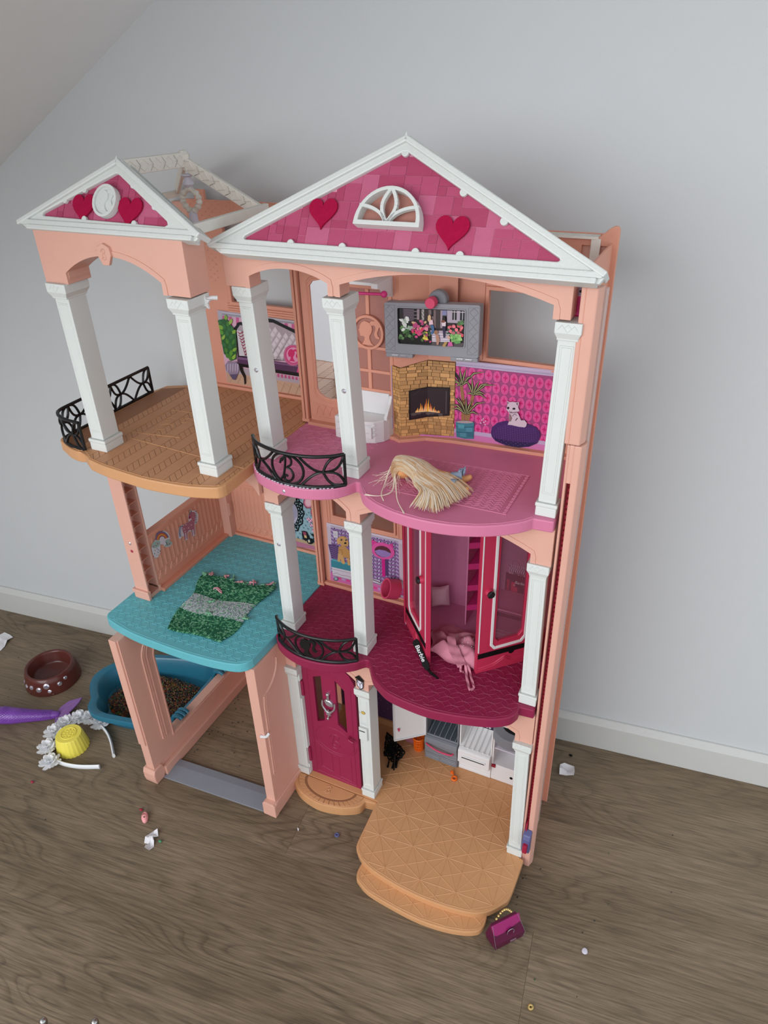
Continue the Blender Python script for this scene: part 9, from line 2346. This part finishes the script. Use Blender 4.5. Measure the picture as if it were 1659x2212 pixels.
def pillow(u, v, s):
    a, b = u * 2 - 1, v * 2 - 1; t = (1 - a ** 4) * (1 - b ** 4); k = 1 - .10 * (1 - abs(a)) * abs(b) ** 3
    px, pz = a * .0150, b * .0170; base = Vector((.1900, .1420, .3670)); return tuple(base + Vector((.93, .2, .25)) * px + Vector((-.15, .25, .93)) * pz * k + Vector((.1, -.95, .28)) * s * .0075 * max(0, t) ** .6)
pil.grid(lambda u, v: pillow(u, v, 1), 12, 12); pil.grid(lambda u, v: pillow(1 - u, v, -1), 12, 12)
o = part('cushion', pil, 'cushion', None, smooth=80); tag(o, 'small pale pink cushion leaning at the back of the wardrobe', 'cushion')
# things on the kitchen floor
key = thing('toy_key', 'small orange toy key on the tan kitchen floor', 'key', (.239, .097, L0 + .0005))
mb = MB(); n = 18; zk = L0 + .0026
mb.tube([(.2402 + .0040 * math.cos(2 * PI * i / n), .0930 + .0040 * math.sin(2 * PI * i / n), zk) for i in range(n)], .0016, 8, closed=True); part('key_ring', mb, 'orange', key, smooth=60)
mb = MB(); mb.tube([(.2375, .0965, zk), (.2322, .1065, zk)], .0014, 8); mb.tube([(.2340, .1030, zk), (.2305, .1005, zk)], .0013, 6); mb.tube([(.2326, .1055, zk), (.2296, .1035, zk)], .0013, 6); part('key_shaft', mb, 'orange', key, smooth=60)
bk = thing('toy_basket', 'orange slatted toy basket on the kitchen floor beside the grey fridge', 'basket', (.1590, .1290, L0 + .0005))
mb = MB(); zb = L0 + .0005
mb.lathe([(.0078, 0), (.0082, .0020), (.0076, .0022), (.0, .0016)], (.1590, .1290, zb), 20); part('basket_base', mb, 'orange', bk, smooth=40)
mb = MB()
for i in range(20):
    a = 2 * PI * i / 20; c, s = math.cos(a), math.sin(a); mb.tube([(.1590 + .0080 * c, .1290 + .0080 * s, zb + .001), (.1590 + .0094 * c, .1290 + .0094 * s, zb + .0290)], .0008, 5)
for zz, r_ in ((.009, .0084), (.016, .0088), (.023, .0092)): mb.tube([(.1590 + r_ * math.cos(2 * PI * i / 24), .1290 + r_ * math.sin(2 * PI * i / 24), zb + zz) for i in range(24)], .0007, 5, closed=True)
part('basket_slat', mb, 'orange', bk, smooth=60, kind='stuff')
mb = MB(); mb.tube([(.1590 + .0096 * math.cos(2 * PI * i / 24), .1290 + .0096 * math.sin(2 * PI * i / 24), zb + .0295) for i in range(24)], .0014, 6, closed=True); part('basket_rim', mb, 'orange', bk, smooth=60)
mb = MB(); mb.box(.1300, .1480, .1330, .1480, L0 + .0005, .0420); o = part('toy_box', mb, 'pinkclear', None, bevel=.002); tag(o, 'small translucent pink toy box behind the open white fridge door', 'box')
ch_ = thing('toy_chair', 'black filigree toy chair tipped over by the front door column', 'chair', (.1220, .0850, L0 + .0003))
def filigree(name, base, ux, uz, wdt, hgt, seed):
    r3 = random.Random(seed); mb = MB(); base, ux, uz = Vector(base), Vector(ux).normalized(), Vector(uz).normalized()
    for i in range(5):
        for j in range(5):
            c = base + ux * (wdt * ((i + .5) / 5 - .5)) + uz * (hgt * (j + .5) / 5); a0 = r3.uniform(0, 6.28); sg = r3.choice((-1, 1))
            mb.tube([tuple(c + ux * (.0058 - .00032 * t) * math.cos(a0 + sg * t * .48) + uz * (.0066 - .00036 * t) * math.sin(a0 + sg * t * .48)) for t in range(16)], .0012, 5)
    pr = [base + ux * (wdt * s) + uz * (hgt * t) for s, t in ((-.5, 0), (-.5, 1), (0, 1.06), (.5, 1), (.5, 0))]; mb.tube([tuple(p) for p in pr], .0014, 6)
    return part(name, mb, 'blackmatt', ch_, smooth=60)
filigree('backrest', (.1180, .0930, L0 + .004), (.85, -.5, 0), (.1, .1, 1), .030, .040, 1)
filigree('seat', (.1210, .0860, L0 + .003), (.85, -.5, 0), (.45, .35, .72), .032, .030, 2)
filigree('side_panel', (.1320, .0800, L0 + .003), (.45, -.9, 0), (.1, -.05, 1), .030, .034, 3)
mb = MB()
for (x, y) in ((.1110, .0890), (.1260, .0690), (.1340, .0700), (.1395, .0740)): mb.tube([(x, y, L0 + .0018), (x + .002, y + .004, L0 + .020)], [.0016, .0012], 6); mb.ball((x, y, L0 + .0022), .0020, 6, 5)
part('leg', mb, 'blackmatt', ch_, smooth=60)

# ================================================================== things on the floor
# handbag
bag = thing('toy_handbag', 'plum and fuchsia card handbag with a pearl handle on the floor before the steps', 'handbag', (.396, -.110, .0003))
b0 = Vector((.3888, -.1370, .0004)); e1 = Vector((.0300, .0355, 0)); e2 = Vector((-.0178, .0118, 0)); up = Vector((-.004, .002, .040))
cn = [b0, b0 + e1, b0 + e1 + e2, b0 + e2]; ce = (cn[0] + cn[2]) / 2
mb = MB(); tops = [b0 + e1 * .06 + e2 * .40 + up, b0 + e1 * .94 + e2 * .40 + up, b0 + e1 * .94 + e2 * .60 + up, b0 + e1 * .06 + e2 * .60 + up]
mid = [ce + (c - ce) * 1.06 + Vector((0, 0, .013)) for c in cn]
vs = cn + mid + tops; mb.add(vs, [(3, 2, 1, 0)] + [(k * 4 + i, k * 4 + (i + 1) % 4, k * 4 + 4 + (i + 1) % 4, k * 4 + 4 + i) for k in range(2) for i in range(4)] + [(8, 9, 10, 11)])
part('bag_body', mb, 'bag', bag, bevel=.0005)
nf = e1.cross(up).normalized(); nf = nf if nf.y < 0 else -nf
mb = MB(); fa = [tops[0] + e2 * .08 - e1 * .05, tops[1] + e2 * .08 + e1 * .06, b0 + e1 * 1.00 + e2 * .24 + up * .62, b0 + e1 * .80 + e2 * .16 + up * .50, b0 + e1 * .26 + e2 * .16 + up * .50, b0 + e1 * .02 + e2 * .26 + up * .68]
fa = [p + nf * .0022 for p in fa]; mb.add(fa + [p - nf * .0008 for p in fa], [tuple(range(6)), tuple(range(11, 5, -1))] + [(i, (i + 1) % 6, 6 + (i + 1) % 6, 6 + i) for i in range(6)])
part('bag_flap', mb, 'bagflap', bag, label='fuchsia front flap')
mb = MB(); c = b0 + e1 * .56 + e2 * .20 + up * .60 + nf * .0038; ex = e1.normalized(); ey = nf.cross(ex); ey = ey if ey.z > 0 else -ey
mb.lathe([(.0052, 0), (.0050, .0008), (0, .0009)], c, 16, axis=(ex, ey, nf)); part('clasp', mb, 'bag', bag, label='round plum clasp', smooth=40)
mb = MB(); mb.tube([tuple(c + nf * .0012 + ex * .0056 * math.cos(math.radians(t)) + ey * .0056 * math.sin(math.radians(t))) for t in range(-40, 215, 15)], .0004, 5); 
for s in (.04, .96): mb.tube([tuple(b0 + e1 * s + nf * .0006), tuple(mid[0 if s < .5 else 1] + nf * .0006), tuple(tops[0 if s < .5 else 1] + nf * .0006)], .0003, 4)
part('silver_edging', mb, 'silver', bag, smooth=60)
q0, q1 = tops[0] + e1 * .20 + e2 * .1, tops[0] + e1 * .72 + e2 * .1
for i in range(9):
    t = i / 8; p = q0 + (q1 - q0) * t + Vector((-.002, .003, .0135 * math.sin(PI * t) + .001)); mb = MB(); mb.ball(tuple(p), .0019, 10, 6); part('pearl', mb, 'gold', bag, smooth=180)
P = Print(lambda u, v, w: tuple(b0 + e1 * u + (up * .44) * v + nf * (w + .0026)), .0002)
for i in range(6): P.rect(.50 + i * .035, .52 + i * .035, .46, .56, (176, 150, 170))
P.rect(.49, .71, .38, .41, (176, 150, 170)); part('bag_print', P, 'print', bag, recalc=False)
# clog
clog = thing('toy_clog', 'tiny pink rubber clog on the floor in front of the garage', 'shoe', (-.2100, -.1755, .0003))
cd = Vector((.66, -.75, 0)).normalized(); cs = Vector((.75, .66, 0)).normalized(); c0 = Vector((-.2100, -.1755, .0004))
mb = MB(); n = 20; out = []
for i in range(n): a = 2 * PI * i / n; out.append((.0100 * math.cos(a), (.0050 + .0006 * math.cos(a)) * math.sin(a)))
mb.prism(out, lambda u, v, w: tuple(c0 + cd * u + cs * v + Vector((0, 0, w))), 0, .0018); part('sole', mb, 'clog', clog, bevel=.0005)
mb = MB(); prof = [(1.0, .0016), (1.02, .0036), (.96, .0052), (.80, .0058), (.74, .0040), (.70, .0024)]
vs = []
for f, h in prof:
    for i in range(n): a = 2 * PI * i / n; u = .0100 * math.cos(a) * f; vs.append(c0 + cd * u + cs * (.0054 * math.sin(a) * f) + Vector((0, 0, h)))
mb.add(vs, [(k * n + i, k * n + (i + 1) % n, (k + 1) * n + (i + 1) % n, (k + 1) * n + i) for k in range(5) for i in range(n)])
part('heel_cup', mb, 'clog', clog, smooth=60, recalc=False)
mb = MB(); vs = []
for k in range(7):
    u = -.0015 + .0112 * k / 6; wd = .0054 * math.sqrt(max(0.02, 1 - (max(0, u) / .0100) ** 2)); hh = .0074 * (1 - .55 * (k / 6) ** 2)
    for i in range(9): a = PI * i / 8; vs.append(c0 + cd * u + cs * (wd * math.cos(a)) + Vector((0, 0, .0016 + hh * math.sin(a) ** .8)))
mb.add(vs, [(k * 9 + i, k * 9 + i + 1, (k + 1) * 9 + i + 1, (k + 1) * 9 + i) for k in range(6) for i in range(8)]); part('toe_cap', mb, 'clog', clog, smooth=60, recalc=False)
mb = MB(); mb.ball(tuple(c0 + cd * .0030 + Vector((0, 0, .0080))), .0015, 8, 6, sz=.4); part('vent_hole', mb, 'brown', clog, smooth=60)
# paper scraps
def scrap(name, outline, z, label, cat, mat='paper', amp=.003, seed=1, th=.0003):
    r4 = random.Random(seed); cx = sum(p[0] for p in outline) / len(outline); cy = sum(p[1] for p in outline) / len(outline); mb = MB(); n = len(outline); rings = [0, .35, .7, 1]
    def hh(x, y, f): return z + amp * (.5 + .5 * math.sin(x * 260 + seed)) * (.4 + .6 * f) + amp * .5 * math.sin(y * 330 + seed * 2)
    vs = [(cx, cy, max(z, hh(cx, cy, 0)))]
    for f in rings[1:]:
        for p in outline: x, y = cx + (p[0] - cx) * f, cy + (p[1] - cy) * f; vs.append((x, y, max(z, hh(x, y, f))))
    fs = [(0, 1 + i, 1 + (i + 1) % n) for i in range(n)] + [(1 + k * n + i, 1 + k * n + (i + 1) % n, 1 + (k + 1) * n + (i + 1) % n, 1 + (k + 1) * n + i) for k in range(2) for i in range(n)]
    k = len(vs); vs += [(v[0], v[1], v[2] + th) for v in vs]; fs = [tuple(reversed(f)) for f in fs] + [tuple(i + k for i in f) for f in fs] + [(1 + 2 * n + i, 1 + 2 * n + (i + 1) % n, 1 + 2 * n + (i + 1) % n + k, 1 + 2 * n + i + k) for i in range(n)]
    mb.add(vs, fs); o = part(name, mb, mat, None, smooth=30); return tag(o, label, cat, 'paper scraps on the floor')
scrap('paper_scrap', [(-.7867, .0202), (-.7880, .0330), (-.7960, .0480), (-.7956, .0623), (-.8112, .0662), (-.8244, .0648), (-.8330, .0533), (-.8300, .0380), (-.8120, .0260)], .0004, 'white paper scrap on the floor near the left wall', 'paper', seed=2, amp=.004)
scrap('paper_scrap', [(.3946, .2140), (.4010, .2185), (.4100, .2200), (.4185, .2180), (.4215, .2090), (.4222, .1990), (.4100, .1965), (.3985, .1925), (.3960, .2030)], .0004, 'white curled paper scrap on the floor right of the dollhouse', 'paper', seed=5, amp=.004)
ti = scrap('tissue_scrap', [(-.1847, -.2035), (-.1833, -.1951), (-.1780, -.1890), (-.1725, -.1862), (-.1670, -.1930), (-.1720, -.1990), (-.1655, -.2040), (-.1610, -.2110), (-.1620, -.2200), (-.1692, -.2214), (-.1720, -.2160), (-.1700, -.2110), (-.1800, -.2120)], .0004, 'crumpled white tissue scrap below the pink clog', 'paper', seed=9, amp=.007)
scrap('paper_sliver', [(.0325, -.0850), (.0370, -.0862), (.0385, -.0905), (.0360, -.0895)], .0003, 'tiny white paper sliver on the floor before the doorstep', 'paper', seed=3, amp=.0008)
# beads
def bead(name, x, y, r, mat, label, hole=True):
    mb = MB()
    if hole: mb.tube([(x + r * .62 * math.cos(2 * PI * i / 14), y + r * .62 * math.sin(2 * PI * i / 14), r * .45) for i in range(14)], r * .40, 7, closed=True)
    else: mb.lathe([(r * .8, 0), (r, r * .3), (r * .8, r * .9), (0, r)], (x, y, .0002), 14)
    return tag(part(name, mb, mat, None, smooth=50), label, 'bead', 'loose beads on the floor')
bead('bead', .0994, -.0709, .0042, 'slateblue', 'tiny blue bead ring on the floor left of the round steps'); bead('bead', .4533, -.1877, .0042, 'gold', 'tiny yellow bead ring at the lower right of the floor')
bead('rhinestone', .5026, -.0870, .0042, 'lilac', 'tiny pale pink rhinestone on the floor right of the handbag', hole=False)
for (x, y, m_, lab) in ((-.5478, .1133, 'yarnA', 'green granule on the floor between the bowl and the blue tub'), (-.1577, -.1993, 'yarnA', 'tiny green granule beside the tissue scrap'), (-.2267, -.1661, 'crimson', 'tiny red granule above the pink clog'), (-.4435, -.2016, 'crimson', 'tiny red granule on the floor below the headband'), (.4073, .2414, 'blackmatt', 'tiny black granule behind the right paper scrap')):
    mb = MB(); mb.ball((x, y, .0022), .0024, 8, 5, sx=1.4, sz=.8); tag(part('granule', mb, m_, None, smooth=60), lab, 'granule', 'loose granules on the floor')
# brown pet bowl
bowl = thing('pet_bowl', 'brown plastic pet bowl with stick-on jewels on the floor by the left edge', 'bowl', (-.6140, .0070, .0003))
bc = (-.6140, .0070, .0004)
mb = MB(); mb.lathe([(.0, .0075), (.0340, .0075), (.0385, .0120), (.0408, .0340), (.0425, .0368), (.0450, .0375), (.0472, .0362), (.0500, .0260), (.0545, .0060), (.0550, .0), (.0520, .0), (.0470, .0045), (0, .0045)], bc, 48); part('bowl_body', mb, 'brown', bowl, smooth=50)
for a in (215, 262, 318, 30, 140): 
    mb = MB(); mb.ball((bc[0] + .0525 * math.cos(math.radians(a)), bc[1] + .0525 * math.sin(math.radians(a)), .0035), .0042, 8, 6, sz=.7); part('bowl_foot', mb, 'brown', bowl, smooth=60)
for a, h, r_ in ((228, .0150, .0042), (247, .0190, .0050), (266, .0170, .0060), (284, .0240, .0066), (288, .0120, .0042), (312, .0210, .0050), (328, .0260, .0042), (212, .0170, .0036)):
    a += 24; rr = .0472 + (.0362 - h) * .27; ca, sa = math.cos(math.radians(a)), math.sin(math.radians(a)); nn = Vector((ca, sa, .28)).normalized(); tx_ = Vector((-sa, ca, 0)); ty_ = nn.cross(tx_)
    mb = MB(); mb.lathe([(r_, 0), (r_ * .9, r_ * .25), (r_ * .5, r_ * .42), (0, r_ * .42)], Vector((bc[0] + rr * ca, bc[1] + rr * sa, h)) - nn * .0004, 9, axis=(tx_, ty_, nn)); part('jewel', mb, 'gem', bowl, label='clear stick-on jewel')
# blue tub with granules
tub = thing('storage_tub', 'translucent blue plastic tub beside the garage opening', 'tub', (-.372, .035, .0003))
RO = smoothpath([(-.2660, -.0360), (-.3091, -.0453), (-.3559, -.0553), (-.4025, -.0640), (-.4284, -.0628), (-.4470, -.0510), (-.4570, -.0330), (-.4680, -.0240), (-.4860, -.0060), (-.4960, .0160), (-.4922, .0428), (-.4737, .0732), (-.4324, .1080), (-.3437, .1392), (-.3000, .1440), (-.2660, .1390)], 4, closed=True)
tc_ = (-.372, .038)
def tr_(f, z, gx=0): return [(tc_[0] + (x - tc_[0]) * f, tc_[1] + (y - tc_[1]) * f, z) for x, y in RO]
mb = MB(); lv = [(.93, .034), (1.0, .036), (1.0, .044), (.985, .0465), (.90, .0460), (.855, .0420), (.80, .0080), (.0, .0060)]; n = len(RO); vs = []
lv = [(.76, .0004), (.88, .0330), (1.0, .0350), (1.005, .0440), (.99, .0466), (.885, .0466), (.86, .0440), (.775, .0060)]
for f, z_ in lv: vs += tr_(f, z_)
fs = [(k * n + i, k * n + (i + 1) % n, (k + 1) * n + (i + 1) % n, (k + 1) * n + i) for k in range(len(lv) - 1) for i in range(n)] + [tuple(range(n - 1, -1, -1)), tuple((len(lv) - 1) * n + i for i in range(n))]
mb.add(vs, fs); part('tub_body', mb, 'tub', tub, smooth=45)
for y in (-.012, .112):
    mb = MB()
    for k in range(3): mb.tube(smoothpath([(-.2690, y + k * .0085 - .0085, .0400), (-.2660, y + k * .0085 - .0085, .0560), (-.2600, y + k * .0085 - .0085, .0690), (-.2480, y + k * .0085 - .0085, .0725), (-.2420, y + k * .0085 - .0085, .0690)], 4), .0042, 8)
    part('tub_clip', mb, 'tub', tub, smooth=60, label='blue clip hooked over the garage sill')
GO = [(-.4428, -.0113), (-.4524, .0118), (-.4444, .0363), (-.4315, .0491), (-.4056, .0900), (-.3634, .0971), (-.3138, .0980), (-.2902, .0929), (-.2860, .0048), (-.3079, -.0120), (-.3479, -.0185), (-.3789, -.0226), (-.4274, -.0212)]
mb = MB(); vs = [(-.37, .035, .0170)]; n = len(GO)
for f, z_ in ((.5, .0172), (.88, .0155), (1.0, .0072)):
    for x, y in GO: vs.append((-.37 + (x + .37) * f, .035 + (y - .035) * f, z_))
fs = [(0, 1 + i, 1 + (i + 1) % n) for i in range(n)] + [(1 + k * n + i, 1 + k * n + (i + 1) % n, 1 + (k + 1) * n + (i + 1) % n, 1 + (k + 1) * n + i) for k in range(2) for i in range(n)]
mb.add(vs, fs); mb.m = 1; cols = ['granules', 'g0', 'g1', 'g2', 'g3', 'g4', 'g5']
for nm, c in (('g0', (34, 26, 22)), ('g1', (120, 44, 26)), ('g2', (96, 104, 40)), ('g3', (22, 20, 20)), ('g4', (150, 84, 40)), ('g5', (36, 76, 44))): M[nm] = plastic('granule_' + nm, c, .45, .1)
def grain(mb, x, y, z, r):
    a = rnd.uniform(0, 6.28); t = rnd.uniform(.4, 1); c, s = math.cos(a) * r, math.sin(a) * r
    mb.add([(x + c, y + s, z), (x - s, y + c, z + r * .3), (x - c, y - s, z), (x + s, y - c, z - r * .3), (x, y, z + r * t), (x, y, z - r * .6)], [(0, 1, 4), (1, 2, 4), (2, 3, 4), (3, 0, 4), (1, 0, 5), (2, 1, 5), (3, 2, 5), (0, 3, 5)])
k = 0
while k < 5200:
    x, y = rnd.uniform(-.455, -.284), rnd.uniform(-.024, .10)
    if not inside((x, y), GO): continue
    edge = max(0, 1 - max(abs(x + .37) / .088, abs(y - .037) / .062)); mb.m = rnd.choice([1, 1, 2, 3, 4, 4, 5, 6, 2, 4, 1]); grain(mb, x, y, .0135 + min(.0045, edge * .02) + rnd.uniform(0, .0022), rnd.uniform(.0011, .0019)); k += 1
for k in range(60): mb.m = rnd.choice([1, 4, 2]); grain(mb, rnd.uniform(-.458, -.43), rnd.uniform(-.012, .05), .0100 + rnd.uniform(0, .006), .0012)
o = part('granule_heap', mb, cols, None, smooth=None, recalc=False, kind='stuff'); tag(o, 'heap of dark multicoloured granules filling the blue tub', 'granules', kind='stuff')
mb = MB(); mb.m = 0
SP = [(-.2668, .0988), (-.2411, .0785), (-.2275, .1162), (-.2023, .0953), (-.2224, .0610), (-.2183, .0350), (-.2137, .0347), (-.2220, .0243), (-.2291, .0201), (-.1983, .0562), (-.1885, .0629), (-.2265, -.0042), (-.2198, -.0221), (-.2215, -.0292), (-.1585, .0074), (-.2119, -.0468), (-.1267, -.0211), (-.7321, .0210), (-.5489, .0524), (-.5550, .0467), (-.5474, .0575), (-.7084, .0346), (-.6700, -.0553), (-.6560, -.0713), (.396, -.012), (.399, -.016), (.394, -.018), (.395, -.05), (.397, -.062), (.393, -.08)]
for x, y in SP + [(rnd.uniform(-.225, -.10), rnd.uniform(-.04, .14)) for _ in range(26)] + [(rnd.uniform(-.6, -.3), rnd.uniform(-.26, -.18)) for _ in range(12)] + [(rnd.uniform(.41, .62), rnd.uniform(-.2, .2)) for _ in range(10)]:
    mb.m = rnd.choice([0, 0, 0, 1, 3]); grain(mb, x, y, .0011, rnd.uniform(.0008, .0015))
o = part('spilled_granules', mb, ['g3', 'g0', 'g1', 'g5'], None, recalc=False, kind='stuff'); tag(o, 'dark granules spilled over the wooden floor', 'granules', kind='stuff')
# mermaid doll, only its tail in the frame
mer = thing('mermaid_doll', 'mermaid doll with a glossy purple tail lying at the left edge', 'doll', (-.62, -.12, .0003))
V_ = [(-.6020, -.1200, .0195), (-.6300, -.1330, .0215), (-.6600, -.1480, .0190), (-.6900, -.1630, .0215), (-.7130, -.1750, .0200), (-.5790, -.1080, .0165), (-.5580, -.0960, .0140), (-.5380, -.0845, .0120), (-.5230, -.0740, .0105), (-.5130, -.0660, .0085)]
skinned('tail', V_, [(0, 1), (1, 2), (0, 5), (5, 6), (6, 7), (7, 8), (8, 9)], [.0175, .0195, .0165, .01, .01, .0148, .0122, .0105, .0088, .0060], 'purple', mer)
V_ = [(-.6650, -.1500, .0190), (-.6900, -.1630, .0210), (-.7130, -.1740, .0200), (-.7260, -.1800, .0205), (-.7480, -.1900, .0230), (-.6960, -.1900, .0140), (-.6550, -.2010, .0080), (-.6120, -.1600, .0060), (-.6000, -.1540, .0055), (-.7200, -.1400, .0120), (-.7400, -.1100, .0070)]
skinned('torso', V_, [(0, 1), (1, 2), (2, 3), (3, 4), (2, 5), (5, 6), (6, 7), (7, 8), (2, 9), (9, 10)], [.0150, .0165, .0120, .0070, .0190, .0070, .0060, .0050, .0042, .0070, .0055], 'skin', mer)
mb = MB(); mb.ball((-.7560, -.1935, .0245), .0225, 14, 10, sx=1.05); part('head', mb, 'skin', mer, smooth=60)
mb = MB(); mb.ball((-.7620, -.1950, .0270), .0235, 14, 10, sx=1.1); mb.tube(smoothpath([(-.772, -.200, .028), (-.800, -.205, .016), (-.83, -.19, .010), (-.85, -.165, .009)], 5), [.017] * 6 + [.013] * 6 + [.006] * 4, 10); part('doll_hair', mb, 'blondeB', mer, smooth=60)
mb = MB()
for k in range(34):
    t = k / 33
    for j in range(12):
        a = PI * (j + (k % 2) * .5) / 12; i = min(5, int(t * 6)); seq = [0, 5, 6, 7, 8]; rr = [.0175, .0148, .0122, .0105, .0088]; f = t * 3.8; q = int(f); g = f - q
        pa = [(-.6020, -.1200, .0195), (-.5790, -.1080, .0165), (-.5580, -.0960, .0140), (-.5380, -.0845, .0120), (-.5230, -.0740, .0105)]
        p = Vector(pa[q]) * (1 - g) + Vector(pa[q + 1]) * g; r_ = (rr[q] * (1 - g) + rr[q + 1] * g) * .98; d = Vector((.85, .52, 0)); sd = Vector((-.52, .85, 0)); c = p + sd * math.cos(a) * r_ + Vector((0, 0, math.sin(a) * r_))
        mb.ball(tuple(c), .0011, 5, 3, sz=.5)
part('scale_relief', mb, 'purple', mer, smooth=60, kind='stuff')
fl_ = [(-.5230, -.0740), (-.5260, -.0560), (-.5200, -.0380), (-.5100, -.0300), (-.4990, -.0215), (-.4975, -.0330), (-.4985, -.0470), (-.5000, -.0580), (-.4860, -.0610), (-.4870, -.0680), (-.4940, -.0790), (-.5070, -.0880), (-.5120, -.0840), (-.5150, -.0790)]
mb = MB(); mb.prism(fl_, lambda u, v, w: (u, v, .0060 + w + .010 * max(0, (v + .075) / .055) ** 1.3), 0, .0035); part('tail_fluke', mb, 'fluke', mer, bevel=.0012, label='mauve forked tail fin')
mb = MB()
for pts in ([(-.519, -.070), (-.515, -.050), (-.505, -.030)], [(-.517, -.070), (-.508, -.052), (-.503, -.038)], [(-.515, -.070), (-.500, -.066), (-.490, -.064)], [(-.516, -.074), (-.506, -.078), (-.500, -.080)]): mb.ridge(smoothpath(pts, 4), .0014, .0008, lambda u, v, w: (u, v, .0095 + w + .010 * max(0, (v + .075) / .055) ** 1.3))
part('fin_relief', mb, 'fluke', mer, recalc=False)
# headband with organza flowers
hb = thing('headband', 'white headband with organza flowers lying beside the blue tub', 'headband', (-.425, -.10, .0003))
BP = [(-.3539, -.1294), (-.3871, -.1442), (-.4195, -.1516), (-.4440, -.1500), (-.4680, -.1380), (-.4830, -.1220), (-.4900, -.1000), (-.4860, -.0800), (-.4760, -.0660), (-.4600, -.0560), (-.4400, -.0530), (-.4200, -.0560), (-.3980, -.0640), (-.3780, -.0760), (-.3600, -.0900), (-.3480, -.1000)]
bp_ = smoothpath([(x, y, .0062) for x, y in BP], 5)
mb = MB(); mb.tube(bp_, [.0048] + [.0045] * (len(bp_) - 2) + [.0050], 10, flat=(1.15, .55)); part('satin_band', mb, 'band', hb, smooth=60)
for fi, (x, y) in enumerate(((-.4420, -.1600), (-.4730, -.1370), (-.4900, -.1060), (-.4870, -.0800), (-.4730, -.0600), (-.4530, -.0500), (-.4250, -.0520))):
    mb = MB(); r5 = random.Random(fi)
    for ring in range(3):
        for k in range(9):
            a = 2 * PI * (k + ring * .33) / 9 + r5.uniform(-.15, .15); el = .12 + ring * .42 + r5.uniform(-.1, .1); Lp = .0200 - ring * .0030; d = Vector((math.cos(a) * math.cos(el), math.sin(a) * math.cos(el), math.sin(el))); sd = Vector((-math.sin(a), math.cos(a), 0)); nn = d.cross(sd)
            c0_ = Vector((x, y, .0085)); prof = [(0, .0012, 0), (.35, .0040, .0010), (.7, .0050, .0012), (.92, .0034, .0004), (1, .0012, -.0006)]; vs = []
            for t, w_, h_ in prof:
                for s in (-1, 0, 1): p = c0_ + d * Lp * t + sd * w_ * s + nn * -(h_ - (.0012 if s == 0 else 0)); vs.append((p.x, p.y, max(.0006, p.z)))
            mb.add(vs, [(i * 3 + j, i * 3 + j + 1, i * 3 + j + 4, i * 3 + j + 3) for i in range(4) for j in range(2)])
    part('organza_flower', mb, 'petal', hb, smooth=60, recalc=False)
# yellow fluted sand mould
mo = thing('sand_mould', 'yellow fluted sand mould standing inside the white headband', 'toy', (-.4380, -.1110, .0003))
mc = Vector((-.4385, -.1110, .0004)); mb = MB(); n = 72
prof = [(.0290, 0), (.0285, .003), (.0235, .0320), (.0222, .0345)]; vs = []
for r_, z_ in prof:
    for j in range(n): a = 2 * PI * j / n; f = 1 + .050 * abs(math.sin(12 * a)) * (1 if z_ < .034 else .5) - .025; vs.append((mc.x + r_ * f * math.cos(a), mc.y + r_ * f * math.sin(a), mc.z + z_))
mb.add(vs, [(i * n + j, i * n + (j + 1) % n, (i + 1) * n + (j + 1) % n, (i + 1) * n + j) for i in range(3) for j in range(n)] + [tuple(range(n - 1, -1, -1)), tuple(3 * n + j for j in range(n))]); part('mould_body', mb, 'yellow', mo, smooth=50)
mb = MB()
mb.tube([(mc.x + .0135 * math.cos(2 * PI * i / 26), mc.y + .0135 * math.sin(2 * PI * i / 26), mc.z + .0346) for i in range(26)], .0010, 6, closed=True)
for ring, cnt in ((.0085, 8), (.0035, 4)):
    for k in range(cnt): a = 2 * PI * k / cnt; cx, cy = mc.x + ring * math.cos(a), mc.y + ring * math.sin(a); mb.tube([(cx + .0026 * math.cos(2 * PI * i / 10), cy + .0026 * math.sin(2 * PI * i / 10), mc.z + .0346) for i in range(10)], .0008, 5, closed=True)
part('mould_relief', mb, 'yellow', mo, smooth=60)
mb = MB(); mb.lathe([(.0016, 0), (.0016, .0004)], (mc.x, mc.y, mc.z + .0345), 10); part('centre_hole', mb, 'blackmatt', mo)
# two chrome rod ends of a stand at the very bottom of the view
stand = thing('metal_stand', 'chrome rod ends of a small metal stand at the bottom edge', 'stand', (-.068, -.47, .0003))
for (x, y) in ((-.0972, -.4805), (-.0365, -.4540)):
    mb = MB(); mb.tube([(x + .004, y - .010, .0056), (x + .003, y - .006, .020), (x + .001, y - .003, .036), (x, y, .0450), (x, y, .0490)], [.0050, .0050, .0050, .0050, .0034], 12); mb.ball((x, y, .0475), .0050, 12, 8); part('rod', mb, 'chrome', stand, smooth=60)
mb = MB(); mb.tube([(-.0932, -.4905, .0056), (-.0325, -.4640, .0056)], .0052, 10); part('cross_bar', mb, 'chrome', stand, smooth=60)
